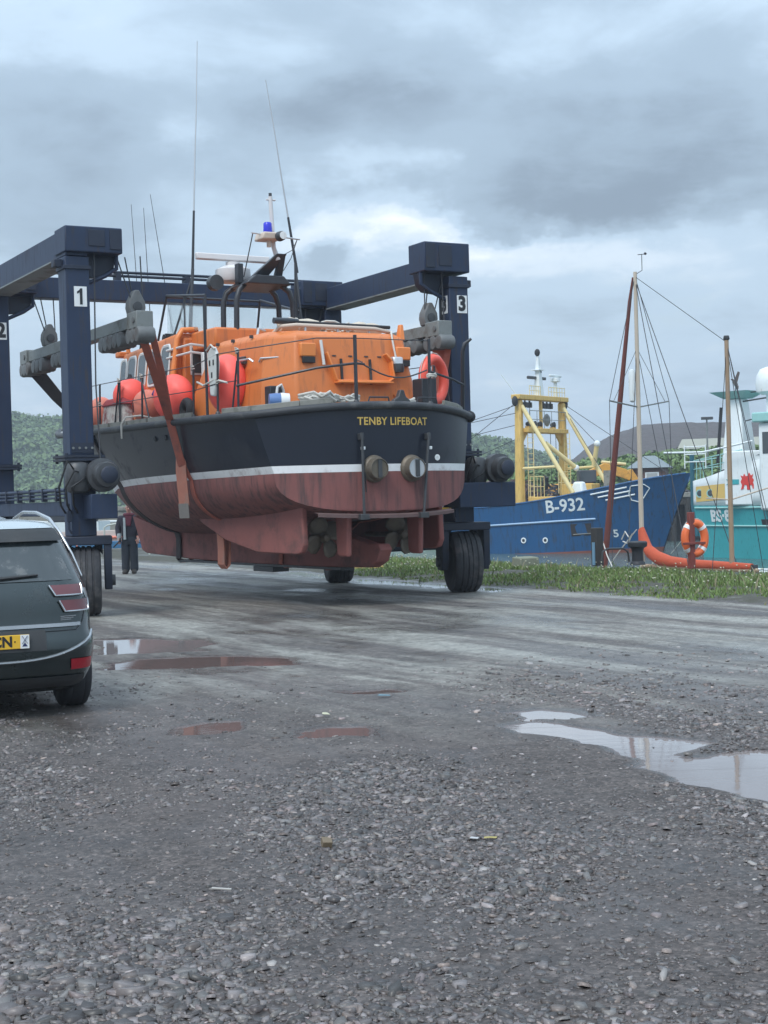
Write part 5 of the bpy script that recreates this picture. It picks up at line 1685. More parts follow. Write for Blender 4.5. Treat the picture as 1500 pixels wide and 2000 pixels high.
MB().lathe([(0.04, -0.17), (0.11, -0.16), (0.12, -0.05), (0.12, 0.06), (0.11, 0.16), (0.04, 0.17)], (0, 0, 0.13), 'Y', 18).build('body', mat('drum_blue', (0.10, 0.19, 0.40), 0.4, var=0.1), o)
MB().lathe([(0.112, -0.158), (0.124, -0.05), (0.124, -0.02)], (0, 0, 0.13), 'Y', 18).build('band', M_WHITE, o)
o = local_thing('mooring_fender', 'black and white tyre fender on the port side deck', 'fender', (-1.62, 4.15, 3.18))
MB().torus((0, 0, 0.14), 0.15, 0.075, 'X', 18, 10).build('tyre', M_BLACK, o)
MB().torus((0.0, 0.08, 0.15), 0.10, 0.02, 'X', 12, 6).build('lanyard', M_ROPE, o)

# --- more working gear on the cabin and rails
MB().tube([(-1.50, 1.75, 3.95), (-1.54, 1.80, 4.0), (-1.52, 3.3, 4.02), (-1.47, 3.4, 3.97)], 0.018, 8).build('cabin_handrail', M_ALU, boat)
MB().tube([(-1.16, 1.45, 3.95), (-1.19, 1.40, 4.0), (-1.40, 1.68, 4.0), (-1.40, 1.74, 3.95)], 0.016, 8).build('cabin_handrail', M_ALU, boat)
MB().box((-1.34, 1.36, 3.36), (0.24, 0.20, 0.34)).build('deck_vent', M_RAIL, boat, bevel=0.015)
MB().tube([(-1.26, 1.22, 3.12), (-1.25, 1.20, 3.45), (-1.30, 1.18, 3.54), (-1.38, 1.16, 3.50), (-1.40, 1.15, 3.40)], 0.022, 8).build('vent_pipe', M_FRAME, boat)
MB().box((-1.42, 2.30, 4.02), (0.07, 0.16, 0.13)).build('side_lamp', M_GREASE, boat, bevel=0.015)
for y in (2.2, 2.9, 3.5):
    MB().box((-1.30, y, 4.405), (0.05, 0.05, 0.05)).build('eyelet', M_GREASE, boat)
for x, y in ((-0.55, 2.5), (0.45, 2.6)):
    MB().lathe([(0.20, 4.44), (0.22, 4.50), (0.19, 4.56), (0.05, 4.58)], (x, y, 0), n=16).build('mushroom_vent', M_ORANGE_L, boat)
for k, (q, h) in enumerate(((0.055, 0.95), (0.125, 0.50), (0.205, 0.80), (0.285, 0.45), (0.36, 0.82), (0.44, 0.82), (0.52, 0.45))):
    p = Vector(gun(q, -1, -0.10, h))
    MB().tube([p + Vector((0.03 * math.cos(j * 1.9), 0.03 * math.sin(j * 1.9), -0.02 + 0.012 * j)) for j in range(9)], 0.012, 6).build('rail_lashing', M_ROPE, boat)
p = Vector(gun(0.09, -1, -0.10, 0.50))
MB().tube([p, p + Vector((0.02, 0.5, 0.09)), p + Vector((0.0, 0.9, 0.02)), p + Vector((0.02, 1.2, 0.10))], 0.018, 6).build('rail_lashing', M_ROPE, boat)
coil('thin pale rope hung on the stern rail post', (0.93, 0.24, 3.60), 0.07, 4, 0.012, seed=9)
coil('grey rope heap beside the black fairlead', (0.55, 0.50, 3.18), 0.16, 4, 0.018, seed=11)

# ------------------------------------------------------------------ parked car (local x right, y forward, z up; rear bumper at y = 0)
M_CARP = mat('car_dark_green_grey', (0.020, 0.031, 0.032), 0.25, metal=0.5, var=0.06, coat=0.9, dirt=(0.050, 0.050, 0.048), dirt_amt=0.18)
M_CARW = mat('car_roof_silver', (0.42, 0.46, 0.48), 0.25, metal=0.3, var=0.05, coat=0.6)
M_CARG = mat('car_glass', (0.030, 0.038, 0.040), 0.10, var=0.25, scale=2.0, spec=0.9, dirt=(0.16, 0.16, 0.155), dirt_amt=0.32, dirt_scale=3.0)
M_CHROME = mat('chrome', (0.46, 0.47, 0.48), 0.25, metal=0.85, var=0.05)
M_LAMP = mat('tail_lamp_red', (0.13, 0.026, 0.032), 0.10, var=0.1, spec=0.8)
M_LAMPC = mat('lamp_clear', (0.40, 0.42, 0.42), 0.15, var=0.1)
M_REFL = mat('reflector_red', (0.36, 0.012, 0.022), 0.2, var=0.25, scale=30)
M_PLATE = mat('plate_yellow', (0.78, 0.46, 0.035), 0.4, var=0.05)
M_PLAST = mat('bumper_plastic', (0.030, 0.032, 0.034), 0.6, var=0.2, dirt=(0.09, 0.085, 0.08), dirt_amt=0.3)

CARYAW = R(25)
car = thing('parked_car', 'dark green people carrier with silver roof parked at the left edge', 'car', (-3.09, 12.12, 0.0), CARYAW)
CL = [(0.20, 0.80, 0.25, 4.18), (0.28, 0.855, 0.10, 4.34), (0.40, 0.895, 0.025, 4.42), (0.54, 0.912, 0.0, 4.45), (0.64, 0.910, 0.012, 4.44), (0.69, 0.897, 0.045, 4.42),
      (0.84, 0.895, 0.062, 4.34), (0.97, 0.880, 0.085, 4.16), (1.05, 0.858, 0.12, 3.80), (1.10, 0.835, 0.15, 3.55), (1.28, 0.765, 0.275, 3.0), (1.44, 0.695, 0.385, 2.5),
      (1.52, 0.645, 0.45, 2.25), (1.565, 0.58, 0.53, 2.05), (1.59, 0.46, 0.65, 1.9), (1.60, 0.25, 0.9, 1.8)]
NE = 7.0


def car_lv(z):
    return tuple(np.interp(z, [c[0] for c in CL], [c[k] for c in CL]) for k in (1, 2, 3))


def rear_y(x, z):
    hw, yr, yf = car_lv(z)
    b = (yf - yr) / 2
    return (yr + yf) / 2 - b * max(0.0, 1 - min(1, abs(x / hw)) ** NE) ** (1 / NE)


rings = []
for z, hw, yr, yf in CL:
    ring = []
    for k in range(72):
        a = 2 * math.pi * k / 72
        c_, s_ = math.cos(a), math.sin(a)
        ring.append((hw * math.copysign(abs(c_) ** (2 / NE), c_), (yr + yf) / 2 + (yf - yr) / 2 * math.copysign(abs(s_) ** (2 / NE), s_), z))
    rings.append(ring)
MB().loft(rings).build('body', M_CARP, car, smooth=50)


def rear_panel(name, m, outline, off, parent, nx=14, nz=6, thick=0.012):
    """panel following the rear of the body; outline(z_fraction) -> (z, x_left, x_right)"""
    front, back = [], []
    for j in range(nz + 1):
        z, xa, xb = outline(j / nz)
        front.append([(xa + (xb - xa) * i / nx, rear_y(xa + (xb - xa) * i / nx, z) - off, z) for i in range(nx + 1)])
        back.append([(p[0], p[1] + thick, p[2]) for p in front[-1]])
    mb = MB().loft(front, cap=False, closed=False)
    mb.loft(back, cap=False, closed=False)
    return mb.build(name, m, parent, smooth=50)


win = rear_panel('rear_window', M_CARG, lambda f: (1.105 + 0.325 * f, -(0.765 - 0.115 * f), 0.765 - 0.115 * f), 0.008, car)
rear_panel('spoiler', M_PLAST, lambda f: (1.425 + 0.10 * f, -(0.655 - 0.05 * f), 0.655 - 0.05 * f), 0.055, car, thick=0.09)
MB().tube([(0.05, rear_y(0, 1.15) - 0.03, 1.135), (0.38, rear_y(0.38, 1.16) - 0.03, 1.155)], [0.018, 0.010], 6).build('wiper', M_PLAST, win)
# silver roof skin
rr = []
for z in (1.522, 1.545, 1.567, 1.592, 1.603):
    hw, yr, yf = car_lv(z)
    rr.append([((hw + 0.006) * math.copysign(abs(math.cos(a)) ** (2 / NE), math.cos(a)), (yr + yf) / 2 + ((yf - yr) / 2 + 0.006) * math.copysign(abs(math.sin(a)) ** (2 / NE), math.sin(a)), z + 0.008)
               for a in [2 * math.pi * k / 60 for k in range(60)]])
MB().loft(rr).build('roof', M_CARW, car, smooth=60)
MB().hexa([(-0.30, 0.95, 1.61), (0.30, 0.95, 1.61), (0.30, 1.7, 1.61), (-0.30, 1.7, 1.61)], [(-0.24, 1.05, 1.64), (0.24, 1.05, 1.64), (0.24, 1.6, 1.64), (-0.24, 1.6, 1.64)]).build('roof_fairing', M_CARW, car, bevel=0.01)
for sgn in (-1, 1):
    x = sgn
    rl = MB().tube([(x * 0.80, 0.42, 1.12), (x * 0.745, 0.50, 1.30), (x * 0.675, 0.62, 1.48), (x * 0.635, 0.82, 1.60), (x * 0.61, 1.2, 1.655), (x * 0.60, 1.7, 1.66), (x * 0.61, 2.2, 1.60)], [0.008, 0.011, 0.014, 0.016, 0.016, 0.016, 0.012], 8)
    rl.build('roof_rail', M_CHROME, car, smooth=60)

    def lamp(z0, z1, xa, xb, nm):
        o = rear_panel('tail_lamp', M_LAMP, lambda f: (z0 + (z1 - z0) * f, *sorted((x * (xa + 0.035 * (1 - f)), x * xb))), 0.016, car, 8, 3, 0.02)
        pts_ = [(x * (xa + 0.0), z1), (x * (xa + 0.045), z0)] + [(x * (xa + 0.045 + (xb - xa - 0.045) * k / 6), z0) for k in range(1, 7)] + [(x * (xb + 0.008), (z0 + z1) / 2), (x * (xb + 0.005), z1)]
        MB().tube([(q, rear_y(q, zz) - 0.022, zz) for q, zz in pts_], 0.008, 6).build('chrome_edge', M_CHROME, o)
        return o
    lamp(0.985, 1.068, 0.455, 0.735, 'upper')
    lamp(0.855, 0.945, 0.525, 0.795, 'lower')
    rear_panel('lamp_surround', M_LAMPC, lambda f: (0.90 + 0.13 * f, *sorted((x * (0.80 - 0.05 * f), x * (0.845 - 0.02 * f)))), 0.010, car, 4, 3)
    rear_panel('reflector', M_REFL, lambda f: (0.385 + 0.085 * f, *sorted((x * 0.60, x * 0.80))), 0.014, car, 6, 2)
    # door glass and wheel arch along the side
    sg = MB()
    row = []
    for z in (1.12, 1.25, 1.40):
        hw, yr, yf = car_lv(z)
        row.append([(x * (hw + 0.006), yr + 0.75 + (yf - yr - 1.35) * k / 8, z) for k in range(9)])
    sg.loft(row, cap=False, closed=False)
    sg.build('side_window', M_CARG, car)
for sgn in (-1, 1):
    MB().tube([(sgn * q, rear_y(q, z) - 0.003, z) for q, z in ((0.80, 1.09), (0.755, 0.955), (0.745, 0.84), (0.72, 0.76), (0.66, 0.705))], 0.004, 5).build('tailgate_gap', M_INK, car)
MB().tube([(q, rear_y(q, 0.703) - 0.003, 0.703) for q in [-0.66 + 0.11 * k for k in range(13)]], 0.004, 5).build('tailgate_gap', M_INK, car)
rear_panel('trim_strip', M_CHROME, lambda f: (0.735 + 0.028 * f, -0.70, 0.70), 0.014, car, 20, 2)
rear_panel('plate_recess', M_PLAST, lambda f: (0.555 + 0.165 * f, -0.40, 0.40), 0.006, car, 12, 2)
rear_panel('bumper_lower', M_PLAST, lambda f: (0.235 + 0.10 * f, -0.74, 0.74), 0.012, car, 20, 2)
MB().tube([(q, rear_y(q, 0.475 + 0.20 * (abs(q) / 0.84) ** 3) - 0.014, 0.475 + 0.20 * (abs(q) / 0.84) ** 3) for q in [-0.84 + 0.06 * k for k in range(29)]], 0.011, 6).build('bumper_crease', M_CHROME, car)
np_ = MB().box((0, rear_y(0, 0.64) - 0.022, 0.638), (0.52, 0.010, 0.111)).build('number_plate', M_PLATE, car, bevel=0.004)
pf_ = lambda cx, s=1.0: (lambda q, z, d: (cx + q, rear_y(0, 0.64) - 0.0285 - d, 0.638 + z))
text('plate_letters', 'CN', 0.115, M_INK, np_, pf_(0.045), depth=0.001, bold=0.004, sx=0.95)
text('plate_dot', '.', 0.10, M_INK, np_, lambda q, z, d: (0.145 + q, rear_y(0, 0.64) - 0.0285 - d, 0.665 + z), depth=0.001)
MB().box((0.222, rear_y(0, 0.64) - 0.030, 0.638), (0.070, 0.004, 0.108)).build('plate_band', M_WHITE, np_)
for a in (1, -1):
    MB().bar((0.222 - a * 0.022, rear_y(0, 0.64) - 0.0335, 0.622), (0.222 + a * 0.022, rear_y(0, 0.64) - 0.0335, 0.684), 0.002, 0.010, up=(0, 1, 0)).build('saltire_bar', mat('plate_blue', (0.02, 0.03, 0.10), 0.5, var=0), np_)
MB().prism([(0.200, 0.600), (0.244, 0.600), (0.222, 0.630)], rear_y(0, 0.64) - 0.0345, rear_y(0, 0.64) - 0.032, 'XZ').build('band_mark', MATS['plate_blue'], np_)
for k in range(3):
    MB().bar((0.53 + 0.0, rear_y(0.6, 0.8) - 0.014, 0.815 - 0.014 * k), (0.66 - 0.02 * k, rear_y(0.64, 0.8) - 0.010, 0.818 - 0.014 * k), 0.004, 0.006).build('badge', M_CHROME, car)
for sx in (-1, 1):
    for y in (0.80, 3.56):
        w_ = thing('wheel', None, None)
        w_.parent = car
        w_.location = (sx * 0.775, y, 0.325)
        MB().lathe([(0.20, -0.10), (0.29, -0.115), (0.318, -0.10), (0.327, -0.06), (0.322, -0.05), (0.328, -0.04), (0.328, 0.04), (0.322, 0.05), (0.327, 0.06), (0.318, 0.10), (0.29, 0.115), (0.20, 0.10)], (0, 0, 0), 'X', 36).build('tyre', M_TYRE, w_, smooth=50)
        MB().lathe([(0.03, -0.06), (0.205, -0.06), (0.21, -0.095), (0.21, 0.095), (0.205, 0.06), (0.03, 0.07)], (0, 0, 0), 'X', 24).build('rim', M_CHROME, w_)
        MB().lathe([(0.40, 0.0), (0.40, 0.012), (0.33, 0.013)], (sx * 0.118 - 0.006, 0, 0.02), 'X', 28).build('arch', M_BLACK, w_) if y > 2 else None
MB().lathe([(0.03, 0), (0.03, 0.10)], (-0.5, 0.1, 0.23), 'Y', 10).build('exhaust', M_GREASE, car)
for sgn in (-1, 1):
    MB().ball((sgn * 0.99, 2.75, 1.08), 0.1, 12, 8, (1.0, 0.6, 0.75)).build('wing_mirror', M_CARP, car)

# ------------------------------------------------------------------ person by the bow, watching the lift
M_SKIN = mat('skin', (0.50, 0.26, 0.20), 0.55, var=0.08, scale=14)
M_HAIR = mat('grey_hair', (0.30, 0.28, 0.26), 0.8, var=0.2, scale=40)
M_TROU = mat('work_trousers', (0.028, 0.034, 0.046), 0.85, var=0.3, scale=9, dirt=(0.07, 0.075, 0.08), dirt_amt=0.3, bump=0.006, bump_scale=22)
M_JACK = mat('dark_jacket', (0.034, 0.032, 0.046), 0.85, var=0.25, scale=9, bump=0.006, bump_scale=20)
M_HOOD = mat('maroon_top', (0.13, 0.028, 0.045), 0.85, var=0.2, scale=12)
M_VEST = mat('pale_lining', (0.42, 0.46, 0.47), 0.8, var=0.2, scale=12)
M_BOOT = mat('work_boot', (0.036, 0.030, 0.026), 0.75, var=0.3, scale=15)


def skin(name, pts, edges, m, parent, root=0, sub=2):
    me = bpy.data.meshes.new(name)
    me.from_pydata([p[:3] for p in pts], edges, [])
    o = bpy.data.objects.new(name, me)
    COL.objects.link(o)
    me.materials.append(m)
    o.parent = parent
    md = o.modifiers.new('skin', 'SKIN')
    md.use_smooth_shade = True
    if not me.skin_vertices:
        bpy.context.view_layer.objects.active = o
        bpy.ops.mesh.customdata_skin_add()
    for i, p in enumerate(pts):
        r_ = p[3]
        me.skin_vertices[0].data[i].radius = (r_, p[4] if len(p) > 4 else r_)
        me.skin_vertices[0].data[i].use_root = (i == root)
    sm = o.modifiers.new('sub', 'SUBSURF')
    sm.levels = sub
    sm.render_levels = sub
    return o


man = thing('person', 'person in dark jacket, maroon hood and work trousers beside the bow', 'person', (-6.30, 37.9, 0.012), R(2))
# faces -y (towards the camera); x to the camera's right
S_ = []
def pv(*a):
    S_.append(a)
    return len(S_) - 1
ed = []
pel = pv(0.0, 0.0, 0.90, 0.145, 0.105)
wai = pv(0.0, 0.0, 1.06, 0.135, 0.10)
che = pv(0.0, 0.0, 1.26, 0.160, 0.11)
nk0 = pv(0.005, 0.01, 1.43, 0.075)
nk1 = pv(0.01, -0.01, 1.50, 0.055)
hd0 = pv(0.012, -0.015, 1.57, 0.078, 0.088)
hd1 = pv(0.012, -0.010, 1.645, 0.080, 0.095)
hd2 = pv(0.012, 0.0, 1.705, 0.055, 0.065)
for a, b in ((pel, wai), (wai, che), (che, nk0), (nk0, nk1), (nk1, hd0), (hd0, hd1), (hd1, hd2)):
    ed.append((a, b))
for sg in (-1, 1):
    hip = pv(sg * 0.085, 0.0, 0.83, 0.085)
    kn = pv(sg * 0.09, -0.015, 0.47, 0.055)
    an = pv(sg * 0.09, 0.015, 0.10, 0.040)
    to = pv(sg * 0.12, -0.13, 0.045, 0.040, 0.030)
    ed += [(pel, hip), (hip, kn), (kn, an), (an, to)]
    sh = pv(sg * 0.185, 0.005, 1.37, 0.060)
    el_ = pv(sg * 0.245, 0.02, 1.10, 0.042)
    wr = pv(sg * 0.23, -0.10, 0.88, 0.030)
    pm = pv(sg * 0.222, -0.13, 0.82, 0.040, 0.022)
    ed += [(che, sh), (sh, el_), (el_, wr), (wr, pm)]
    for k, (dx, ln) in enumerate(((-0.028, 0.062), (-0.010, 0.072), (0.010, 0.068), (0.027, 0.052))):
        f0 = pv(sg * 0.222 + dx, -0.145, 0.795, 0.010)
        f1 = pv(sg * 0.222 + dx, -0.165, 0.795 - ln * 0.6, 0.009)
        f2 = pv(sg * 0.222 + dx, -0.145, 0.795 - ln, 0.008)
        ed += [(pm, f0), (f0, f1), (f1, f2)]
    t1 = pv(sg * 0.222 - sg * 0.045, -0.15, 0.83, 0.012)
    t2 = pv(sg * 0.222 - sg * 0.052, -0.18, 0.80, 0.010)
    ed += [(pm, t1), (t1, t2)]
body = skin('body', S_, ed, M_SKIN, man)
# face
MB().prism([(-0.125, 1.585), (-0.085, 1.595), (-0.088, 1.645)], -0.002, 0.026, 'YZ').build('nose', M_SKIN, body, bevel=0.006)
for sg in (-1, 1):
    MB().ball((0.012 + sg * 0.032, -0.088, 1.632), 0.013, 8, 6).build('eye', M_INK, body)
    MB().ball((0.012 + sg * 0.084, 0.0, 1.62), 0.024, 8, 6, (0.45, 0.8, 1.25)).build('ear', M_SKIN, body)
MB().box((0.012, -0.098, 1.562), (0.055, 0.012, 0.012)).build('mouth', mat('lips', (0.30, 0.10, 0.09), 0.6, var=0), body)
hr = []
for j in range(6):
    a = math.pi * 0.5 * j / 5
    hr.append([(0.012 + 0.088 * math.cos(q) * math.cos(a * 0.98), 0.018 + 0.098 * math.sin(q) * math.cos(a * 0.98), 1.645 + 0.085 * math.sin(a) - 0.02 * (math.sin(q) > 0)) for q in [2 * math.pi * k / 16 for k in range(16)]])
MB().loft(hr).build('hair', M_HAIR, man, smooth=60)
# clothes
tr = [(0, 0, 1.10, 0.150, 0.115), (0, 0, 0.90, 0.175, 0.135)]
te = [(0, 1)]
for sg in (-1, 1):
    i = len(tr)
    tr += [(sg * 0.092, 0, 0.78, 0.128), (sg * 0.102, -0.012, 0.47, 0.112), (sg * 0.105, 0.01, 0.20, 0.110), (sg * 0.105, 0.005, 0.02, 0.118)]
    te += [(1, i), (i, i + 1), (i + 1, i + 2), (i + 2, i + 3)]
skin('trousers', tr, te, M_TROU, man)
jk = [(0, 0.01, 0.80, 0.215, 0.155), (0, 0.01, 1.05, 0.205, 0.15), (0, 0.01, 1.28, 0.212, 0.15), (0, 0.012, 1.43, 0.125, 0.11)]
je = [(0, 1), (1, 2), (2, 3)]
for sg in (-1, 1):
    i = len(jk)
    jk += [(sg * 0.21, 0.01, 1.355, 0.100), (sg * 0.275, 0.02, 1.10, 0.085), (sg * 0.245, -0.085, 0.895, 0.068)]
    je += [(2, i), (i, i + 1), (i + 1, i + 2)]
skin('jacket', jk, je, M_JACK, man)
MB().hexa([(-0.125, -0.170, 0.84), (-0.060, -0.178, 0.84), (-0.055, -0.13, 0.84), (-0.115, -0.12, 0.84)], [(-0.125, -0.150, 1.38), (-0.065, -0.160, 1.38), (-0.065, -0.11, 1.38), (-0.115, -0.10, 1.38)]).build('jacket_lining', M_VEST, man, bevel=0.01)
MB().hexa([(-0.05, -0.170, 1.18), (0.06, -0.170, 1.18), (0.06, -0.12, 1.16), (-0.05, -0.12, 1.16)], [(-0.085, -0.155, 1.42), (0.095, -0.155, 1.42), (0.085, -0.09, 1.42), (-0.075, -0.09, 1.42)]).build('hoodie', M_HOOD, man, bevel=0.015)
MB().torus((0.005, 0.0, 1.45), 0.098, 0.045, 'Z', 20, 10, (1.05, 0.92)).build('hood', M_HOOD, man, smooth=60)
MB().lathe([(0.048, -0.09), (0.060, -0.04), (0.062, 0.03), (0.05, 0.06)], (-0.236, -0.075, 0.935), n=12).build('cuff', M_VEST, man)
for sg in (-1, 1):
    bt = []
    for y, w, h in ((0.10, 0.045, 0.14), (0.06, 0.062, 0.20), (-0.03, 0.064, 0.19), (-0.10, 0.064, 0.115), (-0.19, 0.060, 0.090), (-0.235, 0.038, 0.06)):
        cx = sg * (0.095 + (0.02 if y < -0.05 else 0))
        bt.append([(cx + w * math.cos(q), y, max(-0.012, h / 2 - 0.012 + (h / 2) * math.sin(q))) for q in [2 * math.pi * k / 12 for k in range(12)]])
    MB().loft(bt).build('boot', M_BOOT, man, smooth=50)
rm = thing('remote_lance', 'black rod held low in the right hand of the person', 'rod', (-6.30, 37.9, 0.012), R(2))
MB().tube([(-0.20, -0.20, 0.83), (-0.36, -0.26, 0.66)], 0.017, 8).build('shaft', M_BLACK, rm)
MB().lathe([(0.022, 0), (0.026, 0.05), (0.020, 0.10)], (-0.205, -0.178, 0.78), n=10).build('grip', M_RAIL, rm)
hs = thing('control_cable', 'thin black cable looping from the hand of the person towards the bow', 'cable', (-6.30, 37.9, 0.012), R(2))
MB().tube([(0.22, -0.16, 0.78), (0.34, -0.15, 0.72), (0.50, -0.12, 0.71), (0.62, -0.05, 0.78), (0.64, 0.0, 1.0), (0.58, 0.05, 1.35), (0.50, 0.1, 1.62)], 0.012, 6).build('cable', M_HOSE, hs)

# ------------------------------------------------------------------ craft afloat beyond the quay
def float_hull(parent, L0, L1, WB, ZGUN, bands, nq=34, keelz=-0.6, flare=0.86, stern_flat=True, nexp=2.2):
    """bands: list of (name, material, s0, s1, rows); s is the height fraction between keelz and the gunwale"""
    def fn(q, s_):
        zg = interp(q, ZGUN)
        z = keelz + (zg - keelz) * s_
        w = interp(q, WB)
        k = flare + (1 - flare) * s_ ** 1.3
        sharp = interp(q, [(0, 1.0), (0.55, 1.0), (0.85, 0.80), (1.0, 0.70)])
        b = w * k * (sharp + (1 - sharp) * s_ ** 1.2)
        t = q * (L0 + (L1 - L0) * s_ ** 1.2)
        return b, t, z
    out = []
    for nm, m, s0, s1, n in bands:
        mb = MB()
        lv = [s0 + (s1 - s0) * k / n for k in range(n + 1)]
        for sg in (-1, 1):
            mb.loft([[(sg * fn(i / nq, s_)[0], fn(i / nq, s_)[1], fn(i / nq, s_)[2]) for i in range(nq + 1)] for s_ in lv], cap=False, closed=False)
        mb.loft([[(fn(0, s_)[0] * k / 6, 0, fn(0, s_)[2]) for k in range(-6, 7)] for s_ in lv], cap=False, closed=False)
        o = mb.build(nm, m, parent)
        weld(o, 0.004)
        out.append(o)
    rows = []
    for i in range(nq + 1):
        b, t, z = fn(i / nq, 0.93)
        rows.append([(b * 0.985 * k / 6, t * 0.985 + 0.02, z) for k in range(-6, 7)])
    MB().loft(rows, cap=False, closed=False).build('deck', M_DECK, parent)
    return fn


def line(parent, name, pts, r_, m, n=6):
    return MB().tube(pts, r_, n).build(name, m, parent)


# --- blue trawler
M_TBL = mat('trawler_blue', (0.007, 0.082, 0.215), 0.5, var=0.18, scale=0.8, dirt=(0.03, 0.045, 0.07), dirt_amt=0.35, dirt_scale=0.8, streak=True)
M_TBD = mat('boot_red_brown', (0.23, 0.075, 0.05), 0.7, var=0.25, scale=2)
M_TYE = mat('trawler_buff', (0.68, 0.44, 0.12), 0.5, var=0.14, scale=2, dirt=(0.33, 0.20, 0.09), dirt_amt=0.35, streak=True)
M_TYL = mat('pale_buff', (0.76, 0.62, 0.30), 0.5, var=0.1, dirt=(0.4, 0.3, 0.2), dirt_amt=0.2)
M_TSTR = mat('pale_blue_strake', (0.36, 0.50, 0.66), 0.55, var=0.15)
M_WHT2 = mat('marine_white', (0.74, 0.78, 0.78), 0.45, var=0.06, dirt=(0.5, 0.46, 0.38), dirt_amt=0.2, streak=True)
tr_ = thing('trawler', 'blue trawler marked B-932 with a yellow mast gantry', 'fishing boat', (5.16, 87.9, WATER_Z), R(-126))
TW = [(0, 2.75), (0.15, 2.95), (0.5, 3.0), (0.7, 2.7), (0.85, 1.9), (0.94, 1.05), (1.0, 0.08)]
TZ = [(0, 2.50), (0.2, 2.55), (0.45, 2.85), (0.7, 3.40), (0.88, 3.85), (1.0, 4.10)]
tf = float_hull(tr_, 11.6, 13.5, TW, TZ, [('boot_topping', M_TBD, 0.0, 0.182, 4), ('hull', M_TBL, 0.182, 1.0, 12)])
def tside(q, s_, out=0.02, sg=1):
    b, t, z = tf(q, s_)
    return (sg * (b + out), t, z)
def at_side(y, z, out=0.012, sg=1):
    q = y / 12.5
    s_ = 0.7
    for _ in range(14):
        zg = interp(min(1, q), TZ)
        s_ = (z + 0.6) / (zg + 0.6)
        b, t, zz = tf(min(1, q), s_)
        q *= y / max(t, 0.01)
    return (sg * (b + out), y, z)
line(tr_, 'rubbing_strake', [at_side(0.05 + 0.5 * k, 1.42 + 0.022 * k, 0.03) for k in range(19)], 0.055, M_TSTR)
line(tr_, 'rubbing_strake', [at_side(0.05 + 0.5 * k, 1.42 + 0.022 * k, 0.03, -1) for k in range(19)], 0.055, M_TSTR)
line(tr_, 'cap_rail', [tside(k / 24 * 0.985, 1.0, -0.02) for k in range(25)], 0.06, M_TBL)
line(tr_, 'cap_rail', [tside(k / 24 * 0.985, 1.0, -0.02, -1) for k in range(25)], 0.06, M_TBL)
text('registration', 'B-932', 0.94, M_WHT2, tr_, lambda x, z, d: at_side(7.5 + x, 2.52 + 0.06 * x + z, 0.02 + d), depth=0.006, bold=0.015)
text('registration', 'B-932', 0.98, M_WHT2, tr_, lambda x, z, d: at_side(6.35 - x, 2.42 - 0.045 * x + z, 0.02 + d, -1), depth=0.006, bold=0.03)
for k in range(3):
    line(tr_, 'bow_stripe', [at_side(9.0 + 0.35 * k + 0.2 * j, interp((9.0 + 0.35 * k + 0.2 * j) / 13.4, TZ) - 0.24 - 0.22 * k, 0.012) for j in range(10 - k)], 0.045, M_WHT2)
hz_ = [(11.0, 3.48), (11.6, 3.55), (11.8, 3.35), (11.45, 2.85), (11.2, 2.65), (10.9, 2.75), (10.85, 3.1), (11.0, 3.48)]
line(tr_, 'hawse_frame', [at_side(y, z, 0.03) for y, z in hz_], 0.032, M_WHT2)
for y in (4.9, 6.2):
    o = MB().lathe([(0.16, 0.0), (0.16, 0.03), (0.09, 0.03)], at_side(y, 0.72, 0.0), 'X', 12).build('discharge_port', M_WHT2, tr_)
    MB().lathe([(0.09, 0.032), (0.02, 0.034)], at_side(y, 0.72, 0.0), 'X', 12).build('port_hole', M_INK, o)
text('draught_marks', '5', 0.55, M_WHT2, tr_, lambda x, z, d: at_side(9.9 + x, 1.0 + z, 0.02 + d), depth=0.006, bold=0.01)
for y in (8.2,):
    MB().add([at_side(y + dy, z, 0.02) for dy, z in ((-0.5, 1.55), (0.6, 1.6), (0.55, 0.95), (-0.5, 0.9))], [(0, 1, 2, 3)]).build('rust_patch', mat('rust_dark', (0.035, 0.030, 0.032), 0.8, var=0.3), tr_)
    line(tr_, 'scrape', [at_side(y - 0.4, 1.0, 0.03), at_side(y + 0.5, 1.05, 0.03)], 0.03, M_PLANK)
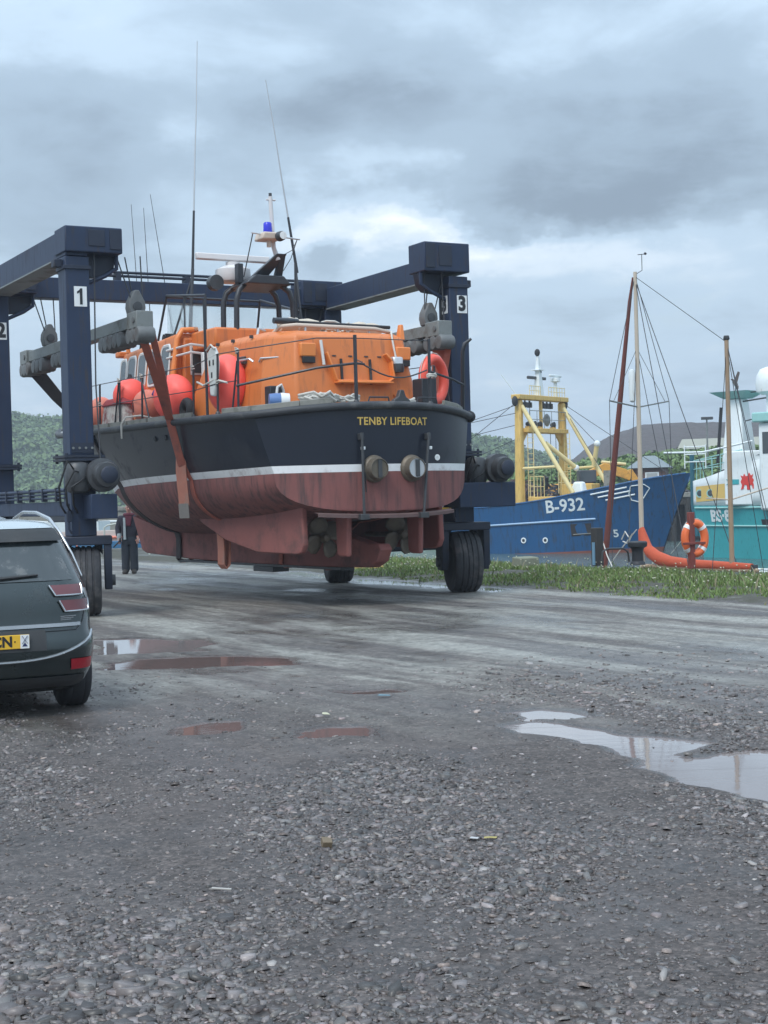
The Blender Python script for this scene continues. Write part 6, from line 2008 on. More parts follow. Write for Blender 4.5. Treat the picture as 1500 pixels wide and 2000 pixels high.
# gantry: two legs, top beam, lower platform, struts
GY = 4.55
for sg in (1, -1):
    lg = MB().hexa([(sg * 2.45 - 0.24, GY - 0.24, 2.0), (sg * 2.45 + 0.24, GY - 0.24, 2.0), (sg * 2.45 + 0.24, GY + 0.24, 2.0), (sg * 2.45 - 0.24, GY + 0.24, 2.0)],
                   [(sg * 2.35 - 0.19, GY - 0.19, 8.35), (sg * 2.35 + 0.19, GY - 0.19, 8.35), (sg * 2.35 + 0.19, GY + 0.19, 8.35), (sg * 2.35 - 0.19, GY + 0.19, 8.35)]).build('gantry_leg', M_TYE, tr_, bevel=0.12, seg=3)
    MB().prism([(sg * 2.2, 6.55), (sg * 1.55, 6.55), (sg * 2.2, 5.85)], GY - 0.05, GY + 0.05, 'XZ').build('knee', M_TYE, lg)
    line(tr_, 'strut', [(sg * 2.3, GY + 0.15, 8.0), (sg * 2.15, GY + 3.1, 3.2)], 0.12, M_TYL, 10)
    line(tr_, 'strut_tie', [(sg * 2.42, GY + 0.2, 4.6), (sg * 2.2, GY + 2.25, 4.65)], 0.07, M_TYL, 8)
    for k in range(2):
        line(tr_, 'ladder_rail', [(sg * 2.05 - 0.0, GY + 0.3 + 0.35 * k, 2.2), (sg * 2.0, GY + 0.3 + 0.35 * k, 6.6)], 0.025, M_TYL)
    for k in range(14):
        line(tr_, 'ladder_rung', [(sg * 2.03, GY + 0.3, 2.5 + 0.29 * k), (sg * 2.03, GY + 0.65, 2.5 + 0.29 * k)], 0.015, M_TYL)
    MB().ball((sg * 2.75, GY, 8.25), 0.28, 12, 8, (0.6, 0.6, 1)).build('warp_block', M_BLACK, tr_)
MB().bx(-2.7, 2.7, GY - 0.28, GY + 0.28, 8.36, 8.62).build('top_beam', M_TYE, tr_, bevel=0.03)
MB().bx(-2.2, 2.2, GY - 0.4, GY + 0.5, 6.56, 6.80).build('platform', M_TYE, tr_, bevel=0.03)
MB().bx(-0.07, 0.07, GY - 0.07, GY + 0.07, 6.81, 8.35).build('centre_post', M_TYE, tr_)
for x in (-1.6, -1.2, -0.8, 0.7, 1.2, 1.65):
    o = MB().box((x, GY - 0.30, 8.12), (0.26, 0.22, 0.30)).build('deck_lamp', M_GREASE, tr_, bevel=0.03)
    MB().box((x, GY - 0.30, 8.30), (0.08, 0.08, 0.12)).build('lamp_bracket', M_GREASE, o)
for x in (-1.3, 0.2, 0.8, 1.4):
    o = MB().lathe([(0.10, -0.12), (0.18, 0.10), (0.12, 0.14)], (x, GY, 7.05), 'Y', 12).build('searchlight', M_BLACK, tr_)
    MB().bx(x - 0.14, x + 0.14, GY - 0.12, GY + 0.12, 6.81, 6.93).build('lamp_base', M_TYE, o)
MB().lathe([(0.12, -0.15), (0.36, 0.06), (0.30, 0.12), (0.1, 0.16)], (-0.55, GY, 7.30), 'Y', 16).build('big_searchlight', M_STEEL, tr_)
def grid_rail(parent, y, x0, x1, z0, h, n, m, r_=0.02):
    o = line(parent, 'railing', [(x0, y, z0 + h), (x1, y, z0 + h)], r_ * 1.3, m)
    line(parent, 'railing', [(x0, y, z0 + h * 0.5), (x1, y, z0 + h * 0.5)], r_, m)
    for k in range(n + 1):
        x = x0 + (x1 - x0) * k / n
        line(o, 'post', [(x, y, z0), (x, y, z0 + h)], r_, m)
grid_rail(tr_, GY + 0.45, -2.0, 2.0, 6.8, 0.95, 5, M_STEEL, 0.018)
grid_rail(tr_, GY + 0.25, -2.3, -0.5, 8.62, 0.5, 6, M_TYL, 0.018)
grid_rail(tr_, GY + 0.25, 0.4, 1.6, 8.62, 0.5, 5, M_TYL, 0.018)
ms = MB().hexa([(-0.1, GY - 0.2, 8.6), (0.4, GY - 0.2, 8.6), (0.4, GY + 0.2, 8.6), (-0.1, GY + 0.2, 8.6)], [(0.12, GY - 0.06, 10.9), (0.24, GY - 0.06, 10.9), (0.24, GY + 0.06, 10.9), (0.12, GY + 0.06, 10.9)]).build('mast', M_WHT2, tr_)
MB().box((0.2, GY, 10.05), (0.6, 0.5, 0.05)).build('mast_platform', M_WHT2, ms)
MB().box((0.2, GY - 0.1, 9.62), (1.9, 0.16, 0.16)).build('radar_bar', M_GREASE, tr_, bevel=0.03)
MB().ball((0.05, GY, 9.95), 0.14, 10, 8).build('lamp', M_BLACK, ms)
MB().ball((0.22, GY, 11.02), 0.16, 10, 8, (1, 1, 1.3)).build('masthead_lamp', M_BLACK, ms)
rd_ = MB().lathe([(0.14, 8.62), (0.10, 9.2), (0.10, 9.45), (0.28, 9.5), (0.28, 9.68), (0.12, 9.72)], (-1.7, GY, 0), n=14).build('radar_pedestal', M_WHT2, tr_)
MB().box((-1.7, GY, 9.82), (1.25, 0.14, 0.14)).build('radar_bar', M_WHT2, rd_, bevel=0.03)
line(tr_, 'aerial', [(2.6, GY, 8.6), (3.1, GY - 0.6, 9.7)], 0.025, M_WHT2)
# deck gear
MB().bx(0.6, 2.3, GY + 0.4, GY + 2.6, 2.3, 3.05).build('winch_casing', M_TYE, tr_, bevel=0.04)
grid_rail(tr_, GY + 0.5, 0.7, 2.2, 3.05, 1.1, 4, M_TYL, 0.022)
MB().bx(-2.2, -1.2, GY + 0.5, GY + 2.4, 2.6, 3.7).build('gear_casing', M_TYE, tr_, bevel=0.04)
grid_rail(tr_, GY + 0.5, -2.3, -0.9, 3.2, 1.2, 4, M_TYL, 0.022)
MB().bx(-1.9, -1.5, GY + 3.0, GY + 3.4, 2.7, 4.4).build('samson_post', M_PLANK, tr_)
o = MB().hexa([(1.2, GY + 2.6, 2.7), (1.9, GY + 2.6, 2.7), (1.9, GY + 3.6, 2.7), (1.2, GY + 3.6, 2.7)], [(1.3, GY + 2.9, 3.8), (1.8, GY + 2.9, 3.8), (1.8, GY + 3.4, 3.8), (1.3, GY + 3.4, 3.8)]).build('covered_gear', M_WHT2, tr_, bevel=0.1)
for p0, p1 in (((0.1, GY + 0.3, 6.0), (-1.7, GY + 1.2, 4.6)), ((-1.9, GY + 2.2, 4.7), (-1.6, GY + 2.6, 5.9))):
    bo = MB().tube([p0, Vector(p0).lerp(Vector(p1), 0.5), p1], 0.13, 10).build('derrick', M_TYL, tr_)
    MB().ball(p1, 0.18, 10, 8).build('derrick_end', M_WHT2, bo)
for p0, p1 in (((2.8, GY, 8.1), (2.6, -0.2, 5.2)), ((2.8, GY, 8.0), (2.4, -1.5, 6.6)), ((2.7, GY, 7.6), (2.5, -1.0, 6.9)), ((2.4, GY, 7.0), (2.3, -1.2, 6.1)), ((2.3, GY, 6.3), (2.2, -0.5, 4.6)),
               ((0.2, GY, 6.6), (0.1, GY + 0.3, 6.0)), ((-2.4, GY, 8.1), (-1.6, GY + 2.6, 5.9)), ((-2.4, GY, 8.2), (-1.5, GY + 2.9, 4.4)), ((0.1, GY + 0.3, 6.0), (-2.3, GY, 5.4)), ((-2.5, GY, 8.3), (-0.4, 12.3, 3.9)),
               ((1.2, GY, 8.3), (1.2, GY, 6.8)), ((-1.0, GY, 6.6), (-1.0, GY, 4.0)), ((-1.6, GY, 6.6), (-1.6, GY, 4.0)), ((1.0, GY, 6.6), (1.0, GY, 5.0))):
    line(tr_, 'rigging_wire', [p0, p1], 0.018, M_WIRE, 5)
MB().bx(-1.5, 1.5, 0.4, 2.6, 2.1, 2.9).build('net_drum_casing', M_GREASE, tr_, bevel=0.08)

# --- teal trawler on the right
M_TEAL = mat('trawler_teal', (0.045, 0.355, 0.380), 0.5, var=0.12, scale=0.9, dirt=(0.03, 0.12, 0.13), dirt_amt=0.25, streak=True)
M_TEALD = mat('teal_dark', (0.020, 0.110, 0.150), 0.45, var=0.12)
M_MINT = mat('mint_trim', (0.30, 0.55, 0.52), 0.5, var=0.08)
M_TPAN = mat('panel_yellow', (0.72, 0.48, 0.14), 0.5, var=0.08)
M_DRAG = mat('dragon_red', (0.62, 0.045, 0.035), 0.5, var=0.05)
TPSI = R(48.6)
tl = thing('trawler', 'teal and white trawler marked BS-8 with a tall white mast tower', 'fishing boat', (27.9, 61.3, WATER_Z), TPSI)
LW_ = [(0, 2.7), (0.2, 2.9), (0.5, 2.8), (0.6, 2.55), (0.77, 1.80), (0.9, 0.90), (0.97, 0.34), (1.0, 0.06)]
LZ_ = [(0, 2.2), (0.4, 2.35), (0.75, 2.40), (1.0, 2.46)]
lf = float_hull(tl, 17.0, 17.6, LW_, LZ_, [('boot_topping', M_TBD, 0.0, 0.17, 3), ('hull', M_TEAL, 0.17, 1.0, 9)], flare=0.92)
def lside(d, z, out=0.012, sg=-1, top=None):
    """d metres aft of the stem"""
    q = 1 - d / 17.4
    zg = interp(q, LZ_)
    b, t, _ = lf(q, min(1.0, (z + 0.6) / (zg + 0.6)))
    return (sg * (b + out), t, z)
for sg in (-1, 1):
    line(tl, 'rubbing_strake', [lside(0.15 + 0.35 * k, 2.34, 0.03, sg) for k in range(24)], 0.05, M_MINT)
    line(tl, 'rubbing_strake', [lside(0.15 + 0.35 * k, 1.50, 0.03, sg) for k in range(24)], 0.045, M_MINT)
    # white whaleback bulwark above the teal hull
    ds = [0.02, 0.1, 0.25, 0.5, 0.8, 1.2, 1.7, 2.3, 3.0, 4.0, 5.2, 6.5]
    rows = [[lside(d, 2.42 + 0.001, 0.0, sg)[:2] + (2.42 + (0.04 + interp(d, [(0, 1.15), (1.2, 1.35), (2.5, 1.65), (3.5, 1.9), (6.5, 2.2)])) * k / 4,) for d in ds] for k in range(5)]
    mb = MB().loft(rows, cap=False, closed=False).build('whaleback', M_WHT2, tl)
    mb.modifiers.new('solid', 'SOLIDIFY').thickness = 0.05
    pan = MB()
    pr_ = []
    for k in range(4):
        z = 2.62 + 0.72 * k / 3
        d0, d1 = 0.30, 2.75 - 0.2 * k / 3
        pr_.append([lside(d0 + (d1 - d0) * j / 12, z, 0.035, sg)[:2] + (z + 0.12 * j / 12,) for j in range(13)])
    pan.loft(pr_, cap=False, closed=False)
    pan.build('side_panel', M_TPAN, tl)
    for d in (0.60, 1.35):
        c = lside(d, 3.02, 0.04, sg)
        o = MB().lathe([(0.20, 0.0), (0.20, 0.03 * sg), (0.14, 0.03 * sg)], c, 'X', 16).build('porthole', M_MINT, tl)
        MB().lathe([(0.145, 0.032 * sg), (0.02, 0.036 * sg)], c, 'X', 16).build('pane', M_GLASS, o)
    line(tl, 'bow_rail', [lside(d, 2.42, -0.05, sg)[:2] + (4.55 + 0.12 * d,) for d in (0.1, 0.6, 1.4, 2.4, 3.4)], 0.028, M_MINT)
    line(tl, 'bow_rail', [lside(d, 2.42, -0.05, sg)[:2] + (4.15 + 0.12 * d,) for d in (0.1, 0.6, 1.4, 2.4, 3.4)], 0.022, M_MINT)
    for d in (0.3, 0.8, 1.4, 2.0, 2.7, 3.4):
        p = lside(d, 2.42, -0.05, sg)
        line(tl, 'rail_post', [p[:2] + (3.6 + 0.15 * d,), p[:2] + (4.55 + 0.12 * d,)], 0.022, M_MINT)
line(tl, 'stem_bar', [(0, 17.42, 1.0), (0, 17.62, 2.5), (0, 17.62, 4.9)], 0.11, M_TEALD, 10)
text('registration', 'BS\u00b78', 0.74, M_WHT2, tl, lambda x, z, d: lside(1.75 + x, 1.94 + z, 0.02 + d), depth=0.006, bold=0.03, shear=0.15)
MB().add([lside(d, z, 0.03) for d, z in ((4.3, 1.55), (5.1, 1.55), (5.1, 1.80), (4.3, 1.80))], [(0, 1, 2, 3)]).build('hull_vent', M_BLACK, tl)
rows = [[lside(0.15 + 0.5 * k, 2.42, -0.06, sg)[:2] + (4.28 + 0.02 * k,) for sg in (-1, -0.5, 0, 0.5, 1)] for k in range(13)]
rows = [[(x, y, z - 0.75 + 0.12 * k) for x, y, z in row] for k, row in enumerate(rows)]
MB().loft(rows, cap=False, closed=False).build('foredeck', M_DECK, tl)
ty_ = 17.5 - 2.35
tw = MB().hexa([(-0.85, ty_ - 0.8, 2.4), (0.85, ty_ - 0.8, 2.4), (0.85, ty_ + 0.70, 2.4), (-0.85, ty_ + 0.70, 2.4)],
               [(-0.42, ty_ - 0.35, 7.35), (0.42, ty_ - 0.35, 7.35), (0.42, ty_ + 0.30, 7.35), (-0.42, ty_ + 0.30, 7.35)]).build('mast_tower', M_WHT2, tl, bevel=0.08)
MB().hexa([(-0.5, ty_ - 0.5, 7.36), (0.5, ty_ - 0.5, 7.36), (0.5, ty_ + 0.45, 7.36), (-0.5, ty_ + 0.45, 7.36)], [(-0.95, ty_ - 0.95, 7.68), (0.95, ty_ - 0.95, 7.68), (0.95, ty_ + 0.95, 7.68), (-0.95, ty_ + 0.95, 7.68)]).build('crows_nest', M_MINT, tw)
sh_ = MB().bx(-2.3, 2.3, ty_ - 8.1, ty_ - 2.2, 2.2, 6.1).build('wheelhouse', M_WHT2, tl, bevel=0.12)
MB().bx(-2.5, 2.5, ty_ - 8.3, ty_ - 2.0, 6.12, 6.55).build('wheelhouse_roof', M_MINT, tl, bevel=0.06)
for k in range(5):
    xx = -1.75 + 0.87 * k
    o = MB().box((xx, ty_ - 2.19, 5.2), (0.66, 0.04, 0.95)).build('window', M_GLASS, sh_, bevel=0.01)
for k in range(6):
    o = MB().box((-2.31, ty_ - 2.75 - 0.95 * k, 5.2), (0.04, 0.66, 0.95)).build('window', M_GLASS, sh_, bevel=0.01)
MB().bx(-1.80, -0.7, ty_ - 2.4, ty_ - 0.2, 2.45, 4.9).build('casing', M_WHT2, tl, bevel=0.06)
# dragon emblem and swallow-tail ribbon on the casing side
DRG = [(-0.42, 0.02), (-0.34, 0.18), (-0.42, 0.36), (-0.26, 0.30), (-0.20, 0.46), (-0.10, 0.30), (0.02, 0.34), (0.10, 0.52), (0.22, 0.34), (0.36, 0.42), (0.30, 0.20), (0.44, 0.10), (0.34, -0.04), (0.44, -0.28),
       (0.52, -0.42), (0.32, -0.40), (0.26, -0.18), (0.10, -0.22), (0.16, -0.46), (-0.04, -0.44), (-0.04, -0.20), (-0.20, -0.16), (-0.26, -0.40), (-0.42, -0.44), (-0.34, -0.18), (-0.40, -0.06)]
MB().prism([(ty_ - 1.38 - a * 0.8, 3.50 + b * 0.8) for a, b in DRG], -1.828, -1.808, 'YZ').build('dragon_emblem', M_DRAG, tl)
MB().prism([(ty_ - 0.30, 3.38), (ty_ - 0.47, 3.50), (ty_ - 0.30, 3.63), (ty_ - 0.95, 3.62), (ty_ - 0.95, 3.40)], -1.824, -1.808, 'YZ').build('ribbon', M_TEAL, tl)
MB().prism([(ty_ - 1.85, 3.46), (ty_ - 2.18, 3.50), (ty_ - 2.18, 3.66), (ty_ - 1.85, 3.60)], -1.824, -1.808, 'YZ').build('ribbon', M_TEAL, tl)
o = MB().lathe([(0.30, 0.0), (0.52, 0.12), (0.56, 0.45), (0.50, 0.85), (0.34, 1.12), (0.08, 1.22)], (-1.8, ty_ - 2.5, 7.35), n=20).build('radar_dome', M_WHT2, tl)
MB().lathe([(0.10, 6.5), (0.10, 7.37)], (-1.8, ty_ - 2.5, 0), n=8).build('dome_post', M_WHT2, o)
line(tl, 'stay', [(-0.4, ty_ - 0.9, 7.6), (-0.5, ty_ - 4.0, 7.75)], 0.03, M_GREASE)
line(tl, 'stay', [(-0.4, ty_ - 0.5, 7.2), (-0.5, ty_ - 4.0, 7.5)], 0.04, M_GREASE)
line(tl, 'stay', [(-0.4, ty_ - 0.6, 6.3), (-0.5, ty_ - 3.0, 6.7)], 0.03, M_GREASE)
line(tl, 'funnel_pipe', [(-0.2, ty_ + 1.0, 4.4), (-0.2, ty_ + 0.75, 7.0)], 0.07, M_BLACK, 8)
line(tl, 'mooring_rope', [(0.1, 17.5, 2.3), (0.6, 18.4, 1.0), (1.2, 19.6, 0.1)], 0.02, M_ROPE)
gf = MB()
for k in range(3):
    line(tl, 'step_rail', [(-1.3, ty_ + 1.0, 4.5 + 0.35 * k), (-1.3, ty_ + 2.1, 4.5 + 0.35 * k)], 0.03, M_WHT2)
for k in range(2):
    line(tl, 'step_rail', [(-1.3, ty_ + 1.0 + 1.1 * k, 4.2), (-1.3, ty_ + 1.0 + 1.1 * k, 5.3)], 0.03, M_WHT2)
line(tl, 'boom_pole', [(-2.3, ty_ + 2.6, 4.95), (-2.4, ty_ + 0.5, 4.9), (-2.4, ty_ - 2.0, 5.3)], 0.05, M_WHT2)
# gull on the mast tower
_tm = Matrix.Rotation(TPSI, 4, 'Z')
_tm.translation = (27.9, 61.3, WATER_Z)
bird = thing('seabird', 'brown seabird perched with raised wing on the white mast tower', 'bird', _tm @ Vector((0.05, ty_ + 0.1, 7.68)), R(90))
skin('body', [(0, 0, 0.22, 0.10, 0.10), (0.02, -0.02, 0.38, 0.12, 0.11), (0.03, 0.06, 0.52, 0.07), (0.03, 0.14, 0.60, 0.05), (0.03, 0.22, 0.59, 0.018), (0.0, -0.14, 0.18, 0.04)], [(0, 1), (1, 2), (2, 3), (3, 4), (0, 5)], mat('bird_brown', (0.085, 0.065, 0.060), 0.8, var=0.3, scale=12), bird, sub=1)
MB().hexa([(0.06, -0.08, 0.40), (0.09, -0.08, 0.40), (0.09, 0.10, 0.45), (0.06, 0.10, 0.45)], [(0.10, -0.24, 0.92), (0.12, -0.24, 0.92), (0.12, -0.14, 0.98), (0.10, -0.14, 0.98)]).build('wing', MATS['bird_brown'], bird)
for sx in (-0.03, 0.04):
    MB().tube([(sx, 0, 0.24), (sx, 0.01, 0.0)], 0.014, 6).build('leg', M_PLAST, bird)

# --- ketch lying just off the quay
M_SPAR = mat('varnished_spar', (0.34, 0.235, 0.15), 0.5, var=0.2, scale=5, dirt=(0.28, 0.22, 0.18), dirt_amt=0.3)
M_SPARP = mat('pale_spar', (0.52, 0.44, 0.35), 0.5, var=0.12, scale=5)
M_TAN = mat('tan_sailcover', (0.50, 0.085, 0.035), 0.8, var=0.2, scale=4, bump=0.03, bump_scale=7)
M_JIB = mat('furled_tan_jib', (0.155, 0.045, 0.035), 0.8, var=0.25, scale=6)
kt = thing('ketch', 'two masted wooden ketch with red sail cover moored at the quay', 'sailing boat', (6.36, 38.0, WATER_Z + 0.10), HYAW)
KW = [(0, 0.85), (0.2, 1.15), (0.5, 1.30), (0.75, 1.0), (0.9, 0.5), (1.0, 0.04)]
KZ = [(0, 0.62), (0.5, 0.55), (1.0, 0.85)]
hull_e = thing('hull', None, None)
hull_e.parent = kt
hull_e.location = (0, -4.6, 0)
float_hull(hull_e, 6.6, 7.6, KW, KZ, [('topside', M_WHT2, 0.35, 1.0, 6), ('boot_topping', M_TBD, 0.0, 0.35, 3)], keelz=-0.5, flare=0.7)
MB().hexa([(-0.7, -2.6, 0.5), (0.7, -2.6, 0.5), (0.6, 0.6, 0.5), (-0.6, 0.6, 0.5)], [(-0.6, -2.5, 0.85), (0.6, -2.5, 0.85), (0.5, 0.5, 0.85), (-0.5, 0.5, 0.85)]).build('coachroof', M_PLANK, kt, bevel=0.05)
line(kt, 'main_mast', [(0, 0, 0.5), (0, 0, 4.5), (0, 0, 8.52)], [0.062, 0.058, 0.045], M_SPARP, 12)
line(kt, 'mizzen_mast', [(0, -3.28, 0.5), (0, -3.28, 3.5), (0, -3.28, 6.52)], [0.060, 0.056, 0.050], M_SPAR, 12)
MB().lathe([(0.06, 6.50), (0.075, 6.53), (0.06, 6.60)], (0, -3.28, 0), n=12).build('mast_cap', M_GREASE, kt)
line(kt, 'furled_jib', [(0, 1.62, 0.8), (0, 1.55, 1.3), (0, 0.85, 4.8), (0, 0.25, 7.8), (0, 0.1, 8.4)], [0.03, 0.085, 0.072, 0.045, 0.02], M_JIB, 10)
line(kt, 'forestay_sheet', [(0.06, 1.64, 0.6), (0.06, 0.9, 4.6), (0.04, 0.12, 8.4)], 0.010, M_ROPE)
line(kt, 'forestay_sheet', [(-0.10, 1.72, 0.6), (-0.10, 1.6, 2.0)], 0.012, M_ROPE)
# stowed mainsail under its cover: tall at the mast, drooping aft along the boom
cs = [(0.02, 2.16, 0.10), (-0.06, 1.9, 0.16), (-0.28, 1.62, 0.19), (-0.62, 1.46, 0.19), (-1.1, 1.38, 0.15), (-1.8, 1.35, 0.125), (-2.6, 1.34, 0.115), (-3.5, 1.33, 0.10), (-3.95, 1.33, 0.085)]
rings = []
for i, (y, z, r_) in enumerate(cs):
    k = min(i, 3) / 3
    dv = Vector((0, -math.cos(1.2 * (1 - k)), -math.sin(1.2 * (1 - k))))
    up_ = Vector((0, -dv.z, dv.y)) * -1
    rings.append([Vector((math.cos(q) * r_ * 0.75, y, z)) + Vector((0, 0, 1)) * (math.sin(q) * r_ * (0.9 if k > 0.6 else 0.6)) + Vector((0, 1, 0)) * (math.sin(q) * r_ * (0 if k > 0.6 else -0.8)) for q in [2 * math.pi * j / 14 for j in range(14)]])
MB().loft(rings).build('sail_cover', M_TAN, kt, smooth=60)
MB().lathe([(0.03, -4.15), (0.055, -4.1), (0.055, 0.0)], (0, 0, 1.25), 'Y', 10).build('boom', M_SPAR, kt)
MB().box((0, -4.02, 1.30), (0.12, 0.10, 0.16)).build('boom_end', M_GREASE, kt)
for sg in (-1, 1):
    line(kt, 'spreader', [(0, 0, 5.18), (sg * 0.92, -0.05, 5.33)], 0.020, M_STEEL)
    line(kt, 'shroud', [(sg * 0.02, 0, 8.35), (sg * 0.92, -0.05, 5.33), (sg * 0.98, -0.08, 0.6)], 0.008, M_WIRE)
    line(kt, 'shroud', [(sg * 0.02, 0, 6.55), (sg * 0.90, -0.5, 0.6)], 0.008, M_WIRE)
    line(kt, 'diamond_stay', [(sg * 0.02, 0, 6.6), (sg * 0.80, -0.05, 5.31)], 0.006, M_WIRE)
    line(kt, 'shroud', [(0, -3.28, 6.40), (sg * 0.85, -3.5, 0.6)], 0.008, M_WIRE)
    line(kt, 'runner', [(0, 0, 8.3), (sg * 0.80, -2.9, 0.6)], 0.010, M_WIRE)
line(kt, 'triatic_stay', [(0, 0, 8.40), (0, -3.28, 6.45)], 0.008, M_WIRE)
line(kt, 'backstay', [(0, -3.28, 6.45), (0, -4.9, 0.7)], 0.010, M_WIRE)
line(kt, 'backstay', [(0, -3.28, 6.45), (0.3, -4.7, 0.7)], 0.008, M_WIRE)
MB().lathe([(0.02, 5.30), (0.075, 5.34), (0.085, 5.55), (0.085, 6.0), (0.06, 6.10), (0.02, 6.12)], (-0.12, 0.08, 0), n=14).build('radar_reflector', M_WHT2, kt)
wa_ = line(kt, 'wind_vane_arm', [(0, 0, 8.45), (0.14, -0.10, 8.55), (0.14, -0.10, 8.95)], 0.010, M_RAIL)
line(wa_, 'vane', [(0.02, -0.10, 8.93), (0.30, -0.10, 8.97)], 0.010, M_RAIL)
MB().ball((0.25, -0.10, 8.97), 0.035, 8, 6).build('cup', M_RAIL, wa_)
line(kt, 'mizzen_boom_strut', [(-0.55, -3.1, 2.9), (0, -3.28, 2.85), (0.8, -3.9, 3.15)], 0.020, M_SPARP)
line(kt, 'mooring_line', [(0.05, 1.7, 1.9), (-0.4, 0.9, 1.5), (-0.95, -0.2, 1.05)], 0.014, M_ROPE)
line(kt, 'mooring_line', [(0.0, 1.6, 1.0), (-0.1, 0.8, 1.6), (0.0, 0.2, 2.15)], 0.014, M_ROPE)
line(kt, 'rope_hank', [(-0.05, 0.75, 1.9), (-0.05, 0.6, 2.1), (-0.05, 0.45, 1.95), (-0.05, 0.3, 2.05), (-0.05, 0.5, 1.8), (-0.05, 0.7, 1.85)], 0.018, M_ROPE)

# --- grey dinghy at the right edge
dg = thing('dinghy', 'small grey metal dinghy afloat at the right edge', 'dinghy', (13.6, 49.0, WATER_Z), R(70))
float_hull(dg, 2.9, 3.3, [(0, 0.6), (0.5, 0.72), (0.8, 0.5), (1.0, 0.05)], [(0, 0.5), (0.6, 0.52), (1.0, 0.72)], [('hull', M_ALU, 0.0, 1.0, 6)], keelz=-0.15, flare=0.7)
line(dg, 'gunwale', [(-0.6, 0, 0.52), (-0.72, 1.6, 0.54), (-0.5, 2.6, 0.62), (0, 3.28, 0.74), (0.5, 2.6, 0.62), (0.72, 1.6, 0.54), (0.6, 0, 0.52)], 0.03, M_WHT2)

# ------------------------------------------------------------------ quayside furniture
M_DPOST = mat('dark_timber', (0.040, 0.038, 0.036), 0.85, var=0.3, scale=8)
M_RPOST = mat('rusty_red_post', (0.20, 0.045, 0.035), 0.75, var=0.25, scale=10, dirt=(0.10, 0.04, 0.03), dirt_amt=0.35)
po = thing('lifebuoy_post', 'rusty red post with crossbar carrying the orange life ring', 'post', (6.31, 31.63, 0.10), HYAW)
MB().box((0, 0, 0.56), (0.13, 0.10, 1.16)).build('post', M_RPOST, po, bevel=0.01)
MB().box((0.02, -0.075, 0.50), (0.58, 0.045, 0.05)).build('crossbar', M_RPOST, po, bevel=0.005)
ring_buoy('life_ring', 'orange life ring hung on the red quay post', (6.40, 31.70, 0.70), R(18), 0.285, 0.085, (0.80, 1.10), mat('ring_orange', (0.80, 0.16, 0.045), 0.5, var=0.1, dirt=(0.5, 0.09, 0.04), dirt_amt=0.2))
bo_ = thing('bollard', 'black flared iron mooring bollard in the grass', 'bollard', (5.5, 33.47, 0.10))
MB().lathe([(0.17, 0.0), (0.16, 0.05), (0.13, 0.08), (0.12, 0.28), (0.14, 0.36), (0.21, 0.40), (0.22, 0.48), (0.20, 0.51), (0.05, 0.52)], n=20).build('casting', mat('iron_black', (0.022, 0.024, 0.03), 0.6, var=0.3), bo_)
dp = thing('mooring_post', 'dark square timber post with a pale blue strip', 'post', (4.69, 33.93, 0.10), HYAW)
MB().box((0, 0, 0.40), (0.20, 0.20, 0.84)).build('timber', M_DPOST, dp, bevel=0.015)
MB().box((-0.125, -0.03, 0.25), (0.03, 0.07, 0.50)).build('strip', mat('pale_blue_plastic', (0.16, 0.30, 0.42), 0.5), dp)
cbk = MB().hexa([(-0.28, -0.2, 0), (0.28, -0.2, 0), (0.28, 0.2, 0), (-0.28, 0.2, 0)], [(-0.26, -0.18, 0.34), (0.26, -0.18, 0.34), (0.26, 0.18, 0.36), (-0.26, 0.18, 0.36)]).build('concrete_block', mat('mossy_concrete', (0.20, 0.21, 0.155), 0.9, var=0.25, dirt=(0.12, 0.14, 0.06), dirt_amt=0.4, bump=0.01), bevel=0.03)
cbk.location = (3.25, 35.6, -0.10)
cbk.rotation_euler = (0, 0, HYAW)
tag(cbk, 'mossy concrete block on the grass near the blue trawler', 'block')
hp = thing('pipe_hoop', 'bent dark pipe hoop in the grass beside the bollard', 'hoop', (5.05, 33.7, 0.10), HYAW)
MB().tube([(-0.38, 0, 0.05), (-0.34, 0, 0.30), (-0.22, 0, 0.36), (0.22, 0, 0.35), (0.34, 0, 0.28), (0.38, 0, 0.05)], 0.022, 8).build('pipe', M_GREASE, hp)
lf_ = MB().box((0, 0, 0.05), (1.1, 0.14, 0.10)).build('timber_baulk', mat('orange_timber', (0.55, 0.19, 0.06), 0.7, var=0.2), bevel=0.01)
lf_.location = (-0.75, 36.8, 0.02)
lf_.rotation_euler = (0, 0, R(18))
tag(lf_, 'orange painted timber baulk behind the keel', 'timber')
lf_ = MB().box((0, 0, 0.04), (1.0, 0.16, 0.08)).build('timber_baulk', mat('yellow_timber', (0.70, 0.47, 0.16), 0.7, var=0.2), bevel=0.01)
lf_.location = (-0.55, 36.3, 0.02)
lf_.rotation_euler = (0, 0, R(14))
tag(lf_, 'yellow timber baulk lying in front of the orange one', 'timber')
for i, (x, y, rz, sx_) in enumerate(((-3.9, 43.6, 12, 1.5), (-2.4, 42.3, 5, 1.3), (-4.9, 44.5, -4, 1.2))):
    o = thing('pallet', ['worn timber pallet beyond the keel, left of three', 'worn timber pallet beyond the keel, middle of three', 'worn timber pallet beyond the keel, farthest of three'][i], 'pallet', (x, y, 0.0), R(rz), 'pallets beyond the keel')
    for k in range(5):
        MB().box((0, -0.4 + 0.2 * k, 0.15), (sx_, 0.14, 0.025)).build('slat', M_PLANK, o)
    for k in (-1, 0, 1):
        MB().box((k * sx_ * 0.45, 0, 0.068), (0.10, 0.95, 0.135)).build('bearer', M_PLANK, o)

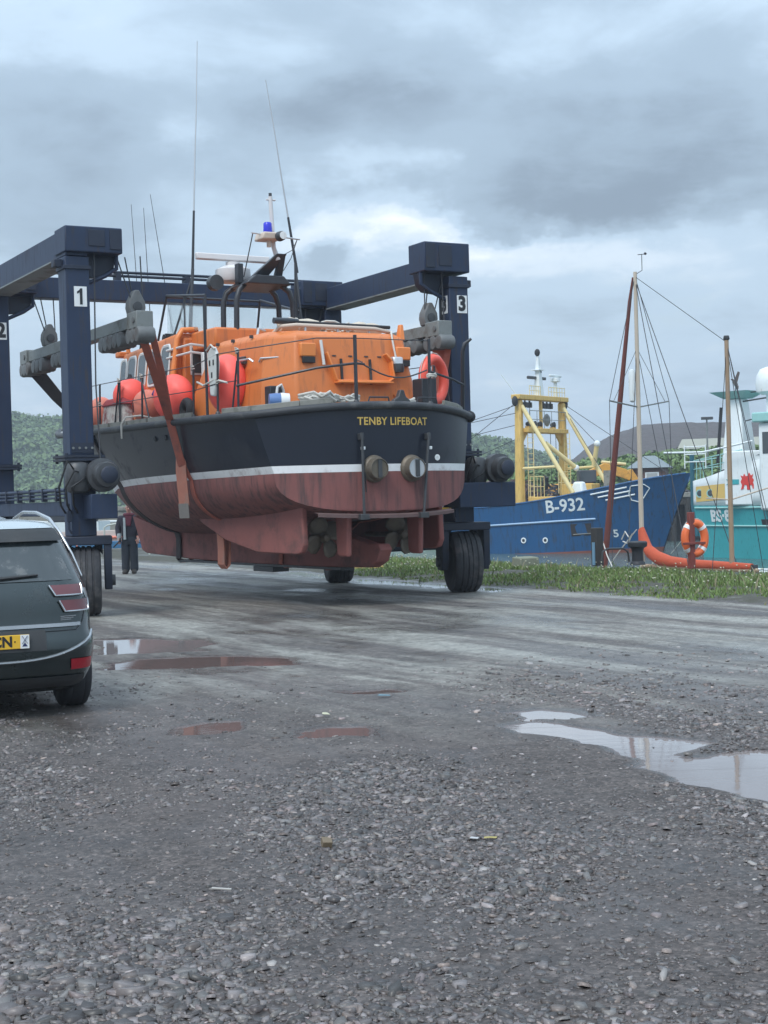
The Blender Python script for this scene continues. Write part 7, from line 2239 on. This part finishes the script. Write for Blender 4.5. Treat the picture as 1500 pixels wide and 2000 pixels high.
# ------------------------------------------------------------------ far side of the yard, behind the person
M_BBLUE = mat('barrier_blue', (0.035, 0.14, 0.27), 0.5, var=0.2, dirt=(0.05, 0.06, 0.07), dirt_amt=0.3)
for k in range(5):
    x = -16.0 + 3.05 * k
    o = thing('barrier_beam', ['blue steel kerb beam at the far end of the yard, ' + w for w in ('behind the car roof', 'behind leg one', 'left of the person', 'behind the person', 'below the bow')][k], 'barrier', (x, 56.6 + 0.25 * k, 0.0), R(5), 'blue kerb beams at the end of the yard')
    MB().bx(-1.5, 1.5, -0.10, 0.10, 0.10, 0.38).build('beam', M_BBLUE, o, bevel=0.02)
    for s_ in (-1.2, 1.2):
        MB().bx(s_ - 0.1, s_ + 0.1, -0.14, 0.14, 0.0, 0.098).build('foot', M_DPOST, o)
sb_ = thing('workboat', 'pale workboat with orange stripes moored behind the person', 'workboat', (-16.5, 66.0, WATER_Z + 0.35), R(-86))
float_hull(sb_, 8.5, 9.3, [(0, 1.2), (0.5, 1.35), (0.8, 1.0), (1.0, 0.05)], [(0, 1.75), (0.6, 1.8), (1.0, 2.05)], [('hull', mat('workboat_cream', (0.62, 0.52, 0.47), 0.5, var=0.12), 0.0, 1.0, 6)], keelz=-0.4)
for sg in (-1, 1):
    for z in (1.15, 1.5):
        line(sb_, 'orange_stripe', [(sg * 1.24, 0.1, z), (sg * 1.40, 4.5, z), (sg * 1.05, 7.2, z + 0.05)], 0.06, M_BUOYF)
grid_rail(sb_, 0.6, -1.0, 1.0, 1.75, 0.9, 4, M_ALU, 0.02)
M_STONE = mat('quay_stone', (0.27, 0.255, 0.22), 0.9, var=0.35, scale=1.2, dirt=(0.10, 0.10, 0.08), dirt_amt=0.4, bump=0.05, bump_scale=3)
sw = MB().bx(-62, -5, 96.0, 98.0, -3.0, 1.35).build('stone_quay', M_STONE, bevel=0.05)
tag(sw, 'weathered stone quay on the far side of the dock behind the person', 'wall')
cz = [(-40 + 2.05 * k) for k in range(17)]
for i, x in enumerate(cz):
    MB().bx(x, x + 2.0, 95.9, 97.0, 1.352, 1.62).build('coping_stone', M_STONE, sw, bevel=0.03)
for z in (0.1, 0.75):
    line(None, 'quay_rail', [(-40, 92.0, z), (-8, 92.0, z)], 0.07, M_WHT2)
for o in [q for q in bpy.data.objects if q.name.startswith('quay_rail')]:
    tag(o, 'upper white horizontal quay rail behind the person' if o.name.endswith('001') else 'lower white horizontal quay rail behind the person', 'rail', 'white quay rails')
hr_ = thing('handrail', 'pale tubular handrail left of the person', 'handrail', (-8.3, 50.5, 0.0), R(4))
MB().tube([(-0.9, 0, 0), (-0.9, 0, 0.98), (-0.8, 0, 1.05), (0.6, 0.0, 1.28)], 0.028, 8).build('rail', mat('pale_rail', (0.45, 0.47, 0.42), 0.5), hr_)
MB().tube([(0.55, 0, 0), (0.55, 0, 1.27)], 0.028, 8).build('post', MATS['pale_rail'], hr_)
ob_ = thing('moored_cruiser', 'white cruiser with dark canopy moored beyond the dock', 'boat', (-16.4, 90.0, -0.3), R(80))
float_hull(ob_, 5.5, 6.3, [(0, 1.0), (0.5, 1.15), (0.8, 0.8), (1.0, 0.05)], [(0, 1.1), (0.6, 1.15), (1.0, 1.4)], [('hull', M_WHT2, 0.0, 1.0, 6)], keelz=-0.3)
MB().bx(-0.8, 0.8, 0.6, 3.2, 1.05, 2.2).build('canopy', M_RAIL, ob_, bevel=0.15, seg=3)
MB().ball((0.5, 0.4, 2.0), 0.28, 10, 8).build('fender', M_WHT2, ob_)

# ------------------------------------------------------------------ far bank behind the trawlers
M_EXC = mat('excavator_yellow', (0.70, 0.34, 0.045), 0.5, var=0.15, scale=2, dirt=(0.35, 0.17, 0.05), dirt_amt=0.3)
ex_ = thing('excavator', 'yellow excavator with folded boom on the bank behind the blue trawler', 'excavator', (13.9, 106.0, -0.35), R(4))
MB().prism([(-0.2, 2.6), (0.3, 3.6), (1.4, 4.05), (2.9, 3.6), (3.3, 3.15), (3.1, 2.8), (2.5, 3.05), (1.4, 3.4), (0.7, 3.1), (0.25, 2.4)], -0.22, 0.22, 'XZ').build('boom', M_EXC, ex_, bevel=0.03)
MB().prism([(2.9, 3.5), (3.3, 3.6), (4.2, 2.2), (4.0, 1.9), (3.7, 2.0)], -0.17, 0.17, 'XZ').build('arm', M_EXC, ex_, bevel=0.03)
MB().tube([(1.2, 0, 4.15), (2.9, 0, 3.95)], 0.10, 8).build('hydraulic_ram', M_TYL, ex_)
MB().prism([(3.7, 2.0), (4.3, 2.0), (4.5, 1.3), (4.0, 1.0), (3.6, 1.4)], -0.45, 0.45, 'XZ').build('bucket', M_GREASE, ex_, bevel=0.03)
MB().bx(-2.4, 0.4, -1.2, 1.2, 1.5, 2.7).build('engine_house', M_EXC, ex_, bevel=0.08)
cbx = MB().bx(-0.6, 0.6, -1.15, -0.15, 2.7, 3.6).build('cab', M_GREASE, ex_, bevel=0.06)
MB().bx(-0.5, 0.5, -1.17, -1.14, 2.8, 3.5).build('window', M_GLASS, cbx)
for sg in (-1, 1):
    MB().prism([(-2.1, 0.4), (-1.8, 0.0), (1.8, 0.0), (2.1, 0.4), (1.8, 0.8), (-1.8, 0.8)], sg * 1.2 - 0.3, sg * 1.2 + 0.3, 'XZ').build('track', M_BLACK, ex_, bevel=0.05)
MB().bx(-0.8, 0.8, -0.8, 0.8, 0.75, 1.5).build('slew_ring', M_GREASE, ex_)
M_HUT = mat('hut_timber', (0.115, 0.065, 0.055), 0.85, var=0.3, scale=3)
hu = thing('hut', 'small brown timber hut with pyramid roof behind the blue bow', 'hut', (18.6, 107.0, 1.4), R(-18))
MB().bx(-1.15, 1.15, -1.0, 1.0, 0, 1.9).build('wall', M_HUT, hu)
MB().hexa([(-1.45, -1.3, 1.9), (1.45, -1.3, 1.9), (1.45, 1.3, 1.9), (-1.45, 1.3, 1.9)], [(-0.35, -0.3, 2.75), (0.35, -0.3, 2.75), (0.35, 0.3, 2.75), (-0.35, 0.3, 2.75)]).build('roof', mat('hut_roof', (0.20, 0.235, 0.25), 0.7, var=0.2), hu)
w_ = MB().bx(-0.2, 0.75, -1.03, -1.0, 0.75, 1.6).build('window', M_WHT2, hu)
MB().bx(-0.1, 0.65, -1.05, -1.032, 0.83, 1.52).build('pane', M_LAMPC, w_)
# scrap heap
def scrap(name, label, c, n, spread, hgt, cols, seed):
    r2 = random.Random(seed)
    mb = MB()
    for k in range(n):
        x, y = r2.gauss(0, spread[0]), r2.gauss(0, spread[1])
        z = hgt * max(0.05, 1 - (x / spread[0] / 2.2) ** 2) * r2.random()
        d = Vector((r2.uniform(-1, 1), r2.uniform(-1, 1), r2.uniform(-0.4, 0.8))).normalized() * r2.uniform(0.15, 0.9)
        p = Vector((c[0] + x, c[1] + y, c[2] + z))
        mb.bar(p - d, p + d, r2.uniform(0.04, 0.22), r2.uniform(0.03, 0.16))
    o = mb.build(name, cols, smooth=0)
    tag(o, label, 'scrap', kind='stuff')
scrap('scrap_heap', 'tangled heap of rusty scrap on the bank behind the trawler stern', (7.5, 101.0, -0.6), 420, (2.6, 1.0), 3.4, mat('scrap_rust', (0.115, 0.075, 0.068), 0.85, var=0.5, scale=1.5), 3)
scrap('scrap_heap', 'dark heap of scrap behind the trawler gantry', (11.5, 103.0, -0.4), 380, (3.0, 1.0), 2.9, mat('scrap_dark', (0.055, 0.050, 0.055), 0.85, var=0.5, scale=1.5), 4)
scrap('scrap_heap', 'grey heap of broken timber behind the blue bow', (18.0, 100.0, -1.2), 300, (2.2, 1.0), 3.2, mat('scrap_grey', (0.10, 0.095, 0.095), 0.85, var=0.5, scale=1.5), 5)
jt = thing('jetty', 'timber jetty on dark piles between the two trawlers', 'jetty', (19.0, 97.0, WATER_Z), R(-4))
MB().bx(-1.9, 3.0, -0.9, 1.8, 2.75, 3.05).build('deck', M_PLANK, jt, bevel=0.03)
MB().bx(-1.9, 3.0, -0.82, -0.6, 2.3, 2.74).build('edge_beam', M_DPOST, jt)
for k in range(6):
    MB().tube([(-1.7 + 0.9 * k, -0.7, -2), (-1.7 + 0.9 * k, -0.7, 2.72)], 0.18, 8).build('pile', M_DPOST, jt)
    MB().tube([(-1.7 + 0.9 * k, 1.4, -2), (-1.7 + 0.9 * k, 1.4, 2.72)], 0.18, 8).build('pile', M_DPOST, jt)
MB().bx(-1.9, 3.0, 0.2, 0.4, -1.5, 2.74).build('sheet_piling', M_BLACK, jt)
shd = thing('shed', 'long pale green industrial shed at the foot of the spoil heap', 'building', (44.0, 176.0, 0.0), R(-16))
M_SHED = mat('shed_green', (0.30, 0.34, 0.24), 0.7, var=0.12, scale=0.5)
MB().bx(-9, 12, -6, 6, 0, 6.3).build('wall', M_SHED, shd)
MB().hexa([(-9.5, -6.6, 6.3), (12.5, -6.6, 6.3), (12.5, 6.6, 6.3), (-9.5, 6.6, 6.3)], [(-9.5, -0.1, 7.6), (12.5, -0.1, 7.6), (12.5, 0.1, 7.6), (-9.5, 0.1, 7.6)]).build('roof', mat('shed_roof', (0.30, 0.29, 0.22), 0.6, var=0.1), shd)
for k in range(28):
    MB().bx(-8.9 + 0.75 * k, -8.8 + 0.75 * k, -6.04, -6.002, 0, 6.25).build('cladding_rib', M_SHED, shd)
lmp = thing('lamp_post', 'tall lamp post standing on the bank left of the mizzen mast', 'lamp post', (25.6, 121.0, 1.6))
MB().tube([(0, 0, 0), (0, 0, 5.6)], [0.09, 0.06], 8).build('column', M_STEEL, lmp)
MB().box((0, -0.1, 5.7), (0.9, 0.35, 0.22)).build('lantern', M_GREASE, lmp, bevel=0.03)
# far storage roofs glinting on the bank
for i, x in enumerate((11.8, 14.6, 17.0)):
    o = MB().hexa([(x, 168, 2.0), (x + 2.4, 168, 2.0), (x + 2.4, 171, 2.0), (x, 171, 2.0)], [(x + 0.1, 168, 3.3), (x + 2.3, 168, 3.3), (x + 2.3, 170.8, 3.6), (x + 0.1, 170.8, 3.6)]).build('storage_tank', M_WHT2, bevel=0.1)
    tag(o, ['left', 'middle', 'right'][i] + ' of three white storage boxes on the far green bank', 'container', 'white boxes on the far bank')

# ------------------------------------------------------------------ litter on the gravel
def scrapbit(name, label, cat, loc, poly, th, m, rz=0.0, tilt=0.1):
    o = MB().prism(poly, 0, th, 'XY').build(name, m, bevel=min(th * 0.3, 0.003))
    o.location = loc
    o.rotation_euler = (tilt, tilt * 0.4, rz)
    tag(o, label, cat)


def gz(x, y):
    return float(ground_h(np.array([x]), np.array([y]))[0][0])


scrapbit('wrapper', 'yellow scrap of wrapper on the near gravel', 'litter', (0.48, 7.55, gz(0.48, 7.55) + 0.018), [(-0.035, -0.012), (0.0, -0.006), (0.026, -0.016), (0.038, 0.006), (0.0, 0.014), (-0.03, 0.010)], 0.003, mat('yellow_wrapper', (0.36, 0.30, 0.10), 0.6, var=0.4, scale=40), 0.2)
scrapbit('paper_scrap', 'white scrap of paper beside the yellow wrapper', 'litter', (0.40, 7.55, gz(0.40, 7.55) + 0.018), [(-0.022, -0.010), (0.02, -0.012), (0.024, 0.008), (-0.016, 0.014)], 0.003, mat('dirty_paper', (0.42, 0.42, 0.42), 0.7, var=0.3, scale=40), -0.2)
scrapbit('rusty_tin', 'crushed brown rusty tin on the near gravel', 'litter', (-0.33, 7.5, gz(-0.33, 7.5) + 0.012), [(-0.025, -0.03), (0.025, -0.028), (0.03, 0.02), (-0.02, 0.03)], 0.035, mat('tin_rust', (0.16, 0.12, 0.075), 0.7, var=0.4), 0.3, 0.3)
scrapbit('paper_scrap', 'pale yellow scrap between the two brown puddles', 'litter', (-0.50, 11.95, gz(-0.5, 11.95) + 0.03), [(-0.03, -0.015), (0.04, -0.01), (0.022, 0.02), (-0.02, 0.015)], 0.003, mat('pale_scrap', (0.48, 0.46, 0.32), 0.6, var=0.3), 0.4, 0.4)
scrapbit('plastic_scrap', 'pale blue plastic scrap in the middle of the yard', 'litter', (-0.04, 13.05, gz(-0.04, 13.05) + 0.02), [(-0.06, -0.015), (0.05, -0.02), (0.045, 0.01), (-0.04, 0.02)], 0.003, mat('blue_scrap', (0.12, 0.24, 0.30), 0.5), 0.1)
scrapbit('stick', 'thin white stick on the left gravel', 'litter', (-0.75, 6.66, gz(-0.75, 6.66) + 0.018), [(-0.045, -0.004), (0.045, -0.006), (0.045, 0.004), (-0.045, 0.006)], 0.008, mat('white_stick', (0.40, 0.38, 0.35), 0.6), -0.15)

# ------------------------------------------------------------------ damp sea air over the whole place
hz_m = bpy.data.materials.new('damp_air')
hz_m.use_nodes = True
_t = hz_m.node_tree
_t.nodes.remove(_t.nodes['Principled BSDF'])
_v = _t.nodes.new('ShaderNodeVolumePrincipled')
_v.inputs['Color'].default_value = (0.86, 0.92, 1.0, 1)
_v.inputs['Density'].default_value = 0.0008
_v.inputs['Anisotropy'].default_value = 0.2
_t.links.new(_v.outputs[0], _t.nodes['Material Output'].inputs['Volume'])
hz_o = MB().bx(-760, 760, -220, 960, -5.2, 46).build('haze', hz_m, smooth=0)
tag(hz_o, 'thin pale haze in the air over the harbour', kind='stuff')
